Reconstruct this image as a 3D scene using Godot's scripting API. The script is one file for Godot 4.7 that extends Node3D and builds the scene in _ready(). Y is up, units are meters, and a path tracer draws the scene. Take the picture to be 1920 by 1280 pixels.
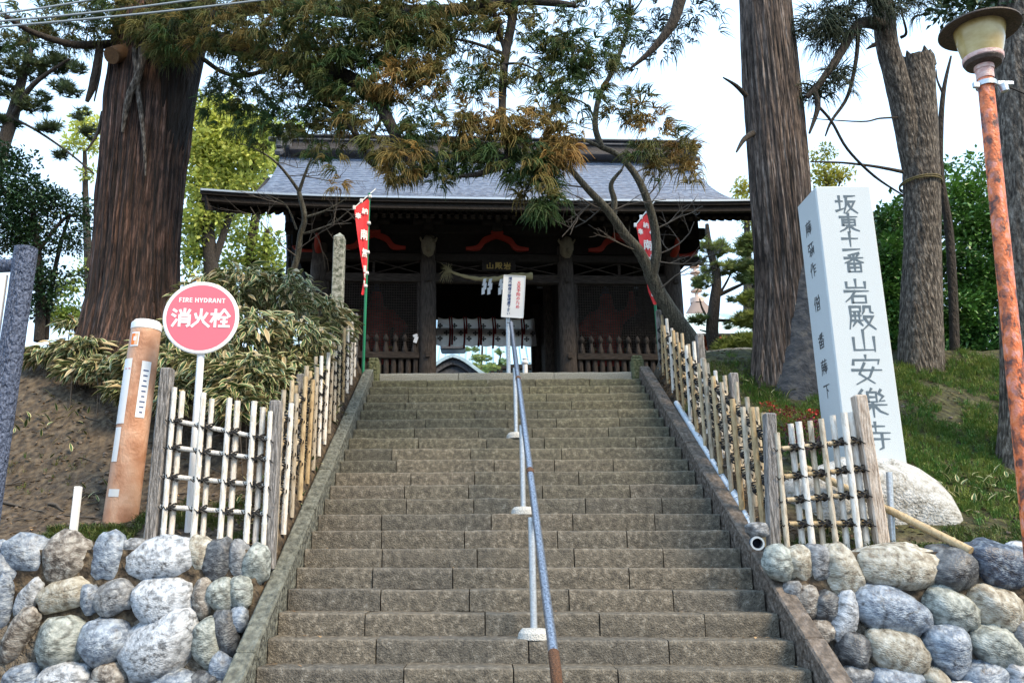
extends Node3D
# A temple gate at the head of a stone stairway. World: the stairs climb towards -Z, x is to the right, y is up, metres.
# d in the comments and helpers is the distance -z from the camera's foot.

class Mesher:
	var v := PackedVector3Array()
	var n := PackedVector3Array()
	var t := PackedVector2Array()
	var c := PackedColorArray()
	var i := PackedInt32Array()
	var col := Color(1, 1, 1)
	func vert(p: Vector3, nn: Vector3, uv := Vector2.ZERO) -> int:
		v.append(p); n.append(nn); t.append(uv); c.append(col)
		return v.size() - 1
	func tri(a: Vector3, b: Vector3, d: Vector3):
		var nn := (d - a).cross(b - a).normalized()
		var k := v.size()
		for p in [a, b, d]:
			vert(p, nn, Vector2(p.x + p.z, p.y))
		i.append_array([k, k + 1, k + 2])
	func quad(a: Vector3, b: Vector3, d: Vector3, e: Vector3):
		tri(a, b, d); tri(a, d, e)
	func tri_out(a: Vector3, b: Vector3, d: Vector3, mid: Vector3):
		if (d - a).cross(b - a).dot((a + b + d) / 3.0 - mid) >= 0.0:
			tri(a, b, d)
		else:
			tri(a, d, b)
	func quad_out(a: Vector3, b: Vector3, d: Vector3, e: Vector3, mid: Vector3):
		tri_out(a, b, d, mid); tri_out(a, d, e, mid)
	# a box with chamfered edges
	func box(xf: Transform3D, size: Vector3, bevel := 0.006):
		var h := size / 2.0
		bevel = minf(bevel, minf(h.x, minf(h.y, h.z)) * 0.45)
		var mid := xf.origin
		for ax in 3:
			for s in [-1.0, 1.0]:
				var q := []
				for k in [[-1, -1], [-1, 1], [1, 1], [1, -1]]:
					q.append(xf * _corner(ax, s, k[0], k[1], h, bevel))
				quad_out(q[0], q[1], q[2], q[3], mid)
		if bevel <= 0.0:
			return
		for ax in 3: # edges along axis ax
			var b: int = (ax + 1) % 3
			var d: int = (ax + 2) % 3
			for sb in [-1, 1]:
				for sd in [-1, 1]:
					var q := []
					for e in [[-1, b], [1, b], [1, d], [-1, d]]:
						var sg := Vector3.ZERO
						sg[ax] = e[0]; sg[b] = sb; sg[d] = sd
						q.append(xf * _signed(sg, e[1], h, bevel))
					quad_out(q[0], q[1], q[2], q[3], mid)
		for sx in [-1, 1]:
			for sy in [-1, 1]:
				for sz in [-1, 1]:
					var sg := Vector3(sx, sy, sz)
					tri_out(xf * _signed(sg, 0, h, bevel), xf * _signed(sg, 1, h, bevel), xf * _signed(sg, 2, h, bevel), mid)
	func _signed(sg: Vector3, full: int, h: Vector3, bevel: float) -> Vector3:
		var p := Vector3.ZERO
		for k in 3:
			p[k] = sg[k] * (h[k] if k == full else h[k] - bevel)
		return p
	func _corner(ax: int, s: float, a: int, b: int, h: Vector3, bevel: float) -> Vector3:
		var sg := Vector3.ZERO
		sg[ax] = s; sg[(ax + 1) % 3] = a; sg[(ax + 2) % 3] = b
		return _signed(sg, ax, h, bevel)
	func bx(center: Vector3, size: Vector3, bevel := 0.006):
		box(Transform3D(Basis(), center), size, bevel)
	# a beam of square section between two points
	func bar(a: Vector3, b: Vector3, w: float, h: float, bevel := 0.004):
		var z := (b - a)
		var len := z.length()
		z = z / len
		var up := Vector3.UP if absf(z.y) < 0.95 else Vector3.FORWARD
		var x := up.cross(z).normalized()
		var y := z.cross(x)
		box(Transform3D(Basis(x, y, z), (a + b) / 2.0), Vector3(w, h, len), bevel)
	# a round tube along a path; bump is an optional function (angle, along) -> radius factor
	func tube(path: Array, radii: Array, sides := 8, caps := true, bump = null):
		var rows := path.size()
		var k0 := v.size()
		var side := Vector3.ZERO
		var along := 0.0
		for r in rows:
			var dir: Vector3 = (path[mini(r + 1, rows - 1)] - path[maxi(r - 1, 0)]).normalized()
			if r > 0:
				along += (path[r] - path[r - 1]).length()
			if side == Vector3.ZERO:
				side = dir.cross(Vector3.FORWARD if absf(dir.z) < 0.9 else Vector3.UP).normalized()
			side = (side - dir * side.dot(dir)).normalized()
			var other := dir.cross(side)
			for s in sides + 1:
				var a := TAU * s / sides
				var out := side * cos(a) + other * sin(a)
				var rad: float = radii[r]
				if bump != null:
					rad *= bump.call(TAU * (s % sides) / sides, along)
				vert(path[r] + out * rad, out, Vector2(float(s) / sides, along))
		for r in rows - 1:
			for s in sides:
				var a := k0 + r * (sides + 1) + s
				var b := a + sides + 1
				i.append_array([a, b, a + 1, a + 1, b, b + 1])
		if bump != null:
			_smooth(k0, rows, sides)
		_orient(k0, rows, sides)
		if caps:
			for e in [0, rows - 1]:
				var f := k0 + int(e) * (sides + 1)
				var dir: Vector3 = (path[0] - path[1]).normalized() if e == 0 else (path[rows - 1] - path[rows - 2]).normalized()
				var m := vert(path[e], dir, Vector2.ZERO)
				var ring := []
				for s in sides:
					ring.append(vert(v[f + s], dir, Vector2(cos(TAU * s / sides), sin(TAU * s / sides))))
				for s in sides:
					var p: int = ring[s]
					var q: int = ring[(s + 1) % sides]
					if (v[q] - v[m]).cross(v[p] - v[m]).dot(dir) > 0:
						i.append_array([m, p, q])
					else:
						i.append_array([m, q, p])
	func _orient(k0: int, rows: int, sides: int):
		# turn the faces so that they agree with the normals
		var f := i.size() - (rows - 1) * sides * 6
		var a := i[f]; var b := i[f + 1]; var d := i[f + 2]
		if (v[d] - v[a]).cross(v[b] - v[a]).dot(n[a]) < 0:
			for k in range(f, i.size(), 3):
				var s := i[k + 1]
				i[k + 1] = i[k + 2]
				i[k + 2] = s
	func _smooth(k0: int, rows: int, sides: int):
		for r in rows:
			for s in sides + 1:
				var at := k0 + r * (sides + 1)
				var l := v[at + (s - 1 if s > 0 else sides - 1)]
				var q := v[at + (s + 1 if s < sides else 1)]
				var u := v[k0 + mini(r + 1, rows - 1) * (sides + 1) + s]
				var w := v[k0 + maxi(r - 1, 0) * (sides + 1) + s]
				var nn := (q - l).cross(u - w).normalized()
				if nn.dot(n[at + s]) < 0:
					nn = -nn
				n[at + s] = nn
	# a surface of revolution about an axis through origin of xf; profile of (radius, height)
	func lathe(xf: Transform3D, profile: Array, sides := 20):
		for r in profile.size() - 1:
			var p: Vector2 = profile[r]
			var q: Vector2 = profile[r + 1]
			var slope := (q - p)
			if slope.length() < 1e-6:
				continue
			slope = slope.normalized()
			var k := v.size()
			for s in sides + 1:
				var a := TAU * s / sides
				var out := Vector3(cos(a), 0, sin(a))
				var nn := (xf.basis * (out * slope.y + Vector3.UP * -slope.x)).normalized()
				vert(xf * (out * p.x + Vector3.UP * p.y), nn, Vector2(float(s) / sides, p.y))
				vert(xf * (out * q.x + Vector3.UP * q.y), nn, Vector2(float(s) / sides, q.y))
			for s in sides:
				var a := k + s * 2
				_face(a, a + 1, a + 2)
				_face(a + 2, a + 1, a + 3)
	func _face(a: int, b: int, d: int):
		if (v[d] - v[a]).cross(v[b] - v[a]).dot(n[a] + n[b] + n[d]) >= 0:
			i.append_array([a, b, d])
		else:
			i.append_array([a, d, b])
	# a smooth grid of points [row][column]
	func grid(points: Array, flip := false, uvs := Vector2(1, 1)):
		var rows := points.size()
		var cols: int = points[0].size()
		var k := v.size()
		for r in rows:
			for s in cols:
				var a: Vector3 = points[r][mini(s + 1, cols - 1)] - points[r][maxi(s - 1, 0)]
				var b: Vector3 = points[mini(r + 1, rows - 1)][s] - points[maxi(r - 1, 0)][s]
				var nn := b.cross(a).normalized()
				vert(points[r][s], -nn if flip else nn, Vector2(s * uvs.x / (cols - 1), r * uvs.y / (rows - 1)))
		for r in rows - 1:
			for s in cols - 1:
				var a := k + r * cols + s
				_face(a, a + cols, a + 1)
				_face(a + 1, a + cols, a + cols + 1)
	func mesh() -> ArrayMesh:
		var m := ArrayMesh.new()
		var a := []
		a.resize(Mesh.ARRAY_MAX)
		a[Mesh.ARRAY_VERTEX] = v
		a[Mesh.ARRAY_NORMAL] = n
		a[Mesh.ARRAY_TEX_UV] = t
		a[Mesh.ARRAY_COLOR] = c
		a[Mesh.ARRAY_INDEX] = i
		m.add_surface_from_arrays(Mesh.PRIMITIVE_TRIANGLES, a)
		return m

var rng := RandomNumberGenerator.new()
var nz := FastNoiseLite.new()
var M := {}
var used := {}

func rr(a: float, b: float) -> float:
	return rng.randf_range(a, b)

func L(r: float, g: float, b: float) -> Color: # a linear base colour
	return Color(r, g, b).linear_to_srgb()

func numbered(called: String) -> String:
	var k: int = used.get(called, 0)
	used[called] = k + 1
	return called if k == 0 else "%s_%03d" % [called, k]

func thing(called: String, label: String, category: String, at := Vector3.ZERO, group := "", turn := 0.0) -> Node3D:
	var o := Node3D.new()
	o.name = numbered(called)
	add_child(o)
	o.position = at
	o.rotation.y = turn
	tag(o, label, category, group)
	return o

func tag(o: Node3D, label: String, category: String, group := ""):
	o.set_meta("label", label)
	o.set_meta("category", category)
	if group != "":
		o.set_meta("group", group)

func put_name(o: Node3D, called: String, parent: Node):
	# plain names, numbered among the children of one parent
	var key := "%d/%s" % [parent.get_instance_id(), called]
	var k: int = used.get(key, 0)
	used[key] = k + 1
	o.name = called if k == 0 else "%s_%03d" % [called, k]
	parent.add_child(o, true)

# a part in the thing's own axes
func part(parent: Node3D, called: String, mesh: Mesh, m: Material, xf := Transform3D.IDENTITY) -> MeshInstance3D:
	var o := MeshInstance3D.new()
	o.mesh = mesh
	o.material_override = m
	put_name(o, called, parent)
	o.transform = xf
	return o

# a part whose mesh was made in world places
func wpart(parent: Node3D, called: String, mesh: Mesh, m: Material) -> MeshInstance3D:
	var g := Transform3D.IDENTITY
	var p: Node = parent
	while p is Node3D and p != self:
		g = (p as Node3D).transform * g
		p = p.get_parent()
	return part(parent, called, mesh, m, g.affine_inverse())

func structure(called: String, mesh: Mesh, m: Material) -> MeshInstance3D:
	var o := MeshInstance3D.new()
	o.name = numbered(called)
	o.mesh = mesh
	o.material_override = m
	add_child(o)
	o.set_meta("kind", "structure")
	return o

# many copies of one small mesh: a part (or a thing) of kind stuff
func scatter(parent: Node, called: String, mesh: Mesh, m: Material, places: Array, tints := []) -> MultiMeshInstance3D:
	var mm := MultiMesh.new()
	mm.transform_format = MultiMesh.TRANSFORM_3D
	mm.use_colors = not tints.is_empty()
	mm.mesh = mesh
	mm.instance_count = places.size()
	var off := Transform3D.IDENTITY
	if parent is Node3D and parent != self:
		off = (parent as Node3D).transform.affine_inverse()
	for k in places.size():
		mm.set_instance_transform(k, off * (places[k] as Transform3D))
		if mm.use_colors:
			mm.set_instance_color(k, tints[k])
	var o := MultiMeshInstance3D.new()
	o.multimesh = mm
	o.material_override = m
	if parent == self:
		o.name = numbered(called)
		add_child(o)
	else:
		put_name(o, called, parent)
	o.set_meta("kind", "stuff")
	return o

func noise_tex(stops: Array, freq: float, seed_: int, kind := FastNoiseLite.TYPE_SIMPLEX_SMOOTH, octaves := 5, size := 512, gain := .55) -> NoiseTexture2D:
	var f := FastNoiseLite.new()
	f.noise_type = kind
	f.frequency = freq
	f.seed = seed_
	f.fractal_octaves = octaves
	f.fractal_gain = gain
	var t := NoiseTexture2D.new()
	t.width = size
	t.height = size
	t.seamless = true
	t.noise = f
	var g := Gradient.new()
	var offs := PackedFloat32Array()
	var cols := PackedColorArray()
	for k in stops.size():
		offs.append(lerpf(.20, .80, float(k) / (stops.size() - 1)) if not stops[k] is Array else stops[k][0])
		cols.append(stops[k] if not stops[k] is Array else stops[k][1])
	g.offsets = offs
	g.colors = cols
	t.color_ramp = g
	return t

func plain(color: Color, rough := 0.8, metal := 0.0) -> StandardMaterial3D:
	var m := StandardMaterial3D.new()
	m.albedo_color = color
	m.roughness = rough
	m.metallic = metal
	return m

# a rough natural surface: colour noise in world space and relief
func rough(stops: Array, freq: float, seed_: int, scale: Vector3, relief := 0.0, roughness := 0.85, kind := FastNoiseLite.TYPE_SIMPLEX_SMOOTH, world := true) -> StandardMaterial3D:
	var m := StandardMaterial3D.new()
	m.roughness = roughness
	m.albedo_texture = noise_tex(stops, freq, seed_, kind)
	m.uv1_triplanar = true
	m.uv1_world_triplanar = world
	m.uv1_scale = scale
	if relief > 0.0:
		m.heightmap_enabled = true
		m.heightmap_texture = M.bump if relief >= 1.5 else M.grain
		m.heightmap_scale = relief
	return m

func leafy(color := Color(1, 1, 1), back := 0.4, rough_ := 0.6) -> StandardMaterial3D:
	var m := plain(color, rough_)
	m.vertex_color_use_as_albedo = true
	m.cull_mode = BaseMaterial3D.CULL_DISABLED
	m.backlight_enabled = back > 0
	m.backlight = Color(back, back, back)
	return m

func fbm(p: Vector3) -> float:
	return nz.get_noise_3dv(p)

func spline(points: Array, per := 6) -> Array: # Catmull-Rom through the points
	var out := []
	for k in points.size() - 1:
		var a: Vector3 = points[maxi(k - 1, 0)]
		var b: Vector3 = points[k]
		var c: Vector3 = points[k + 1]
		var d: Vector3 = points[mini(k + 2, points.size() - 1)]
		for s in per:
			var t := float(s) / per
			out.append(0.5 * (2.0 * b + (c - a) * t + (2.0 * a - 5.0 * b + 4.0 * c - d) * t * t + (3.0 * b - a - 3.0 * c + d) * t * t * t))
	out.append(points[-1])
	return out

func spread(values: Array, count: int) -> Array: # values laid evenly over count samples
	var out := []
	for k in count:
		var f := float(k) / (count - 1) * (values.size() - 1)
		var a := mini(int(f), values.size() - 2)
		out.append(lerpf(values[a], values[a + 1], f - a))
	return out

func limb(b: Mesher, points: Array, radii: Array, sides := 8, per := 5):
	var p := spline(points, per)
	b.tube(p, spread(radii, p.size()), sides, true)

func knobby(points: Array, radii: Array, sides: int, per: int, amp: float, freq: float, stretch: float, seed_: int) -> Mesher:
	# a trunk with furrowed bark: ridges run along it
	var b := Mesher.new()
	var p := spline(points, per)
	var f := FastNoiseLite.new()
	f.seed = seed_
	f.frequency = 1.0
	f.fractal_octaves = 4
	var bump := func(a: float, along: float) -> float:
		var q := Vector3(cos(a) * freq, sin(a) * freq, along * stretch)
		return 1.0 + amp * (0.35 - absf(f.get_noise_3dv(q))) * 2.0 + amp * 0.8 * f.get_noise_3dv(q * 0.23)
	b.tube(p, spread(radii, p.size()), sides, true, bump)
	return b

func _ready():
	rng.seed = 20240611
	nz.seed = 5
	nz.frequency = 1.0
	nz.fractal_octaves = 4
	# camera: a person standing in the street below, looking up the stairs
	var cam := Camera3D.new()
	cam.name = "camera"
	cam.position = Vector3(0, 1.55, 0)
	cam.rotation_degrees = Vector3(14.6, 2.3, 0)
	cam.projection = Camera3D.PROJECTION_FRUSTUM
	cam.near = 0.1
	cam.size = 0.08      # 2 * near * 640 / 1600
	cam.frustum_offset = Vector2(0.0075, 0)
	cam.far = 900.0
	cam.current = true
	add_child(cam)
	# a bright thin overcast afternoon sky
	var sky_m := ProceduralSkyMaterial.new()
	sky_m.sky_top_color = Color(0.74, 0.87, 1.0)
	sky_m.sky_horizon_color = Color(0.92, 0.97, 1.0)
	sky_m.sky_curve = 0.12
	sky_m.ground_bottom_color = Color(0.22, 0.2, 0.18)
	sky_m.ground_horizon_color = Color(0.5, 0.5, 0.48)
	sky_m.sky_energy_multiplier = 1.0
	var sky := Sky.new()
	sky.sky_material = sky_m
	var env := Environment.new()
	env.background_mode = Environment.BG_SKY
	env.sky = sky
	env.background_energy_multiplier = 0.62
	env.tonemap_mode = Environment.TONE_MAPPER_LINEAR
	env.tonemap_exposure = 3.5
	env.sdfgi_enabled = true
	env.ssao_enabled = true
	env.ssil_enabled = true
	var we := WorldEnvironment.new()
	we.name = "world_environment"
	we.environment = env
	add_child(we)
	var sun := DirectionalLight3D.new()
	sun.name = "sun"
	sun.light_color = Color(1.0, 0.92, 0.80)
	sun.light_energy = 0.5
	sun.light_angular_distance = 22.0
	sun.shadow_enabled = true
	add_child(sun)
	sun.look_at_from_position(Vector3.ZERO, -Vector3(0.58, 0.78, 0.52), Vector3.UP)
	materials()
	build_terrain()
	build_stairs()
	build_walls()
	build_gate()
	build_gate_hangings()
	build_halls()
	build_fences()
	build_street_things()
	build_monument()
	build_banners()
	build_trees()
	build_boughs()
	build_sasa()
	build_background_trees()
	build_ground_cover()

func materials():
	M.bump = noise_tex([Color.BLACK, Color.WHITE], 0.02, 3)
	M.grain = noise_tex([Color.BLACK, Color.WHITE], 0.06, 4)
	var k := Vector3(0.6, 0.6, 0.6)
	# ground
	M.soil = rough([L(.022, .016, .011), L(.07, .051, .033), L(.15, .115, .075)], 0.03, 11, k, 2.5, 0.95)
	M.soil.vertex_color_use_as_albedo = true
	M.street = rough([L(.045, .045, .046), L(.07, .07, .07)], 0.05, 12, k, 0.6, 0.9)
	# steps: weathered brown andesite, greenish with moss higher up
	M.step_bump = noise_tex([Color.BLACK, Color.WHITE], 0.05, 8, FastNoiseLite.TYPE_SIMPLEX_SMOOTH, 6, 1024, .7)
	M.step = []
	for k2 in 4:
		var a: Array = [[.128, .111, .085], [.139, .119, .090], [.121, .108, .087], [.132, .115, .089]][k2]
		var q := rough([L(a[0] * .4, a[1] * .4, a[2] * .4), L(a[0] * .8, a[1] * .8, a[2] * .8), L(a[0], a[1], a[2]), L(a[0] * 1.35, a[1] * 1.35, a[2] * 1.35), L(a[0] * 2.1, a[1] * 2.2, a[2] * 2.4)], 0.015, 20 + k2, Vector3(.9, .9, .9), 0.6, 0.62)
		q.albedo_texture = noise_tex([[.2, L(a[0] * .4, a[1] * .4, a[2] * .4)], [.4, L(a[0] * .8, a[1] * .8, a[2] * .8)], [.55, L(a[0], a[1], a[2])], [.66, L(a[0] * 1.35, a[1] * 1.35, a[2] * 1.35)], [.8, L(a[0] * 2.1, a[1] * 2.2, a[2] * 2.4)]], 0.014, 20 + k2, FastNoiseLite.TYPE_SIMPLEX_SMOOTH, 7, 1024, .72)
		q.heightmap_texture = M.step_bump
		q.vertex_color_use_as_albedo = true
		M.step.append(q)
	M.granite_top = rough([L(.13, .13, .11), L(.27, .27, .24), L(.42, .42, .38)], 0.12, 26, Vector3(1.5, 1.5, 1.5), 0.8, 0.8)
	M.kerb = rough([L(.05, .052, .045), L(.105, .11, .09), L(.19, .195, .165)], 0.025, 27, Vector3(1, 1, 1), 1.8, 0.9)
	M.kerb_brown = rough([L(.065, .052, .042), L(.125, .10, .08), L(.21, .175, .15)], 0.025, 28, Vector3(1, 1, 1), 1.8, 0.9)
	M.mossy = rough([L(.06, .07, .03), L(.11, .12, .06), L(.17, .17, .10)], 0.03, 29, Vector3(1.3, 1.3, 1.3), 1.5, 0.95)
	# river boulders
	M.boulder = {}
	var tones := {
		"white": [[0.126, 0.137, 0.152], [0.369, 0.399, 0.443], [0.511, 0.552, 0.604], [0.597, 0.63, 0.684]],
		"blue": [[0.088, 0.111, 0.152], [0.175, 0.214, 0.282], [0.264, 0.315, 0.387], [0.436, 0.495, 0.564]],
		"grey": [[0.095, 0.1, 0.11], [0.184, 0.195, 0.211], [0.272, 0.285, 0.302], [0.422, 0.435, 0.445]],
		"brown": [[0.057, 0.046, 0.039], [0.166, 0.147, 0.128], [0.297, 0.272, 0.246], [0.48, 0.48, 0.45]],
		"beige": [[0.189, 0.156, 0.117], [0.332, 0.309, 0.247], [0.429, 0.408, 0.348], [0.553, 0.555, 0.51]],
		"dark": [[0.032, 0.034, 0.039], [0.066, 0.071, 0.081], [0.107, 0.115, 0.128], [0.218, 0.232, 0.24]],
		"navy": [[0.02, 0.026, 0.046], [0.046, 0.065, 0.104], [0.091, 0.119, 0.17], [0.24, 0.285, 0.338]],
		"green": [[0.113, 0.13, 0.124], [0.24, 0.266, 0.252], [0.355, 0.391, 0.369], [0.48, 0.51, 0.493]],
	}
	var s0 := 40
	for name_ in tones:
		var st := []
		for a in tones[name_]:
			st.append(L(a[0], a[1], a[2]))
		s0 += 1
		st[0] = [0.27, st[0]]
		st[1] = [0.42, st[1]]
		st[2] = [0.57, st[2]]
		st[3] = [0.74, st[3]]
		var q := rough(st, 0.011, s0, Vector3(1.3, 1.9, 1.3), 0.4, 0.45 if name_ in ["navy", "dark", "blue"] else 0.7, FastNoiseLite.TYPE_SIMPLEX_SMOOTH, false)
		q.albedo_texture = noise_tex(st, 0.009, s0, FastNoiseLite.TYPE_SIMPLEX_SMOOTH, 8, 1024, .61)
		M.boulder[name_] = q
	var veins := noise_tex([[.0, Color(1, 1, 1)], [.70, Color(1, 1, 1)], [.86, Color(.72, .70, .68)], [.95, Color(.38, .37, .36)]], 0.004, 108, FastNoiseLite.TYPE_SIMPLEX_SMOOTH, 3, 1024, .5)
	(veins.noise as FastNoiseLite).fractal_type = FastNoiseLite.FRACTAL_RIDGED
	for name_ in M.boulder:
		var q: StandardMaterial3D = M.boulder[name_]
		q.detail_enabled = true
		q.detail_albedo = veins
		q.detail_blend_mode = BaseMaterial3D.BLEND_MODE_MUL
		q.detail_uv_layer = BaseMaterial3D.DETAIL_UV_2
		q.uv2_triplanar = true
		q.uv2_world_triplanar = true
		q.uv2_scale = Vector3(1.0, 1.5, 1.0)
	M.mortar = rough([L(.07, .06, .048), L(.15, .13, .105), L(.23, .205, .17)], 0.03, 51, Vector3(1, 1, 1), 5.0, 0.95)
	# wood
	M.old_wood = rough([L(.028, .021, .017), L(.06, .046, .038), L(.10, .08, .068)], 0.02, 61, Vector3(3.5, .45, 3.5), 1.2, 0.85, FastNoiseLite.TYPE_SIMPLEX_SMOOTH, false)
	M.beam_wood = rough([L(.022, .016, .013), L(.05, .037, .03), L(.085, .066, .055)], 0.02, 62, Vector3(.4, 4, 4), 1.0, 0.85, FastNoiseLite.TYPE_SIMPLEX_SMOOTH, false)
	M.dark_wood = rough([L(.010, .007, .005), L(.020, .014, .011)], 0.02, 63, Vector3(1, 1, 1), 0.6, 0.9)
	M.grey_wood = rough([L(.10, .095, .09), L(.26, .245, .235), L(.42, .40, .39)], 0.02, 64, Vector3(5, .5, 5), 0.8, 0.85)
	M.stake_wood = rough([L(.30, .23, .18), L(.55, .46, .38), L(.70, .62, .55)], 0.02, 65, Vector3(5, .5, 5), 0.6, 0.8)
	M.red_lacquer = plain(L(.26, .02, .008), 0.6)
	M.red_statue = rough([L(.24, .028, .018), L(.36, .045, .03)], 0.01, 66, k, 0.5, 0.7)
	M.carving = rough([L(.10, .08, .05), L(.42, .37, .27)], 0.06, 67, Vector3(3, 3, 3), 2.0, 0.8)
	M.gold = plain(L(.72, .45, .08), 0.35, 0.8)
	M.gilt = plain(L(.34, .23, .05), 0.6)
	M.roof_copper = rough([L(.07, .095, .15), L(.145, .185, .27), L(.26, .32, .43)], 0.018, 68, Vector3(.5, 3.0, 3.0), 0.4, 0.3)
	M.roof_edge = plain(L(.42, .50, .60), 0.4, 0.3)
	M.ridge_grey = rough([L(.045, .048, .058), L(.09, .095, .11)], 0.02, 69, Vector3(1, 1, 1), 0.5, 0.6)
	M.ridge_brown = rough([L(.036, .032, .033), L(.066, .058, .058)], 0.02, 70, Vector3(.4, 2, 2), 0.5, 0.7)
	# fences
	M.bamboo = []
	for s in 5:
		var a: Array = [[.52, .42, .27], [.46, .33, .17], [.54, .47, .36], [.42, .36, .27], [.48, .36, .20]][s]
		M.bamboo.append(rough([L(a[0] * .55, a[1] * .5, a[2] * .45), L(a[0], a[1], a[2]), L(a[0] * 1.12, a[1] * 1.14, a[2] * 1.2)], 0.018, 71 + s, Vector3(4, .8, 4), 0.2, 0.45))
	M.bamboo_white = rough([L(.50, .46, .40), L(.74, .70, .64), L(.82, .80, .76)], 0.018, 76, Vector3(4, .8, 4), 0.2, 0.5)
	M.rope_black = plain(L(.012, .012, .013), 0.8)
	# metals and paints
	M.galvanised = rough([L(.42, .46, .50), L(.60, .65, .70)], 0.03, 81, Vector3(2, 2, 2), 0.1, 0.35)
	M.galvanised.metallic = 0.5
	M.rail_blue = rough([L(.05, .06, .09), L(.28, .33, .42), L(.46, .52, .60)], 0.03, 82, Vector3(3, 3, 3), 0.1, 0.28)
	M.rail_blue.metallic = 0.7
	M.rust = rough([L(.05, .025, .015), L(.16, .07, .03)], 0.05, 83, Vector3(3, 3, 3), 0.6, 0.9)
	M.white_paint = plain(L(.82, .83, .84), 0.45)
	M.off_white = plain(L(.74, .76, .78), 0.6)
	M.concrete_white = rough([L(.40, .40, .38), L(.62, .62, .60)], 0.06, 84, Vector3(2, 2, 2), 1.0, 0.9)
	M.sign_red = plain(L(.70, .14, .19), 0.4)
	M.terracotta = rough([L(.44, .21, .115), L(.58, .31, .19), L(.66, .41, .28)], 0.008, 85, Vector3(1, .6, 1), 0.3, 0.5)
	M.orange = plain(L(.85, .20, .01), 0.5)
	M.green_pole = plain(L(.01, .22, .10), 0.4)
	M.banner_red = plain(L(.72, .01, .018), 0.7)
	M.banner_red.backlight_enabled = true
	M.banner_red.backlight = Color(.35, .35, .35)
	M.paper = plain(L(.80, .81, .84), 0.8)
	M.ink = plain(L(.03, .04, .07), 0.8)
	M.ink_red = plain(L(.72, .10, .12), 0.8)
	M.carved = plain(L(.10, .135, .165), 0.9)  # grey-blue stands in for the shade inside engraved grooves
	M.granite = rough([L(.36, .41, .44), L(.54, .60, .64), L(.68, .73, .76)], 0.15, 86, Vector3(3, 3, 3), 0.12, 0.75)
	M.granite_side = M.granite
	M.rock = rough([L(.20, .19, .17), L(.45, .45, .43), L(.68, .69, .68)], 0.03, 87, Vector3(1.1, 1.1, 1.1), 0.8, 0.85)
	M.rock.albedo_texture = noise_tex([[.25, L(.13, .12, .10)], [.42, L(.36, .35, .32)], [.56, L(.43, .435, .43)], [.75, L(.56, .575, .58)]], 0.008, 87, FastNoiseLite.TYPE_SIMPLEX_SMOOTH, 8, 1024, .75)
	M.log_blue = rough([L(.025, .033, .06), L(.075, .10, .165), L(.17, .205, .30)], 0.05, 88, Vector3(2.2, 1.1, 2.2), 3.0, 0.75)
	M.lamp_paint = rough([[0.30, L(.09, .035, .03)], [0.42, L(.62, .13, .03)], [0.60, L(.72, .20, .07)], [0.75, L(.72, .30, .25)]], 0.014, 89, Vector3(1.6, .8, 1.6), 0.4, 0.5)
	M.lamp_dark = rough([L(.035, .025, .02), L(.10, .065, .05)], 0.03, 90, Vector3(2, 2, 2), 0.3, 0.6)
	M.lamp_glass = rough([L(.40, .29, .10), L(.60, .49, .24)], 0.01, 91, Vector3(1, 1, 1), 0.0, 0.2)
	M.curtain_cloth = leafy(L(.84, .81, .81), .95, .9)
	M.curtain_cloth.vertex_color_use_as_albedo = false
	M.crest = plain(L(.06, .055, .06), 0.9)
	M.cord_red = plain(L(.24, .012, .014), 0.8)
	M.hall_roof = rough([L(.34, .50, .60), L(.48, .64, .74)], 0.02, 99, Vector3(.5, .5, .5), 0.1, 0.5)
	M.green_roof = rough([L(.40, .52, .50), L(.58, .68, .66)], 0.02, 100, Vector3(.5, .5, .5), 0.1, 0.6)
	M.red_wall = plain(L(.30, .075, .035), 0.8)
	M.red_wood = plain(L(.24, .06, .03), 0.8)
	M.pagoda_white = plain(L(.75, .66, .58), 0.8)
	M.pagoda_roof = plain(L(.22, .17, .15), 0.8)
	M.pagoda_orange = plain(L(.62, .47, .39), 0.7)
	M.ink_blue = plain(L(.05, .09, .22), 0.8)
	M.emblem_pale = plain(L(.85, .50, .33), 0.5)
	M.lamp_pink = rough([L(.55, .30, .27), L(.74, .56, .52)], 0.02, 101, Vector3(2, 2, 2), 0.2, 0.45)
	M.cable_grey = plain(L(.20, .25, .30), 0.5)
	M.groove_shade_side = plain(L(.05, .055, .06), 0.9)  # groove shade as a darker colour, for the side inscription
	M.marker_stone = rough([L(.10, .12, .09), L(.30, .32, .28), L(.46, .48, .45)], 0.02, 102, Vector3(1, 1, 1), 0.8, 0.85)
	M.sawn_wood = rough([L(.09, .045, .02), L(.17, .09, .035)], 0.02, 103, Vector3(3, 3, 3), 0.4, 0.8)
	M.rope_yellow = rough([[0.46, L(.05, .045, .03)], [0.55, L(.26, .20, .06)]], 0.03, 104, Vector3(5, 5, 5), 0.3, 0.8)
	M.twig = plain(L(.085, .072, .06), 0.9)
	M.straw = rough([L(.42, .35, .17), L(.70, .61, .36)], 0.05, 92, Vector3(5, 5, 5), 1.0, 0.9)
	M.pvc = plain(L(.46, .50, .53), 0.4)
	M.pvc_white = rough([L(.50, .58, .68), L(.72, .78, .84)], 0.02, 93, Vector3(2, 2, 2), 0.1, 0.35)
	# bark
	M.cedar_bark = rough([L(.007, .004, .003), L(.048, .027, .019), L(.14, .072, .05), L(.31, .20, .165)], 0.02, 94, Vector3(1.9, .055, 1.9), 10.0, 0.95)
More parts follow.
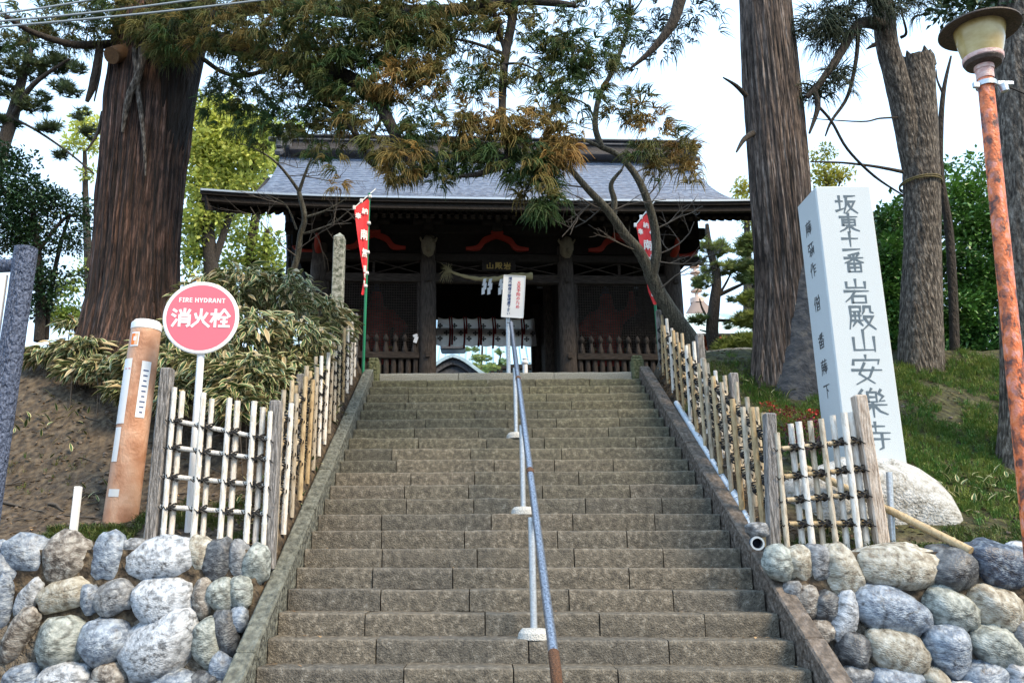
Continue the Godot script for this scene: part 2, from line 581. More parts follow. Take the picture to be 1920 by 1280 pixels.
	M.cedar_bark_pale = rough([L(.018, .014, .012), L(.115, .082, .067), L(.24, .185, .155), L(.48, .41, .37)], 0.02, 105, Vector3(1.9, .06, 1.9), 10.0, 0.95)
	M.cedar_bark_shade = rough([L(.003, .002, .002), L(.012, .008, .007), L(.03, .02, .016)], 0.02, 106, Vector3(1.9, .055, 1.9), 10.0, 0.95)  # blackened copy of the cedar bark: the hollow's shade put into the colour
	M.pale_bark = rough([L(.028, .024, .020), L(.10, .083, .068), L(.19, .165, .138), L(.33, .30, .265)], 0.022, 95, Vector3(2.2, .6, 2.2), 3.0, 0.95)
	M.plaster = rough([L(.028, .030, .036), L(.058, .060, .068), L(.12, .11, .10)], 0.014, 96, Vector3(.8, .8, .8), 1.6, 0.95)
	M.smooth_bark = rough([L(.04, .042, .032), L(.10, .098, .075), L(.22, .21, .165)], 0.04, 97, Vector3(3, 1.2, 3), 0.8, 0.9)
	M.dark_bark = rough([L(.018, .014, .011), L(.05, .04, .032)], 0.03, 98, Vector3(2, .6, 2), 2.0, 0.95)
	var flakes := noise_tex([[.28, Color(.45, .43, .42)], [.45, Color(.82, .80, .79)], [.6, Color(1, 1, 1)]], 0.03, 107, FastNoiseLite.TYPE_SIMPLEX_SMOOTH, 6, 512, .65)
	for q in [M.cedar_bark, M.cedar_bark_pale, M.pale_bark, M.smooth_bark]:
		q.detail_enabled = true
		q.detail_albedo = flakes
		q.detail_blend_mode = BaseMaterial3D.BLEND_MODE_MUL
		q.detail_uv_layer = BaseMaterial3D.DETAIL_UV_2
		q.uv2_triplanar = true
		q.uv2_world_triplanar = true
		q.uv2_scale = Vector3(2.0, .22, 2.0)
	M.leaf = leafy()
	M.leaf_gloss = leafy(Color(1, 1, 1), 0.25, 0.35)
	M.leaf_glow = leafy(Color(1, 1, 1), .9, .6)
	M.needle = leafy(Color(1, 1, 1), 0.6, 0.7)

# ---------- the lie of the land ----------
const TOP := 4.36
func stair_height(d: float) -> float:
	return clampf(0.845 + (d - 6.3) * 0.549, -0.105, TOP)

func bank(x: float, d: float) -> float:
	var h: float
	if x < 0.3:
		h = 1.66 + 0.24 * smoothstep(7.0, 7.9, d) + 2.56 * smoothstep(7.6, 11.6, d) ** 0.9
	else:
		h = 1.64 + 0.10 * smoothstep(7.0, 8.2, d) + 2.76 * clampf((d - 8.0) / 4.0, 0, 1)
	h = h + 0.10 * fbm(Vector3(x * .8, 3, d * .8)) * smoothstep(7.2, 8.0, d) + 0.03 * fbm(Vector3(x * 4, 9, d * 4)) * smoothstep(7.1, 7.5, d)
	return h

func ground(x: float, d: float) -> float:
	var l := -1.755 - 0.012 * (d - 7.0)
	var r := 2.36 + 0.035 * (d - 7.0)
	var dist := maxf(l - x, x - r)
	if dist < -0.02 and d < 13.2:
		return stair_height(d) - 0.28
	if d < 6.98:
		return -0.11
	var edge := stair_height(d) + 0.03
	var w := lerpf(0.14, 0.75, clampf((d - 7.0) / 2.5, 0, 1))
	var t := smoothstep(0.0, w, dist)
	var h := maxf(lerpf(edge, bank(x, d), t), edge + clampf(dist * 2.4, 0.0, .20))
	if d > 12.6:
		h = lerpf(h, TOP - 0.02 if absf(x - 0.3) < 3.0 else h, smoothstep(12.6, 13.2, d))
	return h

func build_terrain():
	var xs := [-400.0, -120.0, -50.0, -25.0, -15.0, -11.0]
	var x := -9.0
	while x < 9.5:
		xs.append(x)
		x += 0.2 if (x > -5 and x < 7) else 0.5
	for e in [-1.83, -1.79, 2.35, 2.39]:
		xs.append(e)
	xs.append_array([11.0, 15.0, 25.0, 50.0, 120.0, 400.0])
	xs.sort()
	var ds := [-60.0, -20.0, -5.0, 0.0, 2.0, 4.0, 4.75, 4.8, 5.5, 6.3, 6.9, 6.97, 6.99]
	var d := 7.1
	while d < 14.5:
		ds.append(d)
		d += 0.18
	ds.append_array([15.0, 17.0, 20.0, 24.0, 30.0, 40.0, 60.0, 120.0, 300.0, 700.0])
	var b := Mesher.new()
	var w := xs.size()
	for dd in ds:
		for xx in xs:
			var e := 0.05
			var h: float = ground(xx, dd)
			var nn := Vector3(ground(xx - e, dd) - ground(xx + e, dd), 2 * e, ground(xx, dd + e) - ground(xx, dd - e))
			nn.z = -(ground(xx, dd - e) - ground(xx, dd + e))
			b.col = Color(1, 1, 1)
			if dd < 6.98:
				b.col = Color(.45, .5, .55)
			elif xx > 2.9 and dd > 7.6:
				b.col = Color(.60, .80, .42)
			b.vert(Vector3(xx, h, -dd), nn.normalized(), Vector2(xx, dd))
	for r in ds.size() - 1:
		for s in w - 1:
			var a := r * w + s
			b._face(a, a + w, a + 1)
			b._face(a + 1, a + w, a + w + 1)
	structure("ground", b.mesh(), M.soil)
	var st := Mesher.new()
	st.bx(Vector3(0.3, -0.155, 1.3), Vector3(60, 0.1, 13.4), 0.0)
	structure("road", st.mesh(), M.street)

# a hewn stone laid along x: uneven front face, worn upper edge
func hewn(x0: float, x1: float, y0: float, y1: float, d0: float, d1: float, seed_: float, rough_amp := 0.006) -> Mesher:
	var b := Mesher.new()
	var segs := maxi(4, int((x1 - x0) / 0.09))
	var z0 := -d0
	var z1 := -d1
	var rows := []
	var h := y1 - y0
	for pr in [Vector2(0.004, 0.0), Vector2(0.0, h * .35), Vector2(0.0, h * .7), Vector2(0.002, h - .014), Vector2(0.010, h - .003), Vector2(0.035, h), Vector2(d1 - d0, h)]:
		var row := []
		for s in segs + 1:
			var xx := lerpf(x0, x1, float(s) / segs)
			var w := rough_amp * (fbm(Vector3(xx * 3, pr.y * 6 + seed_, pr.x * 6)) + .8 * fbm(Vector3(xx * 14, pr.y * 14 + seed_, pr.x * 14)))
			var end := 0.0015 if (s == 0 or s == segs) else 0.0
			row.append(Vector3(xx + (0.004 if s == 0 else (-0.004 if s == segs else 0.0)), y0 + pr.y + (w * 1.0 if pr.y > h * .5 else 0.0) - (end * .6 if pr.y > h * .8 else 0.0), z0 - pr.x + (w if pr.x < d1 - d0 else 0.0) - end))
		rows.append(row)
	b.grid(rows, false)
	# close the ends
	for e in [0, segs]:
		for k in rows.size() - 2:
			b.tri_out(rows[k][e], rows[k + 1][e], Vector3(rows[0][e].x, y0, z1), Vector3((x0 + x1) / 2, y0, (z0 + z1) / 2))
		b.tri_out(rows[-2][e], rows[-1][e], Vector3(rows[0][e].x, y0, z1), Vector3((x0 + x1) / 2, y0, (z0 + z1) / 2))
	return b

func build_stairs():
	var o := Node3D.new()
	o.name = numbered("stairs")
	add_child(o)
	o.position = Vector3(0.3, 0, -4.8)
	o.set_meta("kind", "structure")
	for k in range(-5, 22):
		var d := 6.3 + 0.305 * k
		var y := 0.845 + 0.1675 * k
		var grow := clampf(k / 21.0, 0, 1)
		var x0 := -1.598 - 0.03 * grow
		var x1 := 2.235 + 0.115 * grow
		var cuts := [x0]
		if k == 21:
			x0 = -1.56; x1 = 2.27
			cuts = [x0, -0.35, 1.1]
		else:
			var xx := x0 + rr(.55, 1.05)
			while xx < x1 - 0.4:
				cuts.append(xx)
				xx += rr(.62, 1.15)
		cuts.append(x1)
		for s in cuts.size() - 1:
			var dy := rr(-.004, .004)
			var b := hewn(cuts[s] + 0.0007, cuts[s + 1] - 0.0007, y - 0.170, y + dy, d + rr(-.006, .006), d + 0.345, rr(0, 90), 0.005 if k == 21 else 0.009)
			var moss := clampf((k - 6) / 14.0, 0, 1) * rr(.7, 1.0)
			var tone := rr(.9, 1.1)
			var c := Color(tone * lerpf(1.0, .74, moss), tone * lerpf(1.0, .84, moss), tone * lerpf(1.0, .62, moss))
			for q in b.c.size():
				b.c[q] = c
			wpart(o, "step_stone", b.mesh(), M.granite_top if k == 21 else M.step[rng.randi() % 4])
	# slanting kerb stones on both sides
	for side in [-1, 1]:
		var d := 4.7
		while d < 12.5:
			var e := minf(d + rr(.75, 1.15), 12.62)
			if 12.62 - e < .3:
				e = 12.62
			var b := Mesher.new()
			var f := func(dd: float) -> float: return (-1.602 - 0.005 * (dd - 6.3)) if side < 0 else (2.245 + 0.0185 * (dd - 6.3))
			var w := 0.145
			var pa := Vector3(f.call(d) + side * w / 2, stair_height(d) - 0.07 + rr(-.006, .006), -d - 0.004)
			var pb := Vector3(f.call(e) + side * w / 2, stair_height(e) - 0.07 + rr(-.006, .006), -e + 0.004)
			if d < 5.0:
				pa.y = 0.845 + (d - 6.3) * 0.549 - .07
			b.bar(pa, pb, w, 0.36, 0.014)
			wpart(o, "kerb_stone", b.mesh(), M.kerb if side < 0 else M.kerb_brown)
			d = e
	# landing in front of the gate, laid with slabs
	for k in 6:
		for s in 5:
			var b := Mesher.new()
			b.bx(Vector3(-1.62 + s * 0.96, TOP - 0.10, -13.32 - k * 0.53), Vector3(0.95, 0.18 + 0.004 * ((k + s) % 2), 0.52), 0.01)
			wpart(o, "paving_slab", b.mesh(), M.kerb)

# ---------- river-stone retaining walls ----------
func boulder(rx: float, ry: float, rz: float, seed_: float, flats := 4) -> ArrayMesh:
	var b := Mesher.new()
	var rows := 13
	var cols := 20
	var pts := []
	var ex := rr(.72, .95)
	var cuts := [] # worn flats
	for k in flats:
		cuts.append([Vector3(rr(-1, 1), rr(-1, 1), rr(-.2, 1)).normalized(), rr(.68, .92)])
	for r in rows + 1:
		var row := []
		var th := PI * r / rows
		for s in cols + 1:
			var a := TAU * (s % cols) / cols
			var u := Vector3(sin(th) * cos(a), cos(th), sin(th) * sin(a))
			var q := Vector3(signf(u.x) * absf(u.x) ** ex, signf(u.y) * absf(u.y) ** ex, signf(u.z) * absf(u.z) ** ex)
			var w := 1.0 + 0.24 * fbm(u * 0.8 + Vector3(seed_, 0, 0)) + 0.07 * fbm(u * 2.2 + Vector3(0, seed_, 0)) + 0.025 * fbm(u * 6.0 + Vector3(0, seed_, 4))
			q *= w
			for f in cuts:
				var over: float = q.dot(f[0]) - f[1]
				if over > 0.0:
					q -= f[0] * over * .55
			row.append(Vector3(q.x * rx, q.y * ry, q.z * rz))
		pts.append(row)
	b.grid(pts, false)
	var cc := b.n.size() / (rows + 1)
	for r in rows + 1: # make the seam and poles smooth and every normal point outwards
		var first := r * cc
		var a := b.v[r * cc]
		for s in cc:
			if r == 0:
				b.n[first + s] = Vector3.UP
			elif r == rows:
				b.n[first + s] = Vector3.DOWN
			elif b.n[first + s].dot(b.v[first + s]) < 0:
				b.n[first + s] = -b.n[first + s]
		if r > 0 and r < rows:
			var m := (b.n[first] + b.n[first + cc - 1]).normalized()
			b.n[first] = m
			b.n[first + cc - 1] = m
	b.i.clear()
	for r in rows:
		for s in cols:
			var p := r * cc + s
			b._face(p, p + cc, p + 1)
			b._face(p + 1, p + cc, p + cc + 1)
	return b.mesh()

func face_d(y: float) -> float: # the battered face of the walls
	return 7.06 - (1.65 - y) * 0.22

func lay(o: Node3D, p: Vector3, rx: float, ry: float, rot: float, tone: String):
	var rz := minf(rx, ry) * rr(.85, 1.1) + 0.02
	var m := boulder(rx * 1.14, ry * 1.14, rz, rr(0, 100))
	var q := p + Vector3(0, 0, -0.3 * rz + 0.02)
	var xf := Transform3D(Basis(Vector3.BACK, deg_to_rad(-rot)) * Basis(Vector3.RIGHT, 0.21), q - o.position)
	part(o, "boulder", m, M.boulder[tone], xf)

func build_walls():
	var left := thing("stone_wall", "left retaining wall of round river boulders set in mortar below the short bamboo fence", "stone wall", Vector3(-3.6, 0, -7.0), "river boulder walls beside the stairs")
	var right := thing("stone_wall", "right retaining wall of round river boulders set in mortar below the inscribed stone pillar", "stone wall", Vector3(4.4, 0, -7.0), "river boulder walls beside the stairs")
	for side in 2:
		var o: Node3D = [left, right][side]
		var pts := []
		var x0: float = [-9.0, 2.44][side]
		var x1: float = [-1.82, 10.0][side]
		var n := 40
		for r in 15:
			var row := []
			for s in n + 1:
				var x := lerpf(x0, x1, float(s) / n)
				if r < 12:
					var y := lerpf(-0.15, 1.60, r / 11.0)
					var bulge := 0.05 * fbm(Vector3(x * 3.5, y * 3.5, 7))
					# towards the stairs the wall turns back round the corner
					var near := x1 - x if side == 0 else x - x0
					var turn := 0.30 * (1.0 - clampf(near / 0.22, 0, 1)) ** 2
					row.append(Vector3(x, y, -face_d(y) - turn - 0.05 + bulge))
				else:
					row.append(Vector3(x, 1.625 + 0.012 * fbm(Vector3(x * 6, r, 1)), -7.02 - 0.16 * (r - 11) - (0.3 if (s == n and side == 0) or (s == 0 and side == 1) else 0.0)))
			pts.append(row)
		var b := Mesher.new()
		b.grid(pts)
		wpart(o, "mortar", b.mesh(), M.mortar)
	for e in [
		[Vector3(-3.962, 1.642, -7.058), 0.061, 0.088, 0, "blue"], [Vector3(-3.733, 1.617, -7.053), 0.192, 0.153, 0, "blue"], [Vector3(-3.398, 1.587, -7.046), 0.174, 0.191, 0, "brown"], [Vector3(-3.057, 1.587, -7.046), 0.143, 0.191, 0, "blue"], [Vector3(-2.859, 1.684, -7.067), 0.096, 0.061, 0, "grey"], [Vector3(-2.625, 1.578, -7.044), 0.294, 0.164, -15, "white"], [Vector3(-2.307, 1.620, -7.053), 0.095, 0.152, 0, "beige"], [Vector3(-2.125, 1.570, -7.042), 0.116, 0.155, 0, "dark"], [Vector3(-1.978, 1.578, -7.044), 0.082, 0.138, 0, "grey"], [Vector3(-1.831, 1.545, -7.037), 0.103, 0.155, 0, "green"],
		[Vector3(-3.839, 1.248, -6.972), 0.068, 0.204, 0, "blue"], [Vector3(-3.643, 1.281, -6.979), 0.077, 0.171, 25, "white"], [Vector3(-3.342, 1.298, -6.982), 0.192, 0.115, -20, "beige"], [Vector3(-3.148, 1.282, -6.979), 0.077, 0.111, -20, "blue"], [Vector3(-2.947, 1.290, -6.981), 0.153, 0.127, -20, "grey"], [Vector3(-2.541, 1.258, -6.974), 0.245, 0.186, -5, "white"], [Vector3(-2.229, 1.291, -6.981), 0.085, 0.152, 0, "brown"], [Vector3(-2.089, 1.303, -6.984), 0.110, 0.127, 0, "green"], [Vector3(-1.933, 1.320, -6.987), 0.085, 0.127, 0, "green"],
		[Vector3(-3.645, 1.010, -6.919), 0.092, 0.218, 25, "brown"], [Vector3(-3.310, 0.942, -6.904), 0.183, 0.195, 0, "green"], [Vector3(-2.965, 0.947, -6.905), 0.183, 0.178, -20, "blue"], [Vector3(-2.525, 0.910, -6.897), 0.289, 0.231, -25, "white"], [Vector3(-2.155, 0.957, -6.908), 0.099, 0.198, 0, "green"], [Vector3(-2.018, 1.023, -6.922), 0.091, 0.158, -10, "dark"], [Vector3(-1.923, 1.133, -6.946), 0.067, 0.092, 0, "blue"],
		[Vector3(-2.019, 0.779, -6.868), 0.082, 0.098, 0, "blue"], [Vector3(-3.565, 0.686, -6.848), 0.114, 0.114, 0, "blue"], [Vector3(-3.222, 0.681, -6.847), 0.171, 0.122, 0, "white"], [Vector3(-2.864, 0.694, -6.850), 0.139, 0.106, 0, "brown"], [Vector3(-2.360, 0.641, -6.838), 0.186, 0.113, 0, "blue"], [Vector3(-2.130, 0.660, -6.842), 0.097, 0.089, 0, "dark"]]:
		lay(left, e[0], e[1], e[2], e[3], e[4])
	for e in [
		[Vector3(2.325, 1.549, -7.038), 0.113, 0.130, 0, "green"], [Vector3(2.487, 1.529, -7.033), 0.105, 0.147, -15, "beige"], [Vector3(2.633, 1.557, -7.040), 0.101, 0.134, 0, "grey"], [Vector3(2.800, 1.489, -7.024), 0.142, 0.188, -10, "beige"], [Vector3(3.239, 1.513, -7.030), 0.321, 0.179, 5, "beige"], [Vector3(3.642, 1.513, -7.030), 0.183, 0.183, 0, "dark"], [Vector3(4.010, 1.537, -7.035), 0.233, 0.166, 20, "navy"], [Vector3(4.212, 1.658, -7.062), 0.100, 0.063, 0, "white"],
		[Vector3(2.394, 1.329, -6.989), 0.066, 0.083, 0, "grey"], [Vector3(2.482, 1.251, -6.972), 0.086, 0.131, 0, "brown"], [Vector3(2.635, 1.232, -6.968), 0.107, 0.102, 0, "dark"], [Vector3(2.749, 1.136, -6.947), 0.089, 0.187, 15, "white"], [Vector3(3.110, 1.198, -6.961), 0.265, 0.171, 6, "blue"], [Vector3(3.549, 1.199, -6.961), 0.191, 0.150, 25, "green"], [Vector3(3.910, 1.200, -6.961), 0.195, 0.150, 20, "beige"],
		[Vector3(2.546, 1.059, -6.930), 0.093, 0.077, 0, "brown"], [Vector3(2.770, 0.910, -6.897), 0.108, 0.144, 15, "dark"], [Vector3(3.090, 0.923, -6.900), 0.232, 0.148, 15, "beige"], [Vector3(3.489, 0.909, -6.897), 0.163, 0.175, 0, "blue"], [Vector3(3.823, 0.947, -6.905), 0.175, 0.151, 20, "green"], [Vector3(4.036, 1.011, -6.919), 0.072, 0.120, 0, "grey"], [Vector3(2.569, 0.869, -6.888), 0.056, 0.104, -35, "dark"],
		[Vector3(2.754, 0.742, -6.860), 0.111, 0.071, 0, "grey"], [Vector3(3.039, 0.700, -6.851), 0.212, 0.094, 0, "blue"], [Vector3(3.331, 0.713, -6.854), 0.094, 0.079, 0, "beige"], [Vector3(3.686, 0.736, -6.859), 0.157, 0.110, 0, "blue"], [Vector3(3.916, 0.762, -6.865), 0.086, 0.094, 0, "white"]]:
		lay(right, e[0], e[1], e[2], e[3], e[4])
	# the courses below and beyond what the photograph frames
	var names: Array = M.boulder.keys()
	for side in 2:
		var o: Node3D = [left, right][side]
		for row in 3:
			var y := 0.55 - row * 0.28
			var x: float = [-4.0, 2.5][side]
			var stop: float = [-1.9, 6.0][side]
			while x < stop:
				var rx := rr(.11, .19)
				lay(o, Vector3(x + rx, y, -face_d(y)), rx, rr(.12, .15), rr(-25, 25), names[rng.randi() % names.size()])
				x += rx * 2.05
		for row in 5:
			var y := 1.5 - row * 0.27
			var x: float = [-5.9, 4.3][side]
			var stop: float = [-4.05, 6.0][side]
			while x < stop:
				var rx := rr(.11, .2)
				lay(o, Vector3(x + rx, y, -face_d(y)), rx, rr(.12, .15), rr(-25, 25), names[rng.randi() % names.size()])
				x += rx * 2.05

# ---------- brush strokes of the characters (each on a 100 x 100 square) ----------
const STROKES := {
"火": "50,5 50,35 35,70 8,95; 50,40 65,72 92,95; 22,30 30,52; 80,25 66,50",
"消": "10,10 24,20; 5,35 20,44; 8,95 28,62; 65,5 65,38; 42,12 50,30; 90,10 80,30; 42,95 42,40 90,40 90,88 80,94; 42,57 88,57; 42,73 88,73",
"栓": "5,30 45,30; 26,5 26,95; 26,32 5,70; 28,38 44,56; 68,5 42,42; 68,5 96,40; 54,46 86,46; 56,68 84,68; 46,92 96,92; 70,46 70,92",
"坂": "5,35 35,35; 20,10 20,75; 3,82 38,70; 45,12 92,10; 52,12 48,55 36,92; 55,38 86,38 70,68 42,94; 56,45 70,72 96,94",
"東": "10,20 90,20; 50,3 50,97; 22,62 22,34 78,34 78,62 22,62; 22,48 78,48; 48,64 28,82 6,92; 52,64 72,82 95,92",
"十": "5,45 95,45; 50,5 50,95",
"一": "5,52 95,48",
"番": "75,5 25,14; 8,28 92,28; 50,12 50,52; 32,16 38,25; 68,15 60,25; 48,30 30,44 8,52; 52,30 70,44 92,52; 22,95 22,56 78,56 78,95 22,95; 22,75 78,75; 50,56 50,95",
"岩": "50,3 50,34; 15,14 15,36 85,36; 85,14 85,40; 5,50 95,50; 45,50 30,72 6,92; 32,96 32,70 82,70 82,96 32,96",
"殿": "12,8 48,8 48,26 14,26; 12,8 12,50 4,92; 18,42 50,42; 27,32 27,60; 42,32 42,60; 12,60 54,60; 28,64 16,82; 40,64 52,80; 62,8 60,26 54,36; 62,8 84,8 84,28 94,32; 58,46 90,46 74,74 52,94; 60,52 76,76 97,94",
"山": "50,8 50,85; 12,38 12,86 88,86; 88,36 88,92",
"安": "50,3 50,14; 10,32 12,18 90,18 86,32; 44,28 26,62 70,92; 70,42 56,72 14,95; 5,50 95,50",
"樂": "50,2 44,12; 36,46 36,14 64,14 64,46 36,46; 36,30 64,30; 20,6 10,18 22,28 8,44 26,42; 80,6 72,18 86,28 72,44 90,42; 5,56 95,56; 50,48 50,97; 46,58 28,78 6,88; 54,58 72,78 95,88",
"寺": "20,16 80,16; 50,3 50,36; 5,38 95,38; 10,58 92,58; 68,44 68,86 56,92; 28,66 40,78",
"災": "28,3 18,16 28,32; 52,3 42,16 52,32; 76,3 66,16 76,32; 50,36 50,55 34,78 8,96; 50,58 66,78 92,96; 24,46 32,62; 78,44 66,60",
"予": "20,10 80,10 55,30; 40,24 62,36; 8,46 92,46 78,60; 50,46 50,88 38,92",
"防": "10,95 10,8 34,8 22,34 34,52 24,66; 66,3 66,18; 42,22 96,22; 60,22 58,60 42,94; 60,48 88,48 84,88 74,92",
"の": "52,18 46,55 28,78 14,60 26,30 56,18 84,34 84,62 58,86",
"た": "10,26 56,24; 34,6 26,50 10,90; 60,44 90,42; 58,62 62,82 92,82",
"め": "22,18 30,52 46,82; 66,10 50,58 24,84 12,66 34,36 66,34 88,54 82,76 60,90",
"境": "3,36 34,36; 18,10 18,76; 2,84 36,70; 66,3 66,12; 44,14 92,14; 56,18 60,28; 80,18 76,28; 40,30 96,30; 50,66 50,40 86,40 86,66 50,66; 50,53 86,53; 60,66 56,84 40,94; 76,66 76,90 96,90 96,80",
"内": "14,95 14,22 86,22 86,90 76,94; 50,4 50,30 24,66; 52,40 74,64",
"喫": "5,72 5,20 28,20 28,66 5,66; 38,14 66,14; 38,28 64,28; 36,42 68,42; 52,4 52,50; 72,12 94,12 92,44 84,46; 82,12 80,30 70,46; 34,58 97,58; 64,48 60,72 34,95; 66,62 78,82 97,95",
"煙": "22,5 22,50 4,94; 24,56 38,78; 8,26 10,46; 38,24 32,42; 44,10 94,10; 48,46 48,24 90,24 90,46 48,46; 62,10 62,46; 76,10 76,46; 48,64 92,64; 70,50 70,92; 42,92 96,92",
"は": "16,10 12,50 20,90; 40,30 92,28; 70,8 70,72 56,88 44,78 56,66 92,86",
"御": "24,4 6,26; 26,26 6,50; 18,40 18,95; 42,6 34,20; 38,18 62,18; 32,38 66,38; 50,18 50,86; 50,60 64,60; 36,54 36,86; 30,90 66,84; 72,95 72,16 92,16 92,70 82,74",
"遠": "44,10 90,10; 67,3 67,22; 36,22 97,22; 48,46 48,32 86,32 86,46 48,46; 66,46 40,70; 64,54 64,78; 68,52 94,76; 10,12 20,24; 6,40 24,40 14,60 24,72; 4,88 24,76 40,88 97,90",
"慮": "50,3 50,20; 50,10 82,10; 16,20 90,20 86,30; 16,20 14,56 4,92; 30,32 84,28; 30,62 30,42 84,42 84,62 30,62; 30,52 84,52; 56,42 56,62; 24,74 18,90; 40,72 40,90 70,92 72,82; 56,70 62,80; 84,72 92,86",
"下": "5,14 95,14; 50,14 50,95; 54,40 78,58",
"さ": "12,30 88,22; 40,6 68,52; 68,52 30,58 22,76 44,90 78,86",
"い": "18,24 20,66 34,82 42,66; 72,26 86,50 88,68",
"奉": "14,16 86,16; 20,30 80,30; 6,44 94,44; 50,3 46,46 8,74; 54,46 92,74; 32,62 68,62; 26,78 74,78; 50,54 50,97",
"納": "24,4 12,24 26,36; 34,20 10,52 34,50; 22,52 22,95; 8,66 6,86; 34,64 40,80; 48,95 48,24 94,24 94,90 84,93; 70,6 70,36 54,64; 72,44 86,66",
"南": "12,14 88,14; 50,2 50,30; 14,96 14,32 88,32 88,92 78,95; 36,42 42,52; 66,42 58,52; 30,56 72,56; 26,72 76,72; 50,56 50,92",
"無": "26,3 12,24; 22,16 88,16; 8,34 94,34; 8,62 94,62; 26,18 26,62; 42,18 42,62; 60,18 60,62; 76,18 76,62; 14,74 8,92; 36,76 38,90; 58,76 62,90; 80,74 92,92",
"観": "14,4 4,24; 8,18 44,18; 26,18 10,48; 14,34 14,92; 14,44 44,44; 14,60 42,60; 14,76 42,76; 14,92 46,92; 30,34 30,92; 52,62 52,8 88,8 88,62 52,62; 52,26 88,26; 52,44 88,44; 62,62 58,80 42,94; 76,62 76,90 97,90 97,78",
"世": "5,32 95,32; 26,8 26,88 92,88; 50,8 50,62; 76,8 76,62; 50,60 76,60",
"音": "50,2 50,12; 16,16 84,16; 34,20 40,34; 66,20 60,34; 5,38 95,38; 24,96 24,50 76,50 76,96 24,96; 24,72 76,72",
"彌": "8,12 30,12 30,30 10,30 8,52 32,52 28,88 16,84; 40,12 96,12; 68,12 68,94; 44,94 44,40; 92,40 92,92; 52,48 58,60; 50,66 58,78; 76,48 82,60; 76,66 84,78",
"作": "30,4 6,50; 20,34 20,95; 52,4 36,44; 46,26 96,26; 60,26 60,95; 60,48 92,48; 60,70 94,70",
"僧": "28,4 6,48; 18,34 18,95; 46,6 52,18; 84,4 76,18; 40,46 40,22 92,22 92,46 40,46; 66,22 66,46; 46,95 46,56 86,56 86,95 46,95; 46,75 86,75",
"藤": "6,14 94,14; 32,4 32,24; 68,4 68,24; 12,30 10,70 4,95; 12,30 32,30 32,92; 12,48 32,48; 12,64 32,64; 48,34 94,34; 42,48 97,48; 66,28 58,56 40,68; 72,50 96,68; 68,60 68,94; 52,72 62,80; 84,70 74,80",
}

# strokes as thin raised ribbons; xf maps a square of side `size` centred on its origin, z outwards
func glyph(b: Mesher, ch: String, xf: Transform3D, size: float, width: float, thick: float, brush := false):
	var k := 0
	for line in (STROKES[ch] as String).split(";"):
		var p := []
		for xy in line.strip_edges().split(" "):
			var q := xy.split(",")
			p.append(Vector2((q[0].to_float() / 100.0 - .5) * size, (.5 - q[1].to_float() / 100.0) * size))
		k += 1
		var h := thick + k * minf(thick * .06, .0004)
		var n := p.size()
		var le := []
		var ri := []
		for s in n:
			var a: Vector2 = (p[s] - p[s - 1]).normalized() if s > 0 else (p[1] - p[0]).normalized()
			var c: Vector2 = (p[s + 1] - p[s]).normalized() if s < n - 1 else a
			var w := width * (lerpf(1.35, .55, s / (n - 1.0)) if brush else 1.0)
			var m := (a + c)
			m = m.normalized() if m.length() > .1 else a
			var o := Vector2(-m.y, m.x) * w * .5 / maxf(.55, m.dot(a))
			var e: Vector2 = -m * w * .3 if s == 0 else (m * w * .3 if s == n - 1 else Vector2.ZERO)
			le.append(p[s] + o + e)
			ri.append(p[s] - o + e)
		for s in n - 1:
			var l0 := Vector3(le[s].x, le[s].y, h)
			var l1 := Vector3(le[s + 1].x, le[s + 1].y, h)
			var r0 := Vector3(ri[s].x, ri[s].y, h)
			var r1 := Vector3(ri[s + 1].x, ri[s + 1].y, h)
			var d := Vector3(0, 0, -h)
			var mid := xf * ((l0 + r1) / 2 - Vector3(0, 0, size))
			b.quad_out(xf * l0, xf * l1, xf * r1, xf * r0, mid)
			mid = xf * ((l0 + r1) / 2 + d * .5)
			b.quad_out(xf * l0, xf * l1, xf * (l1 + d), xf * (l0 + d), mid)
			b.quad_out(xf * r0, xf * r1, xf * (r1 + d), xf * (r0 + d), mid)

# ---------- the gate ----------
const GATE_AT := Vector3(0.325, TOP, -16.0)
const GATE_TURN := 0.075
const COLS := [-3.51, -1.36, 1.36, 3.51]

func roof_y(t: float) -> float: # t: 0 at the eave, 1 at the ridge
	return 3.53 + 2.66 * (0.42 * t + 0.58 * pow(t, 2.1))

func roof_half(t: float) -> float: # the verge flares out towards the eave
	return 4.72 + 0.72 * pow(1.0 - t, 3.2)

func roof_lift(x: float) -> float:
	return 0.07 * pow(absf(x) / 5.0, 4.0)

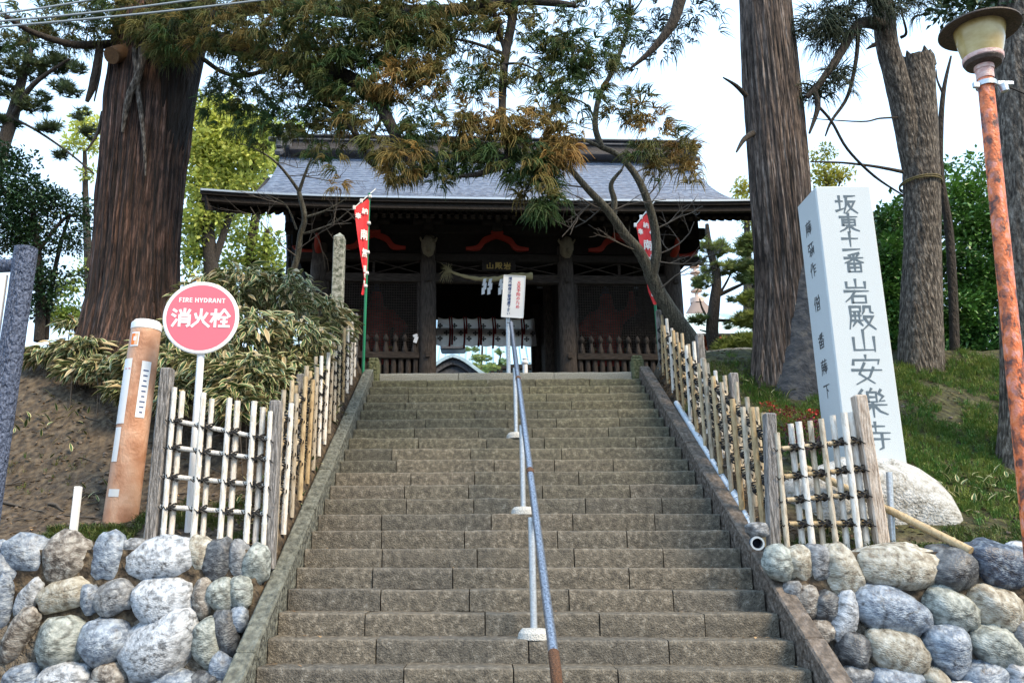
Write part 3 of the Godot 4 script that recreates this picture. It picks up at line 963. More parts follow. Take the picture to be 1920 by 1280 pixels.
func build_gate():
	var g := thing("temple_gate", "dark wooden temple gate with wide grey-blue roof at the top of the stairs", "temple gate", GATE_AT, "", GATE_TURN)
	# platform
	var b := Mesher.new()
	b.bx(Vector3(0, -0.09, -2.0), Vector3(8.4, 0.20, 5.2), 0.02)
	part(g, "platform", b.mesh(), M.kerb)
	for row in 3:
		for x in COLS:
			if row == 1 and absf(x) > 3:
				pass
			var z: float = -2.0 * row
			b = Mesher.new()
			b.lathe(Transform3D(Basis(), Vector3(x, 0.01, z)), [Vector2(.26, 0), Vector2(.26, .06), Vector2(.2, .11), Vector2(.0, .11)], 16)
			part(g, "base_stone", b.mesh(), M.kerb)
			b = Mesher.new()
			b.tube([Vector3(x, .11, z), Vector3(x, 1.2, z), Vector3(x, 2.4, z), Vector3(x, 3.3, z)], [.168, .165, .16, .155], 20)
			part(g, "column", b.mesh(), M.old_wood)
	# horizontal beams of the front and back
	for z in [0.0, -4.0]:
		for s in 3:
			var x0: float = COLS[s] + 0.12
			var x1: float = COLS[s + 1] - 0.12
			b = Mesher.new()
			b.bx(Vector3((x0 + x1) / 2, 2.615, z), Vector3(x1 - x0, 0.17, 0.13), 0.012)
			part(g, "lintel", b.mesh(), M.beam_wood)
		b = Mesher.new()
		b.bx(Vector3(0, 3.04, z), Vector3(8.1, 0.15, 0.18), 0.012)
		part(g, "head_beam", b.mesh(), M.dark_wood)
		b = Mesher.new()
		b.bx(Vector3(0, 3.63, z), Vector3(8.4, 0.18, 0.22), 0.012)
		part(g, "head_beam", b.mesh(), M.dark_wood)
		b = Mesher.new()
		b.bx(Vector3(0, 3.36, z - .06), Vector3(7.0, 0.36, 0.03), 0.0)
		part(g, "frieze_board", b.mesh(), M.dark_wood)
	for x in COLS: # wedge ends on the columns
		for y in [2.56, 1.03]:
			b = Mesher.new()
			b.bx(Vector3(x, y, .17), Vector3(.085, .105, .10), .01)
			part(g, "tenon_end", b.mesh(), M.beam_wood)
	# crossed straps under the head beam
	for s in 3:
		var x0: float = COLS[s] + 0.17
		var x1: float = COLS[s + 1] - 0.17
		var mid := (x0 + x1) / 2
		b = Mesher.new()
		b.bx(Vector3(mid, 2.83, 0.012), Vector3(.05, .25, .05), .004)
		part(g, "strut", b.mesh(), M.beam_wood)
		for h in 2:
			var a: float = [x0, mid + .03][h]
			var c: float = [mid - .03, x1][h]
			b = Mesher.new()
			b.bar(Vector3(a, 2.71, .03), Vector3(c, 2.955, .03), .012, .022)
			b.bar(Vector3(a, 2.955, .045), Vector3(c, 2.71, .045), .012, .022)
			part(g, "crossed_strap", b.mesh(), M.stake_wood if false else M.beam_wood)
	# carved pale beast heads on the columns
	for x in [COLS[1], COLS[2]]:
		b = Mesher.new()
		var pts := []
		for r in 9:
			var row := []
			var th := PI * r / 8
			for s in 13:
				var a := TAU * (s % 12) / 12
				var q := Vector3(sin(th) * cos(a) * .14, cos(th) * .22, sin(th) * sin(a) * .2)
				q *= 1.0 + .28 * fbm(q * 9 + Vector3(x, 0, 0))
				row.append(q + Vector3(x, 3.22, .24))
			pts.append(row)
		b.grid(pts, false)
		var head := part(g, "carved_head", b.mesh(), M.carving)
		b = Mesher.new()
		b.tube([Vector3(x, 3.13, .36), Vector3(x, 3.05, .45), Vector3(x, 3.09, .52)], [.06, .045, .02], 8)
		b.box(Transform3D(Basis(Vector3.BACK, .5), Vector3(x - .13, 3.30, .27)), Vector3(.03, .14, .1), .01)
		b.box(Transform3D(Basis(Vector3.BACK, -.5), Vector3(x + .13, 3.30, .27)), Vector3(.03, .14, .1), .01)
		part(head, "snout", b.mesh(), M.carving)
	for x in [COLS[0], COLS[3]]: # red bracket noses at the corners
		var sg := signf(x)
		b = Mesher.new()
		limb(b, [Vector3(x, 3.12, .1), Vector3(x, 3.18, .34), Vector3(x, 3.36, .46)], [.075, .07, .03], 8)
		part(g, "bracket_nose", b.mesh(), M.red_lacquer)
		b = Mesher.new()
		limb(b, [Vector3(x + sg * .1, 3.12, 0.02), Vector3(x + sg * .34, 3.14, 0.02), Vector3(x + sg * .52, 3.26, 0.02)], [.075, .07, .03], 8)
		part(g, "bracket_nose", b.mesh(), M.red_lacquer)
	# red frog-leg struts
	for cx in [-2.43, 0.0, 2.43]:
		b = Mesher.new()
		for sg in [-1.0, 1.0]:
			var up: Array = spline([Vector3(cx + sg * .62, 3.225, .1), Vector3(cx + sg * .40, 3.27, .1), Vector3(cx + sg * .27, 3.43, .1), Vector3(cx, 3.53, .1)], 6)
			var dn: Array = spline([Vector3(cx + sg * .62, 3.175, .1), Vector3(cx + sg * .36, 3.175, .1), Vector3(cx + sg * .22, 3.33, .1), Vector3(cx, 3.43, .1)], 6)
			for k in up.size() - 1:
				var o := Vector3(0, 0, .07)
				b.quad_out(up[k] + o, up[k + 1] + o, dn[k + 1] + o, dn[k] + o, up[k] - Vector3(0, 0, 1))
				b.quad_out(up[k], up[k + 1], up[k + 1] + o, up[k] + o, up[k] - Vector3(0, 1, 0))
				b.quad_out(dn[k], dn[k + 1], dn[k + 1] + o, dn[k] + o, dn[k] + Vector3(0, 1, 0))
		b.bx(Vector3(cx, 3.54, .135), Vector3(.24, .06, .11), .008)
		part(g, "frog_leg_strut", b.mesh(), M.red_lacquer)
	# bracket sets under the eave beam
	for x in [-3.51, -2.43, -1.36, 0.0, 1.36, 2.43, 3.51]:
		b = Mesher.new()
		b.bx(Vector3(x, 3.61, .22), Vector3(.2, .12, .2), .02)
		b.bx(Vector3(x, 3.71, .24), Vector3(.62, .09, .12), .02)
		b.bx(Vector3(x, 3.71, .36), Vector3(.11, .09, .5), .02)
		part(g, "bracket", b.mesh(), M.dark_wood)
	b = Mesher.new()
	b.bx(Vector3(0, 3.83, .56), Vector3(9.3, .14, .14), .01)
	part(g, "eave_purlin", b.mesh(), M.dark_wood)
	# rafters in two tiers; their ends make the row of small pale blocks
	var ra := Mesher.new()
	ra.bar(Vector3(0, 4.12, -.1), Vector3(0, 3.46, 1.12), .07, .085, .004)
	var ra_mesh := ra.mesh()
	var rb := Mesher.new()
	rb.bar(Vector3(0, 3.70, .85), Vector3(0, 3.42, 1.66), .06, .07, .004)
	var rb_mesh := rb.mesh()
	for k in 68:
		var x := -5.1 + k * 0.1522
		part(g, "rafter", ra_mesh, M.beam_wood, Transform3D(Basis(), Vector3(x, roof_lift(x) * .8, 0)))
	for k in 68:
		var x := -5.1 + k * 0.1522
		part(g, "flying_rafter", rb_mesh, M.dark_wood, Transform3D(Basis(), Vector3(x, roof_lift(x), 0)))
	# eave boards
	var eave := func(z: float, y: float, w: float, h: float, m: Material, called: String):
		var e := Mesher.new()
		for k in 40:
			var xa := -5.42 + k * 0.271
			var xb := xa + 0.271
			e.bar(Vector3(xa, y + roof_lift(xa), z), Vector3(xb, y + roof_lift(xb), z), w, h, 0.0)
		part(g, called, e.mesh(), m)
	eave.call(1.70, 3.392, .10, .10, M.dark_wood, "fascia_board")
	eave.call(1.73, 3.473, .14, .055, M.dark_wood, "fascia_board")
	eave.call(1.755, 3.520, .16, .035, M.roof_edge, "eave_edge_strip")
	# sloping soffit above the rafters
	b = Mesher.new()
	var pts2 := []
	for z in [1.68, 0.9, -0.1, -2.0]:
		var row := []
		for k in 21:
			var x := -5.0 + k * .5
			row.append(Vector3(x, (3.55 if z > 1.6 else (3.70 if z > .5 else (4.2 if z > -1 else 5.6))) + roof_lift(x), z))
		pts2.append(row)
	b.grid(pts2)
	part(g, "soffit", b.mesh(), M.dark_wood)
	# the roof, laid in narrow courses
	for half in 2:
		b = Mesher.new()
		var n := 40
		var zf := func(t: float) -> float: return lerpf(1.80, -2.0, t) if half == 0 else lerpf(-5.80, -2.0, t)
		for k in n:
			var t0 := float(k) / n
			var t1 := float(k + 1) / n
			var lo := []
			var hi := []
			var lip := []
			for s in 41:
				var u := (s - 20) / 20.0
				var x := u * roof_half(t0)
				var x1 := u * roof_half(t1)
				var wob := .004 * fbm(Vector3(x * 2, k * 3.1, 0))
				var f0 := lerpf(1.0, .18, t0)
				var f1 := lerpf(1.0, .18, t1)
				lip.append(Vector3(x, roof_y(t0) + roof_lift(x) * f0 - .010, zf.call(t0)))
				lo.append(Vector3(x, roof_y(t0) + roof_lift(x) * f0 + .022 + wob, zf.call(t0)))
				hi.append(Vector3(x1, roof_y(t1) + roof_lift(x1) * f1 + .001 + wob, zf.call(t1)))
			b.grid([lo, hi], half == 1)
			b.grid([lip, lo], half == 1)
		# underside and verges
		var un := []
		for k in 13:
			var t := k / 12.0
			var row := []
			for s in 21:
				var x := (s - 10) / 10.0 * roof_half(t)
				row.append(Vector3(x, roof_y(t) + roof_lift(x) * lerpf(1.0, .18, t) - .07, zf.call(t)))
			un.append(row)
		b.grid(un, half == 0)
		for sg in [-1.0, 1.0]:
			for k in 24:
				var t0 := k / 24.0
				var t1 := (k + 1) / 24.0
				var x: float = roof_half(t0) * sg
				var x2: float = roof_half(t1) * sg
				b.quad_out(Vector3(x, roof_y(t0) + roof_lift(x) * lerpf(1.0, .18, t0) + .017, zf.call(t0)), Vector3(x2, roof_y(t1) + roof_lift(x2) * lerpf(1.0, .18, t1) + .017, zf.call(t1)), Vector3(x2, roof_y(t1) + roof_lift(x2) * lerpf(1.0, .18, t1) - .07, zf.call(t1)), Vector3(x, roof_y(t0) + roof_lift(x) * lerpf(1.0, .18, t0) - .07, zf.call(t0)), Vector3(0, 4, -2))
		part(g, "roof", b.mesh(), M.roof_copper)
		# barge boards following the curve of the gable
		for sg in [-1.0, 1.0]:
			b = Mesher.new()
			for k in 16:
				var t0 := k / 16.0
				var t1 := (k + 1) / 16.0
				var x: float = (roof_half(t0) - .10) * sg
				var x2: float = (roof_half(t1) - .10) * sg
				b.bar(Vector3(x, roof_y(t0) + .13 * (1 - t0) - .26, zf.call(t0) - (.06 if half == 0 else -.06)), Vector3(x2, roof_y(t1) + .13 * (1 - t1) - .26, zf.call(t1)), .07, .26, 0.0)
			part(g, "barge_board", b.mesh(), M.dark_wood)
	# gable ends
	for sg in [-1.0, 1.0]:
		b = Mesher.new()
		var x: float = 4.0 * sg
		for k in 10:
			var za := lerpf(0.3, -4.3, k / 10.0)
			var zb := lerpf(0.3, -4.3, (k + 1) / 10.0)
			var ya := roof_y(1.0 - absf(za + 2.0) / 3.8) - .1
			var yb := roof_y(1.0 - absf(zb + 2.0) / 3.8) - .1
			b.quad_out(Vector3(x, 3.2, za), Vector3(x, 3.2, zb), Vector3(x, yb, zb), Vector3(x, ya, za), Vector3(0, 4, -2))
		part(g, "gable_wall", b.mesh(), M.dark_wood)
	# ridge
	b = Mesher.new()
	b.bx(Vector3(0, 6.26, -2), Vector3(9.0, .10, .62), .02)
	part(g, "ridge_base", b.mesh(), M.ridge_brown)
	b = Mesher.new()
	b.bx(Vector3(0, 6.405, -2), Vector3(8.9, .19, .40), .01)
	part(g, "ridge_side", b.mesh(), M.ridge_brown)
	b = Mesher.new()
	b.bx(Vector3(0, 6.522, -2), Vector3(8.94, .04, .50), .01)
	b.bx(Vector3(0, 6.572, -2), Vector3(8.94, .05, .40), .01)
	b.bx(Vector3(0, 6.622, -2), Vector3(9.1, .045, .54), .015)
	part(g, "ridge_cap", b.mesh(), M.ridge_grey)
	for sg in [-1.0, 1.0]:
		b = Mesher.new()
		b.bx(Vector3(4.58 * sg, 6.50, -2), Vector3(.26, .44, .60), .05)
		b.bx(Vector3(4.68 * sg, 6.47, -1.92), Vector3(.16, .22, .74), .07)
		b.bx(Vector3(4.70 * sg, 6.28, -1.92), Vector3(.15, .18, .82), .06)
		b.box(Transform3D(Basis(Vector3.RIGHT, .55), Vector3(4.68 * sg, 6.12, -1.60)), Vector3(.15, .12, .60), .03)
		b.bx(Vector3(4.78 * sg, 6.63, -2), Vector3(.50, .09, .12), .02)
		part(g, "ridge_end_ornament", b.mesh(), M.ridge_grey)
	# side bays: boards, rail, pickets and lattice
	for s in [0, 2]:
		var x0: float = COLS[s] + .16
		var x1: float = COLS[s + 1] - .16
		b = Mesher.new()
		b.bx(Vector3((x0 + x1) / 2, 1.045, .045), Vector3(x1 - x0, .125, .10), .012)
		part(g, "rail", b.mesh(), M.beam_wood)
		b = Mesher.new()
		b.bx(Vector3((x0 + x1) / 2, .06, .03), Vector3(x1 - x0, .12, .12), .012)
		part(g, "sill", b.mesh(), M.beam_wood)
		for k in 13:
			var x := lerpf(x0 + .07, x1 - .07, k / 12.0)
			b = Mesher.new()
			b.tube([Vector3(x, .12, .0), Vector3(x, .99, .0)], [.052, .05], 10)
			part(g, "stave", b.mesh(), M.old_wood)
		for k in 10: # turned pickets with pointed heads
			var x := lerpf(x0 + .10, x1 - .10, k / 9.0)
			b = Mesher.new()
			b.lathe(Transform3D(Basis().scaled(Vector3(1, 1, .5)), Vector3(x, 1.105, .07)), [Vector2(.058, 0), Vector2(.058, .05), Vector2(.035, .14), Vector2(.026, .20), Vector2(.05, .25), Vector2(.05, .285), Vector2(.022, .34), Vector2(0, .37)], 10)
			part(g, "picket", b.mesh(), M.old_wood)
		for xx in [x0 + .025, x1 - .025]:
			b = Mesher.new()
			b.bx(Vector3(xx, 1.82, .0), Vector3(.05, 1.42, .07), .005)
			part(g, "lattice_post", b.mesh(), M.old_wood)
		b = Mesher.new()
		var nx := 36
		for k in nx:
			b.bx(Vector3(lerpf(x0 + .07, x1 - .07, k / (nx - 1.0)), 1.82, -.012), Vector3(.013, 1.42, .012), 0.0)
		for k in 27:
			b.bx(Vector3((x0 + x1) / 2, lerpf(1.14, 2.50, k / 26.0), .002), Vector3(x1 - x0 - .1, .013, .012), 0.0)
		var lat := part(g, "lattice_screen", b.mesh(), M.beam_wood)
		lat.set_meta("kind", "stuff")
		# inner and outer walls of the bay
		for xx in [x0 - .11, x1 + .11]:
			var outer: bool = absf(xx) > 3
			for k in 10:
				b = Mesher.new()
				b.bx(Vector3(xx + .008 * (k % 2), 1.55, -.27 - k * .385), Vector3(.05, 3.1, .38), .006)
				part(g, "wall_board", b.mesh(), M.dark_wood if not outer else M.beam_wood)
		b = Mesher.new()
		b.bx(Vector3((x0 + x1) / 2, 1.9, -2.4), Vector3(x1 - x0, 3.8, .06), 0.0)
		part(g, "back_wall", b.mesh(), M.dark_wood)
		b = Mesher.new()
		b.bx(Vector3((x0 + x1) / 2, .5, -1.3), Vector3(x1 - x0, .9, 2.0), 0.02)
		part(g, "dais", b.mesh(), M.dark_wood)
	# ceiling and the boards above the back opening
	b = Mesher.new()
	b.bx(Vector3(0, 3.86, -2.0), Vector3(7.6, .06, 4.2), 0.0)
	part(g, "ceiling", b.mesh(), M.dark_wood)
	for k in 8:
		b = Mesher.new()
		b.bx(Vector3(-1.19 + k * .34, 3.39, -4.0), Vector3(.335, .92, .05), .006)
		part(g, "transom_board", b.mesh(), M.dark_wood)
	b = Mesher.new()
	b.bx(Vector3(0, 2.99, -3.94), Vector3(2.5, .12, .14), .01)
	part(g, "curtain_beam", b.mesh(), M.dark_wood)
	for sg in [-1.0, 1.0]:
		b = Mesher.new()
		b.bx(Vector3(1.215 * sg, 1.45, -3.95), Vector3(.07, 2.9, .16), .01)
		part(g, "door_jamb", b.mesh(), M.beam_wood)
		b = Mesher.new()
		b.bx(Vector3(2.43 * sg, 1.6, -4.0), Vector3(2.0, 3.2, .06), 0.0)
		part(g, "rear_wall", b.mesh(), M.dark_wood)

func gate_xf() -> Transform3D:
	return Transform3D(Basis(Vector3.UP, GATE_TURN), GATE_AT)

# ---------- what hangs and stands in the gate ----------
func build_gate_hangings():
	var xf := gate_xf()
	# plaque with gilt characters
	var pl := thing("name_plaque", "dark name plaque with three gilt characters over the gate passage", "plaque", xf * Vector3(0.02, 2.74, .12), "", GATE_TURN)
	var b := Mesher.new()
	b.box(Transform3D(Basis(), Vector3(0, .10, .03)), Vector3(.66, .22, .035), .008)
	part(pl, "board", b.mesh(), M.dark_wood)
	for k in 3:
		b = Mesher.new()
		glyph(b, ["山", "殿", "岩"][k], Transform3D(Basis(), Vector3(-.17 + .17 * k, .10, .048)), .145, .016, .005)
		part(pl, "character", b.mesh(), M.gilt)
	# straw rope
	var r := thing("straw_rope", "twisted straw rope with frayed left end hanging across the gate opening", "rope", xf * Vector3(0, 2.5, .32), "", GATE_TURN)
	var path := []
	var rad := []
	for k in 41:
		var t := k / 40.0
		path.append(Vector3(lerpf(-.98, .66, t), .10 - .10 * sin(PI * minf(t * 1.25, 1.0)) - .02 * t + (.07 * (1 - t) ** 3), 0))
		rad.append(lerpf(.016, .068, pow(t, .8)) * (0.9 if t > .98 else 1.0))
	b = Mesher.new()
	var tw := func(a: float, al: float) -> float: return 0.78 + 0.34 * absf(cos(a * 1.0 + al * 17.0)) + .05 * sin(a * 9 + al * 40)
	b.tube(path, rad, 24, true, tw)
	part(r, "rope", b.mesh(), M.straw)
	b = Mesher.new()
	for k in 120:
		var a := Vector3(-.96 + rr(-.02, .06), .16 + rr(-.02, .02), rr(-.02, .02))
		var e := a + Vector3(rr(-.20, .06), rr(-.26, .16), rr(-.08, .08))
		b.tube([a, (a + e) / 2 + Vector3(-.03, .03, 0), e], [.003, .003, .0015], 3, false)
	var fr := part(r, "frayed_end", b.mesh(), M.straw)
	fr.set_meta("kind", "stuff")
	for k in 4: # zigzag paper streamers
		var x: float = [-.30, -.19, .02, .12][k]
		b = Mesher.new()
		var y := -.01
		var px := x
		for f in 3:
			var w := .060
			var h := .13
			var sk := -.030 + .012 * f
			var z := .06 + .014 * f
			var q := [Vector3(px, y, z), Vector3(px + w, y + .012, z + .01), Vector3(px + w + sk, y - h, z + .03), Vector3(px + sk, y - h - .012, z + .012)]
			b.quad(q[0], q[1], q[2], q[3])
			b.quad(q[3] - Vector3(0, 0, .002), q[2] - Vector3(0, 0, .002), q[1] - Vector3(0, 0, .002), q[0] - Vector3(0, 0, .002))
			y -= h * .72
			px += sk * .6 + (.022 if f % 2 == 0 else -.03)
		part(r, "paper_streamer", b.mesh(), M.paper)
	# curtain
	var cu := thing("curtain", "white cloth curtain with dark diamond crests and red cords in the gate opening", "curtain", xf * Vector3(0.04, 2.95, -3.86), "", GATE_TURN)
	b = Mesher.new()
	var cpts := []
	for row in 9:
		var line := []
		for k in 61:
			var t := k / 60.0
			var x := lerpf(-1.17, 1.26, t)
			var ph := fposmod(t * 7.0, 1.0)
			var sag := .035 * sin(PI * ph)
			line.append(Vector3(x - .05 * (1 - row / 8.0) * (1 - 2 * t) * -1.0, -.70 * row / 8.0 - sag * (1.0 if row == 0 else .4), .035 * cos(TAU * t * 7.0) * (.4 + .6 * row / 8.0)))
		cpts.append(line)
	b.grid(cpts)
	part(cu, "cloth", b.mesh(), M.curtain_cloth)
	for k in 7:
		var cx := -1.17 + 2.43 * (k + .5) / 7.0
		for c in [Vector2(-.07, -.22), Vector2(.085, -.40), Vector2(-.07, -.54)]:
			var m := Mesher.new()
			for d in [Vector2(0, 1), Vector2(0, -1), Vector2(1, 0), Vector2(-1, 0), Vector2(0, 0)]:
				var q: Vector2 = c + d * .040
				var z: float = .045 + .0006 * (d.x + 2 * d.y)
				var s := .030
				m.quad(Vector3(cx + q.x - s, q.y, z), Vector3(cx + q.x, q.y + s, z), Vector3(cx + q.x + s, q.y, z), Vector3(cx + q.x, q.y - s, z))
			part(cu, "crest", m.mesh(), M.crest)
	for k in 6:
		var x := -1.17 + 2.43 * (k + 1) / 7.0 + .01
		for s in 2:
			var m := Mesher.new()
			var l: float = [.78, .42][s] if k % 2 == 1 else [.74, .70][s]
			limb(m, [Vector3(x + s * .05 - .03, .01, .06), Vector3(x + s * .05 - .01, -l * .5, .075), Vector3(x + s * .06 - .03, -l, .065)], [.018, .022, .026], 6)
			part(cu, "red_cord", m.mesh(), M.cord_red)
	var charm := thing("paper_charm", "small white paper charm tied on a picket left of the gate opening", "paper charm", xf * Vector3(-1.60, 1.40, .10), "", GATE_TURN)
	b = Mesher.new()
	b.box(Transform3D(Basis(Vector3.BACK, .4), Vector3(0, .02, .03)), Vector3(.09, .05, .02), .008)
	b.box(Transform3D(Basis(Vector3.BACK, -.3), Vector3(.01, -.06, .03)), Vector3(.07, .13, .012), .004)
	part(charm, "paper", b.mesh(), M.paper)
	# guardian figures behind the lattices
	for k in 2:
		var sg: float = [-1.0, 1.0][k]
		var o := thing("guardian_statue", ["red guardian statue with an arm on its hip behind the left lattice", "red guardian statue with a broad chest behind the right lattice"][k], "statue", xf * Vector3(2.43 * sg, .95, -1.25), "guardian statues in the gate", GATE_TURN)
		part(o, "body", guardian(sg), M.red_statue)
		b = Mesher.new()
		limb(b, [Vector3(-.34, .55, .10), Vector3(0, .50, .20), Vector3(.34, .55, .10)], [.05, .06, .05], 8)
		part(o, "sash", b.mesh(), M.gilt)
		b = Mesher.new()
		b.lathe(Transform3D(Basis(), Vector3(0, 1.74, 0)), [Vector2(.12, 0), Vector2(.10, .06), Vector2(.05, .10), Vector2(.07, .17), Vector2(0, .22)], 10)
		part(o, "topknot", b.mesh(), M.ink)

# a standing muscular figure as one skin (surface nets round tapered capsules)
func guardian(sg: float) -> ArrayMesh:
	var bones := [ # a, b, radius a, radius b
		[Vector3(0, .55, 0), Vector3(0, 1.15, .02), .24, .30],
		[Vector3(0, 1.15, .02), Vector3(0, 1.42, 0), .28, .12],
		[Vector3(0, 1.42, 0), Vector3(0, 1.66, .03), .10, .135],
		[Vector3(0, 1.60, .12), Vector3(0, 1.57, .17), .04, .03],
		[Vector3(-.14, .55, 0), Vector3(-.22, .02, .05), .16, .10],
		[Vector3(.14, .55, 0), Vector3(.24, .02, .08), .16, .10],
		[Vector3(-.30, 1.27, 0), Vector3(-.56, 1.00, .02), .125, .09],
		[Vector3(-.56, 1.00, .02), Vector3(-.30, .72, .16), .09, .065],
		[Vector3(.30, 1.27, 0), Vector3(.54, 1.02 if sg < 0 else 1.42, .04), .125, .09],
		[Vector3(.54, 1.02 if sg < 0 else 1.42, .04), Vector3(.42 if sg < 0 else .50, .74 if sg < 0 else 1.75, .20), .09, .065],
		[Vector3(0, .60, 0), Vector3(0, .22, -.06), .30, .34]]
	return nets(bones, Vector3(-.80, -.06, -.46), Vector3(.80, 1.95, .44), .05, .05)

func field(p: Vector3, bones: Array, k: float) -> float:
	var s := 0.0
	for q in bones:
		var a: Vector3 = q[0]
		var ab: Vector3 = q[1] - a
		var t := clampf((p - a).dot(ab) / ab.length_squared(), 0, 1)
		s += exp(-((p - a - ab * t).length() - lerpf(q[2], q[3], t)) / k)
	return -k * log(maxf(s, 1e-12))

func nets(bones: Array, lo: Vector3, hi: Vector3, cell: float, k: float) -> ArrayMesh:
	var nx := int((hi.x - lo.x) / cell) + 1
	var ny := int((hi.y - lo.y) / cell) + 1
	var nq := int((hi.z - lo.z) / cell) + 1
	var f := PackedFloat32Array()
	f.resize(nx * ny * nq)
	for x in nx:
		for y in ny:
			for z in nq:
				f[(x * ny + y) * nq + z] = field(lo + Vector3(x, y, z) * cell, bones, k)
	var at := {}
	var b := Mesher.new()
	for x in nx - 1:
		for y in ny - 1:
			for z in nq - 1:
				var sum := Vector3.ZERO
				var n := 0
				for e in [[0, 1], [0, 2], [0, 4], [1, 3], [1, 5], [2, 3], [2, 6], [3, 7], [4, 5], [4, 6], [5, 7], [6, 7]]:
					var pa := Vector3(e[0] & 1, (e[0] >> 1) & 1, e[0] >> 2)
					var pb := Vector3(e[1] & 1, (e[1] >> 1) & 1, e[1] >> 2)
					var fa := f[((x + int(pa.x)) * ny + y + int(pa.y)) * nq + z + int(pa.z)]
					var fb := f[((x + int(pb.x)) * ny + y + int(pb.y)) * nq + z + int(pb.z)]
					if (fa < 0) != (fb < 0):
						sum += pa.lerp(pb, fa / (fa - fb))
						n += 1
				if n:
					var p := lo + (Vector3(x, y, z) + sum / n) * cell
					var e := cell * .5
					var g := Vector3(field(p + Vector3(e, 0, 0), bones, k) - field(p - Vector3(e, 0, 0), bones, k), field(p + Vector3(0, e, 0), bones, k) - field(p - Vector3(0, e, 0), bones, k), field(p + Vector3(0, 0, e), bones, k) - field(p - Vector3(0, 0, e), bones, k))
					at[(x * ny + y) * nq + z] = b.vert(p, g.normalized())
	for x in range(1, nx - 1):
		for y in range(1, ny - 1):
			for z in range(1, nq - 1):
				var c := (x * ny + y) * nq + z
				for ax in 3:
					var st: int = [ny * nq, nq, 1][ax]
					if (f[c] < 0) != (f[c + st] < 0):
						var u: int = [nq, 1, ny * nq][ax]
						var w: int = [1, ny * nq, nq][ax]
						var q := [c, c - u, c - u - w, c - w]
						if at.has(q[0]) and at.has(q[1]) and at.has(q[2]) and at.has(q[3]):
							b._face(at[q[0]], at[q[1]], at[q[2]])
							b._face(at[q[0]], at[q[2]], at[q[3]])
	return b.mesh()

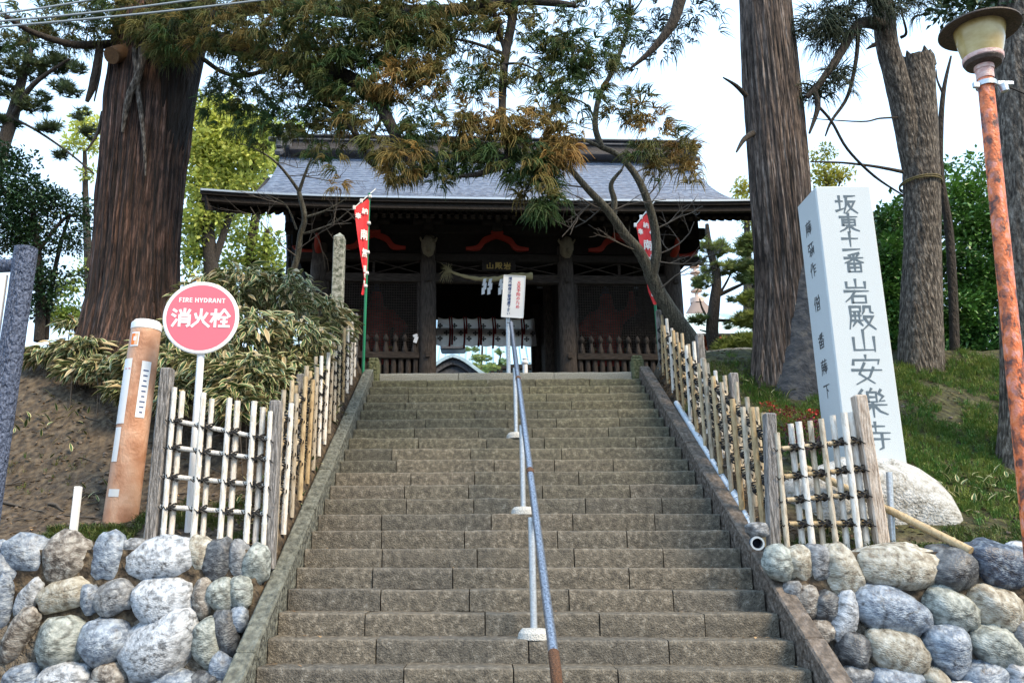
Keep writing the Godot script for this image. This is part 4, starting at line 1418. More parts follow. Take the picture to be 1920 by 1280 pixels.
# ---------- halls beyond the gate ----------
func build_halls():
	# the long hall whose ribbed pale roof fills the gate opening
	var o := thing("main_hall", "temple hall with pale blue ribbed metal roof seen through the gate", "hall", Vector3(0.6, 4.2, -31.5))
	var b := Mesher.new()
	b.bx(Vector3(-3.25, 2.2, -4.5), Vector3(11.5, 4.4, 8), .02)
	part(o, "wall", b.mesh(), M.dark_wood)
	b = Mesher.new()
	b.grid([[Vector3(-9.5, 4.3, 1.5), Vector3(3.0, 4.3, 1.5)], [Vector3(-9.5, 6.6, -2), Vector3(3.0, 6.6, -2)], [Vector3(-9.5, 9.6, -5), Vector3(3.0, 9.6, -5)]])
	b.grid([[Vector3(-9.5, 4.3, -11.5), Vector3(3.0, 4.3, -11.5)], [Vector3(-9.5, 9.6, -5), Vector3(3.0, 9.6, -5)]], true)
	part(o, "roof", b.mesh(), M.hall_roof)
	for k in 50:
		var x := -9.4 + k * .251
		b = Mesher.new()
		b.bar(Vector3(x, 4.34, 1.5), Vector3(x, 6.64, -2), .07, .07, 0.0)
		b.bar(Vector3(x, 6.64, -2), Vector3(x, 9.64, -5), .07, .07, 0.0)
		part(o, "roof_rib", b.mesh(), M.hall_roof)
	b = Mesher.new()
	b.bx(Vector3(-3.25, 4.2, 1.4), Vector3(12.5, .16, .2), .02)
	part(o, "fascia_board", b.mesh(), M.dark_wood)
	for k in 40:
		b = Mesher.new()
		b.bx(Vector3(-9.2 + k * .31, 4.03, 1.1), Vector3(.12, .14, .9), .01)
		part(o, "rafter", b.mesh(), M.dark_wood)
	b = Mesher.new()
	b.bx(Vector3(-3.25, 9.75, -5), Vector3(12.5, .6, .7), .05)
	part(o, "ridge", b.mesh(), M.ridge_grey)
	# the smaller hall with a curved dark gable on the left
	o = thing("small_hall", "dark curved gable of a side hall with blue roof edge and gold crest", "hall", Vector3(-0.86, 3.80, -25.0))
	o.scale = Vector3(.75, .75, .75)
	b = Mesher.new()
	b.bx(Vector3(0, 2.0, -2.4), Vector3(3.0, 4.0, 4.0), .02)
	part(o, "wall", b.mesh(), M.dark_wood)
	b = Mesher.new()
	var e := Mesher.new()
	var in_ := Mesher.new()
	var top := []
	var bot := []
	for k in 25:
		var u := (k - 12) / 12.0
		var y := 5.12 - .62 * (1.0 - cos(u * PI)) * .62 - .22 * absf(u) + .10 * pow(absf(u), 6)
		top.append(Vector3(u * 1.75, y, 0))
		bot.append(Vector3(u * 1.75, y - .16, 0))
	var t2 := []
	for q in top:
		t2.append(q + Vector3(0, .35, -4.2))
	b.grid([top, t2])
	part(o, "roof", b.mesh(), M.hall_roof)
	for k in 24:
		e.bar(top[k] + Vector3(0, -.04, .03), top[k + 1] + Vector3(0, -.04, .03), .08, .13, 0.0)
		in_.bar(top[k] + Vector3(0, -.24, -.12), top[k + 1] + Vector3(0, -.24, -.12), .1, .24, 0.0)
		in_.quad_out(bot[k] + Vector3(0, -.2, -.2), bot[k + 1] + Vector3(0, -.2, -.2), Vector3(bot[k + 1].x, 2.5, -.2), Vector3(bot[k].x, 2.5, -.2), Vector3(0, 3, -3))
	part(o, "eave_edge", e.mesh(), M.hall_roof)
	part(o, "gable_board", in_.mesh(), M.ridge_grey)
	b = Mesher.new()
	b.bx(Vector3(0, 5.45, -.3), Vector3(1.0, .24, .8), .06)
	b.bx(Vector3(0, 5.66, -.3), Vector3(.66, .20, .6), .06)
	b.bx(Vector3(-.0, 5.86, -.3), Vector3(.34, .22, .4), .06)
	part(o, "ridge_end_ornament", b.mesh(), M.ridge_grey)
	b = Mesher.new()
	b.lathe(Transform3D(Basis(Vector3.RIGHT, PI / 2), Vector3(.04, 5.63, .02)), [Vector2(.13, 0), Vector2(.12, .05), Vector2(0, .06)], 12)
	part(o, "gold_crest", b.mesh(), M.gold)
	# small white post right of the handrail, beyond the gate
	o = thing("white_post", "small white post with round cap seen through the gate", "post", Vector3(1.255, 6.756, -24.000))
	b = Mesher.new()
	b.lathe(Transform3D(), [Vector2(.07, -.6), Vector2(.07, .35), Vector2(.10, .37), Vector2(.10, .42), Vector2(.06, .46), Vector2(.08, .52), Vector2(0, .58)], 12)
	part(o, "shaft", b.mesh(), M.white_paint)
	# red-brown hall at the right edge of the gate
	o = thing("red_hall", "red timbered hall with pale green roof behind the right pine", "hall", Vector3(10.024, 8.963, -34.000))
	b = Mesher.new()
	b.bx(Vector3(1.2, 0.2, -3), Vector3(9, 3.0, 5), .02)
	part(o, "wall", b.mesh(), M.red_wall)
	b = Mesher.new()
	b.grid([[Vector3(-3.9, 1.55, .5), Vector3(6.5, 1.55, .5)], [Vector3(-3.6, 2.3, -1.5), Vector3(6.2, 2.3, -1.5)], [Vector3(-3.2, 3.4, -3), Vector3(6.2, 3.4, -3)]])
	part(o, "roof", b.mesh(), M.green_roof)
	b = Mesher.new()
	b.bx(Vector3(1.3, 1.49, .45), Vector3(10.4, .10, .12), .01)
	part(o, "fascia_board", b.mesh(), M.dark_wood)
	for k in 44:
		b = Mesher.new()
		b.bx(Vector3(-3.7 + k * .235, 1.36, .15), Vector3(.10, .10, .7), .01)
		part(o, "rafter", b.mesh(), M.red_wood)
	for k in 9:
		b = Mesher.new()
		b.bx(Vector3(-3.2 + k * 1.15, .5, -.45), Vector3(.2, 1.7, .2), .02)
		b.bx(Vector3(-3.2 + k * 1.15, 1.12, -.35), Vector3(.6, .16, .3), .03)
		part(o, "column", b.mesh(), M.red_wood)
	# pagoda
	o = thing("pagoda", "white and orange pagoda with ringed spire behind the right pine", "pagoda", Vector3(12.854, 13.909, -48.000))
	b = Mesher.new()
	b.bx(Vector3(0, -1.0, -1), Vector3(2.2, 4.4, 2.2), .05)
	part(o, "wall", b.mesh(), M.pagoda_white)
	b = Mesher.new()
	b.lathe(Transform3D(Basis(Vector3.UP, PI / 4), Vector3(0, 1.0, -1)), [Vector2(2.3, 0), Vector2(2.2, .12), Vector2(1.2, .7), Vector2(.55, 1.5), Vector2(.4, 1.7)], 4)
	part(o, "roof", b.mesh(), M.pagoda_roof)
	b = Mesher.new()
	b.lathe(Transform3D(Basis(), Vector3(0, 2.6, -1)), [Vector2(.42, 0), Vector2(.42, .3), Vector2(.12, .4), Vector2(.10, 4.6), Vector2(0, 5.0)], 10)
	var sp := part(o, "spire", b.mesh(), M.pagoda_orange)
	for k in 9:
		b = Mesher.new()
		b.lathe(Transform3D(Basis(), Vector3(0, 3.3 + k * .38, -1)), [Vector2(.12, 0), Vector2(.34 - .014 * k, .02), Vector2(.34 - .014 * k, .12), Vector2(.12, .14)], 12)
		part(sp, "ring", b.mesh(), M.pagoda_orange)
	# roof corner of a house behind the right hedge
	o = thing("house", "dark sloping eave of a low house behind the hedge right of the pillar", "house", Vector3(8.988, 6.401, -19.000))
	b = Mesher.new()
	b.bx(Vector3(.2, .6, -2.2), Vector3(2.2, 4.2, 3), .02)
	part(o, "wall", b.mesh(), M.ridge_brown)
	b = Mesher.new()
	b.grid([[Vector3(-1.6, 3.30, .3), Vector3(1.7, 2.70, .3)], [Vector3(-1.6, 3.42, -2.6), Vector3(1.7, 2.82, -2.6)]])
	b.bar(Vector3(-1.6, 3.24, .3), Vector3(1.7, 2.64, .3), .12, .14, .01)
	part(o, "roof", b.mesh(), M.ridge_grey)

# ---------- bamboo fences ----------
func bamboo(a: Vector3, e: Vector3, r: float, taper := 0.94) -> ArrayMesh:
	var b := Mesher.new()
	var length := (e - a).length()
	var path := []
	var rad := []
	var s := -rr(0.0, .16)
	var marks := [0.0, length]
	while s < length:
		for o in [-.010, -.003, .003, .010]:
			if s + o > 0.004 and s + o < length - 0.004:
				marks.append(s + o)
		s += rr(.17, .26)
	marks.sort()
	# node rings stand proud of the cane
	var last := -1.0
	var run := 0
	for q in marks:
		run = run + 1 if q - last < 0.012 else 0
		last = q
		path.append(a.lerp(e, q / length))
		rad.append(r * lerpf(1.0, taper, q / length) * (1.12 if run in [1, 2] else 1.0))
	b.tube(path, rad, 10, true)
	return b.mesh()

func tie_mesh() -> ArrayMesh:
	# cord wound crosswise round two canes, with two loose tails
	var b := Mesher.new()
	for s in [-1.0, 1.0]:
		var p := []
		for k in 11:
			var a := TAU * k / 10.0
			p.append(Vector3(.036 * cos(a) , .030 * s * cos(a), .046 * sin(a)))
		var w := []
		for k in 11:
			w.append(.0075)
		b.tube(p, w, 5, false)
		b.tube([Vector3(.01, 0, .046), Vector3(.03 * s, -.022, .062), Vector3(.05 * s, -.012 - .02 * s, .066)], [.006, .006, .005], 4, true)
	var w2 := []
	var p2 := []
	for k in 11:
		var a := TAU * k / 10.0
		p2.append(Vector3(.040 * cos(a), .004, .042 * sin(a)))
		w2.append(.009)
	b.tube(p2, w2, 5, false)
	return b.mesh()

func timber(p: Vector3, top: Vector3, w: float) -> ArrayMesh:
	var b := Mesher.new()
	b.bar(p, top, w, w, .012)
	return b.mesh()

func build_fences():
	var tie := tie_mesh()
	# the two short panels on top of the boulder walls
	for side in 2:
		var o := thing("bamboo_fence", ["short pale bamboo fence on the left wall before the fire hydrant sign", "short bamboo fence on the right wall before the inscribed pillar"][side], "fence", [Vector3(-2.3, 1.66, -7.3), Vector3(2.8, 1.66, -7.3)][side], "bamboo lattice fences")
		var ends: Array
		var pal: Array
		if side == 0:
			wpart(o, "post", timber(Vector3(-2.81, 1.60, -7.3), Vector3(-2.79, 3.23, -7.3), .105), M.grey_wood)
			wpart(o, "post", timber(Vector3(-1.79, 1.50, -7.3), Vector3(-1.80, 2.93, -7.3), .10), M.grey_wood)
			ends = [[-2.78, 2.78, -1.78, 2.58], [-2.78, 2.54, -1.78, 2.41], [-2.78, 2.285, -1.78, 2.19], [-2.78, 2.025, -1.78, 1.955]]
			pal = [[-2.70, 3.05], [-2.655, 3.03], [-2.44, 3.00], [-2.385, 2.96], [-2.205, 2.95], [-2.155, 2.94], [-1.985, 2.92], [-1.925, 2.88], [-1.835, 2.83]]
		else:
			wpart(o, "post", timber(Vector3(2.37, 1.50, -7.3), Vector3(2.45, 2.79, -7.3), .095), M.grey_wood)
			wpart(o, "post", timber(Vector3(3.26, 1.60, -7.3), Vector3(3.215, 2.94, -7.3), .105), M.stake_wood)
			ends = [[2.44, 2.48, 3.22, 2.56], [2.43, 2.245, 3.22, 2.325], [2.42, 2.055, 3.22, 2.115], [2.41, 1.868, 3.22, 1.877]]
			pal = [[2.485, 2.62], [2.635, 2.705], [2.675, 2.71], [2.80, 2.73], [2.865, 2.735], [2.995, 2.775], [3.06, 2.785], [3.15, 2.80]]
		var k := 0
		for e in ends:
			wpart(o, "rail", bamboo(Vector3(e[0], e[1], -7.3), Vector3(e[2], e[3], -7.3), .021, .9), M.bamboo_white if side == 0 else M.bamboo[k % 2 * 4])
			k += 1
		for q in pal:
			var front: bool = pal.find(q) % 2 == 0
			var z: float = -7.262 if front else -7.338
			var m: Material = M.bamboo_white if side == 0 or rng.randf() < .8 else M.bamboo[2]
			wpart(o, "cane", bamboo(Vector3(q[0] + rr(-.012, .012), ground(q[0], -z) - .06, z), Vector3(q[0], q[1], z), rr(.024, .029), .95), m)
			for e in ends:
				var y: float = lerpf(e[1], e[3], (q[0] - e[0]) / (e[2] - e[0]))
				part(o, "rope_tie", tie, M.rope_black, Transform3D(Basis(Vector3.FORWARD, rr(-.25, .25)), Vector3(q[0], y, -7.3) - o.position))
	# the long fences that climb along the stairs
	for side in 2:
		var o := thing("bamboo_fence", ["long bamboo fence climbing along the left side of the stairs beside the variegated bushes", "long bamboo fence climbing along the right side of the stairs beside the white pipe"][side], "fence", [Vector3(-1.84, 1.7, -7.5), Vector3(2.52, 1.7, -7.5)][side], "bamboo lattice fences")
		var fx := func(d: float) -> float: return lerpf(-1.83, -1.92, (d - 7.3) / 5.1) if side == 0 else lerpf(2.43, 2.68, (d - 7.3) / 5.1)
		var low := func(d: float) -> float: return stair_height(d) + lerpf(.34, .10, (d - 7.3) / 5.1)
		var high := func(d: float) -> float: return lerpf(2.86, 5.12, (d - 7.3) / 5.1) if side == 0 else lerpf(2.76, 5.08, (d - 7.3) / 5.1)
		for k in 4:
			var t: float = [.20, .40, .60, .80][k]
			# each rail is two canes lashed end to end
			for h in 2:
				var da: float = [7.32, 9.8][h]
				var db: float = [9.95, 12.4][h]
				var ya := lerpf(low.call(da), high.call(da), t)
				var yb := lerpf(low.call(db), high.call(db), t)
				wpart(o, "rail", bamboo(Vector3(fx.call(da) , ya + h * .0, -da), Vector3(fx.call(db), yb, -db), .022, .85), M.bamboo[(k + h) % 3 * 2 % 5])
		var d := 7.46
		var n := 0
		while d < 12.42:
			var x: float = fx.call(d)
			var off := .045 if n % 2 == 0 else -.045
			var lean := rr(-.03, .03)
			var gy := maxf(low.call(d) - .12, ground(x, d) - .05) - .05
			wpart(o, "cane", bamboo(Vector3(x + off, gy, -d), Vector3(x + off + rr(-.02, .02), high.call(d) + rr(-.10, .10), -d + lean), rr(.021, .029), .94), M.bamboo[rng.randi() % 5] if rng.randf() < .8 else M.bamboo_white)
			for t in [.20, .40, .60, .80]:
				part(o, "rope_tie", tie, M.rope_black, Transform3D(Basis(Vector3.UP, PI / 2) * Basis(Vector3.FORWARD, rr(-.5, .1)), Vector3(x, lerpf(low.call(d), high.call(d), t), -d) - o.position))
			n += 1
			d += rr(.085, .13) if n % 2 == 1 else rr(.19, .27)
		wpart(o, "post", timber(Vector3(fx.call(12.5), 4.1, -12.5), Vector3(fx.call(12.5), 5.26, -12.5), .08), M.grey_wood)
		if side == 1: # the two mid posts with rounded heads behind the canes
			for dd in [8.9, 10.4]:
				wpart(o, "post", timber(Vector3(fx.call(dd) + .14, stair_height(dd), -dd), Vector3(fx.call(dd) + .14, stair_height(dd) + 1.22, -dd), .09), M.grey_wood)
		else:
			for dd in [9.2, 10.9]:
				wpart(o, "post", timber(Vector3(fx.call(dd) - .14, stair_height(dd), -dd), Vector3(fx.call(dd) - .14, stair_height(dd) + 1.15, -dd), .09), M.grey_wood)

# a curved label stuck on an upright post of radius r
func sticker(at: Transform3D, r: float, a0: float, a1: float, y0: float, y1: float) -> ArrayMesh:
	var b := Mesher.new()
	var rows := []
	for k in 2:
		var row := []
		for s in 9:
			var a := lerpf(a0, a1, s / 8.0)
			row.append(at * Vector3(r * sin(a), [y1, y0][k], r * cos(a)))
		rows.append(row)
	b.grid(rows)
	return b.mesh()

func build_street_things():
	# handrail up the middle of the stairs
	var o := thing("handrail", "blue-grey metal handrail on three posts up the middle of the stairs", "handrail", Vector3(0.41, 1.05, -6.62))
	var rail_y := func(d: float) -> float: return .845 + .549 * (d - 6.3) + .84
	var rx := func(d: float) -> float: return lerpf(.392, .455, (d - 5.0) / 7.5)
	for k in 3:
		var da: float = [5.02, 7.45, 9.9][k]
		var db: float = [7.445, 9.895, 12.5][k]
		var b := Mesher.new()
		b.tube([Vector3(rx.call(da), rail_y.call(da), -da), Vector3(rx.call(db), rail_y.call(db), -db)], [.030, .030], 12)
		wpart(o, "rail", b.mesh(), M.rail_blue)
	for d in [7.45, 9.9]:
		var b := Mesher.new()
		b.tube([Vector3(rx.call(d - .04), rail_y.call(d - .04), -d + .04), Vector3(rx.call(d + .04), rail_y.call(d + .04), -d - .04)], [.033, .033], 12)
		wpart(o, "joint_sleeve", b.mesh(), M.rust)
	var b := Mesher.new()
	b.tube([Vector3(rx.call(5.16), rail_y.call(5.16), -5.16), Vector3(rx.call(5.02), rail_y.call(5.02), -5.02), Vector3(.39, .90, -4.93), Vector3(.39, .70, -4.9), Vector3(.39, .06, -4.9)], [.0325, .0325, .032, .031, .031], 12)
	wpart(o, "rusted_end", b.mesh(), M.rust)
	for k in 3:
		var p: Vector3 = [Vector3(.372, 1.018, -6.72), Vector3(.398, 2.025, -8.55), Vector3(.415, 3.03, -10.38)][k]
		b = Mesher.new()
		b.tube([p, Vector3(p.x, rail_y.call(-p.z) - .02, p.z)], [.026, .026], 12)
		wpart(o, "post", b.mesh(), M.galvanised)
		b = Mesher.new()
		b.lathe(Transform3D(Basis(), p), [Vector2(.125, -.01), Vector2(.115, .035), Vector2(.09, .065), Vector2(.03, .07)], 14)
		wpart(o, "footing", b.mesh(), M.concrete_white)
	b = Mesher.new()
	b.tube([Vector3(.42, TOP - .02, -12.95), Vector3(.425, 5.30, -12.95)], [.032, .032], 12)
	wpart(o, "post", b.mesh(), M.galvanised)
	# notice board on the rail's upper post
	o = thing("notice_sign", "white notice board with red and blue Japanese writing above the handrail", "sign", Vector3(.515, 5.26, -12.88))
	b = Mesher.new()
	var tilt := Basis(Vector3.BACK, -.075)
	b.box(Transform3D(tilt, Vector3(0, .365, 0)), Vector3(.345, .69, .025), .004)
	part(o, "board", b.mesh(), M.white_paint)
	for e in [[Vector3(0, .345, 0), Vector3(.345, .012, .012)], [Vector3(0, -.345, 0), Vector3(.345, .012, .012)], [Vector3(.17, 0, 0), Vector3(.012, .68, .012)], [Vector3(-.17, 0, 0), Vector3(.012, .68, .012)]]:
		b = Mesher.new()
		b.box(Transform3D(tilt, Vector3(0, .365, .016) + tilt * (e[0] as Vector3)), e[1], .002)
		part(o, "frame_strip", b.mesh(), M.off_white)
	b = Mesher.new()
	b.bx(Vector3(-.09, .03, -.03), Vector3(.05, .16, .03), .004)
	part(o, "bracket", b.mesh(), M.galvanised)
	var red := Mesher.new()
	var ink := Mesher.new()
	var t1 := "火災予防のため"
	var t2 := "境内喫煙は御遠慮下さい"
	for k in t1.length():
		glyph(red, t1[k], Transform3D(tilt, Vector3(0, .365, .014) + tilt * Vector3(.075, .235 - .066 * k, 0)), .064, .0075, .002)
	for k in t2.length():
		glyph(ink, t2[k], Transform3D(tilt, Vector3(0, .365, .014) + tilt * Vector3(-.065, .295 - .0575 * k, 0)), .055, .0065, .002)
	part(o, "red_writing", red.mesh(), M.ink_red)
	part(o, "blue_writing", ink.mesh(), M.ink_blue)
	# fire hydrant sign
	o = thing("fire_hydrant_sign", "round red fire hydrant sign with white Japanese characters on a white pole", "sign", Vector3(-2.60, 1.72, -7.6))
	b = Mesher.new()
	b.tube([Vector3(0, -.2, -.01), Vector3(-.01, 2.3, -.01)], [.034, .034], 14)
	part(o, "pole", b.mesh(), M.white_paint)
	b = Mesher.new()
	var face := Transform3D(Basis(Vector3.UP, .12) * Basis(Vector3.RIGHT, PI / 2), Vector3(-.016, 2.055, .035))
	b.lathe(face, [Vector2(0, -.012), Vector2(.345, -.012), Vector2(.350, -.004), Vector2(.350, .006), Vector2(.338, .012), Vector2(0, .012)], 48)
	part(o, "rim_plate", b.mesh(), M.white_paint)
	b = Mesher.new()
	b.lathe(face, [Vector2(.316, .010), Vector2(.316, .0145), Vector2(0, .0145)], 48)
	part(o, "red_disc", b.mesh(), M.sign_red)
	var up := Transform3D(Basis(Vector3.UP, .12), Vector3(-.016, 2.055, .035))
	for k in 3:
		b = Mesher.new()
		glyph(b, ["消", "火", "栓"][k], up * Transform3D(Basis(), Vector3(-.178 + .178 * k, -.005, .015)), .185, .024, .003)
		part(o, "character", b.mesh(), M.white_paint)
	var tm := TextMesh.new()
	tm.text = "FIRE HYDRANT"
	var sf := SystemFont.new()
	sf.font_names = PackedStringArray(["Droid Sans"])
	sf.font_weight = 700
	tm.font = sf
	tm.font_size = 48
	tm.pixel_size = .00128
	tm.depth = .003
	part(o, "lettering", tm, M.white_paint, up * Transform3D(Basis(), Vector3(0, .165, .0165)))
	# orange-brown utility marker
	var base := Vector3(-3.35, 1.78, -7.9)
	var axis := (Vector3(-3.262, 3.84, -7.9) - base).normalized()
	var side := axis.cross(Vector3.BACK).normalized()
	o = thing("marker_post", "thick orange-brown marker post with white cap and pasted labels on the left bank", "post", base)
	var lean := Transform3D(Basis(side, axis, side.cross(axis)), Vector3.ZERO)
	var r := .142
	b = Mesher.new()
	b.tube([lean * Vector3(0, -.3, 0), lean * Vector3(0, 1.0, 0), lean * Vector3(0, 2.04, 0)], [.158, .150, .140], 32)
	part(o, "shaft", b.mesh(), M.terracotta)
	b = Mesher.new()
	b.lathe(lean * Transform3D(Basis(), Vector3(0, 2.0, 0)), [Vector2(.145, -.03), Vector2(.145, .03), Vector2(.12, .06), Vector2(0, .07)], 28)
	part(o, "cap", b.mesh(), M.white_paint)
	var lab := [[1.78, 1.92, -.60, .02, M.white_paint, .148, "label"], [1.035, 1.66, -1.25, -.20, M.white_paint, .153, "label"], [1.10, 1.64, .42, 1.0, M.white_paint, .153, "label"], [.68, 1.0, -.85, -.30, M.white_paint, .156, "label"], [.36, .43, -.60, .12, M.off_white, .1575, "label"], [1.795, 1.905, -.55, -.27, M.orange, .150, "emblem"], [1.795, 1.905, -.27, -.04, M.emblem_pale, .150, "emblem"], [1.835, 1.875, -.36, -.14, M.white_paint, .1515, "emblem"]]
	for e in lab:
		part(o, e[6], sticker(lean, e[5], e[2], e[3], e[0], e[1]), e[4])
	var pm := Mesher.new()
	for k in 9:
		var y := 1.15 + .05 * k
		var a := .72
		var xf := lean * Transform3D(Basis(Vector3.UP, a), Vector3(.155 * sin(a), y, .155 * cos(a)))
		pm.box(xf, Vector3(.03 + .01 * (k % 3), .012, .002), 0.0)
	part(o, "print", pm.mesh(), M.ink_blue)
	pm = Mesher.new()
	for k in 2:
		var a := -.62 + .3 * k
		pm.box(lean * Transform3D(Basis(Vector3.UP, a), Vector3(.155 * sin(a), 1.56, .155 * cos(a))), Vector3(.022, .007, .002), 0.0)
	part(o, "red_print", pm.mesh(), M.ink_red)
	# white stakes
	for k in 2:
		var p: Vector3 = [Vector3(-3.465, 1.70, -7.25), Vector3(3.39, 1.62, -7.42)][k]
		var q: Vector3 = [Vector3(-3.462, 2.19, -7.25), Vector3(3.445, 2.30, -7.42)][k]
		o = thing("stake", ["short white square stake in the grass left of the marker post", "thin white stake between the right fence post and the granite base"][k], "stake", p)
		b = Mesher.new()
		if k == 0:
			b.bar(p, q, .055, .055, .006)
		else:
			b.tube([p, q], [.027, .027], 10)
		wpart(o, "shaft", b.mesh(), M.white_paint if k == 0 else M.galvanised)
	# log-framed notice board at the left edge
	o = thing("log_signboard", "white board hung in a dark blue log frame at the left edge", "signboard", Vector3(-3.70, -.10, -6.3))
	b = knobby([Vector3(-3.70, -.12, -6.3), Vector3(-3.68, 1.4, -6.3), Vector3(-3.66, 2.8, -6.3), Vector3(-3.645, 4.0, -6.3)], [.10, .092, .088, .085], 28, 10, .055, 2.6, 4.0, 71)
	wpart(o, "post", b.mesh(), M.log_blue)
	b = knobby([Vector3(-6.4, -.12, -6.3), Vector3(-6.36, 1.6, -6.3), Vector3(-6.32, 4.0, -6.3)], [.10, .09, .085], 20, 10, .055, 2.6, 4.0, 72)
	wpart(o, "post", b.mesh(), M.log_blue)
	b = knobby([Vector3(-3.60, 3.86, -6.3), Vector3(-5.0, 3.83, -6.3), Vector3(-6.5, 3.86, -6.3)], [.052, .056, .05], 18, 10, .05, 2.6, 4.0, 73)
	wpart(o, "cross_log", b.mesh(), M.log_blue)
	b = Mesher.new()
	b.bx(Vector3(-5.03, 3.03, -6.3), Vector3(2.52, 1.5, .04), .006)
	wpart(o, "board", b.mesh(), M.white_paint)
	# street lamp
	var foot := Vector3(4.08, -.11, -6.2)
	var top := Vector3(4.031, 5.371, -6.200)
	foot = top + (Vector3(3.826, 2.267, -6.200) - top) * ((top.y + .11) / (top.y - (Vector3(3.826, 2.267, -6.200)).y))
	o = thing("street_lamp", "rusty orange street lamp with dark brim and amber glass at the right edge", "street lamp", foot)
	b = Mesher.new()
	b.tube([foot, foot.lerp(top, .5), top], [.062, .060, .056], 20)
	wpart(o, "pole", b.mesh(), M.lamp_paint)
	var ax := (top - foot).normalized()
	ax = (ax + Vector3(-.02, 0, .0)).normalized()
	var s2 := ax.cross(Vector3.BACK).normalized()
	var lx := Transform3D(Basis(s2, ax, s2.cross(ax)), top)
	b = Mesher.new()
	b.lathe(lx, [Vector2(.062, -.10), Vector2(.064, -.02), Vector2(.070, -.02), Vector2(.072, .05), Vector2(.066, .06)], 24)
	wpart(o, "collar", b.mesh(), M.lamp_pink)
	b = Mesher.new()
	b.lathe(lx, [Vector2(.05, .01), Vector2(.125, .028), Vector2(.138, .05), Vector2(.140, .062)], 28)
	wpart(o, "cup", b.mesh(), M.lamp_dark)
	b = Mesher.new()
	b.lathe(lx, [Vector2(.141, .058), Vector2(.145, .066), Vector2(.147, .094), Vector2(.141, .098)], 28)
	wpart(o, "rim_band", b.mesh(), M.lamp_pink)
	b = Mesher.new()
	b.lathe(lx, [Vector2(.136, .098), Vector2(.150, .15), Vector2(.168, .24), Vector2(.182, .335), Vector2(.184, .36)], 36)
	wpart(o, "glass_bowl", b.mesh(), M.lamp_glass)
	b = Mesher.new()
	b.lathe(lx, [Vector2(.184, .352), Vector2(.24, .348), Vector2(.285, .338), Vector2(.294, .342), Vector2(.292, .354), Vector2(.24, .385), Vector2(.14, .43), Vector2(.05, .45), Vector2(0, .452)], 40)
	wpart(o, "brim", b.mesh(), M.lamp_dark)
	b = Mesher.new()
	b.lathe(lx, [Vector2(.066, -.17), Vector2(.074, -.17), Vector2(.074, -.13), Vector2(.066, -.13)], 20)
	b.box(lx * Transform3D(Basis(), Vector3(.13, -.145, .02)), Vector3(.13, .035, .035), .006)
	b.box(lx * Transform3D(Basis(), Vector3(-.09, -.165, .02)), Vector3(.05, .05, .03), .006)
	b.tube([lx * Vector3(.11, -.16, .03), lx * Vector3(.12, -.22, .03)], [.035, .03], 10)
	wpart(o, "cable_clamp", b.mesh(), M.galvanised)
	var cable := thing("overhead_cable", "thin dark cable running right from the street lamp clamp", "cable", lx * Vector3(.13, -.15, 0))
	b = Mesher.new()
	limb(b, [lx * Vector3(.13, -.15, 0), lx * Vector3(1.6, -.28, -.4), lx * Vector3(6, .6, -2)], [.007, .007, .007], 5, 8)
	wpart(cable, "cable", b.mesh(), M.rope_black)
	# overhead cables at the top left
	for k in 3:
		var c := thing("overhead_cable", ["grey overhead cable crossing the top left corner, uppermost of three", "grey overhead cable crossing the top left corner, middle of three", "grey overhead cable crossing the top left corner, lowest of three"][k], "cable", Vector3(-4.947, 7.094, -7.500), "overhead cables at the top left")
		b = Mesher.new()
		var pa: Vector3 = [Vector3(-6.183, 6.580, -7.000), Vector3(-6.172, 6.520, -7.000), Vector3(-6.158, 6.444, -7.000)][k]
		var pm2: Vector3 = [Vector3(-4.563, 7.524, -8.000), Vector3(-3.956, 7.439, -8.000), Vector3(-3.478, 7.398, -8.000)][k]
		var pb: Vector3 = [Vector3(-1.294, 9.063, -9.000), Vector3(-0.888, 8.662, -9.000), Vector3(-0.624, 8.501, -9.000)][k]
		limb(b, [pa, pm2, pb], [.012, .012, .012], 6, 14)
		wpart(c, "cable", b.mesh(), M.cable_grey)
	# pipes beside the right kerb
	o = thing("pipe", "long pale blue plastic pipe lying along the right kerb of the stairs", "pipe", Vector3(2.40, 2.0, -8.0))
	b = Mesher.new()
	limb(b, [Vector3(2.53, stair_height(11.05) + .12, -11.05), Vector3(2.50, stair_height(10) + .11, -10.0), Vector3(2.48, stair_height(9) + .10, -9.0), Vector3(2.45, stair_height(8.2) + .10, -8.2), Vector3(2.37, stair_height(7.75) + .10, -7.75)], [.034, .038, .038, .038, .036], 12, 5)
	wpart(o, "tube", b.mesh(), M.pvc_white)
	for d in [9.9, 8.55]:
		b = Mesher.new()
		var x := lerpf(2.46, 2.52, (d - 8.2) / 2.8)
		b.tube([Vector3(x, stair_height(d - .08) + .105, -d + .08), Vector3(x + .008, stair_height(d + .08) + .105, -d - .08)], [.046, .046], 12)
		wpart(o, "coupling", b.mesh(), M.pvc_white)
	o = thing("drain_pipe", "short grey drain pipe end poking out beside the right wall corner", "pipe", Vector3(2.195, 1.710, -7.120))
	b = Mesher.new()
	b.lathe(Transform3D(Basis(Vector3.UP, -.22) * Basis(Vector3.RIGHT, PI / 2 + .06), Vector3.ZERO), [Vector2(.036, -.16), Vector2(.046, -.16), Vector2(.046, -.02), Vector2(.053, -.02), Vector2(.053, .06), Vector2(.040, .06), Vector2(.040, -.16)], 20)
	part(o, "tube", b.mesh(), M.pvc)
	b = Mesher.new()
	b.lathe(Transform3D(Basis(Vector3.UP, -.22) * Basis(Vector3.RIGHT, PI / 2 + .06), Vector3.ZERO), [Vector2(.052, -.13), Vector2(0, -.125)], 16)
	part(o, "hole_shade_disc", b.mesh(), M.ink)  # black disc paints the shade deep inside the pipe mouth
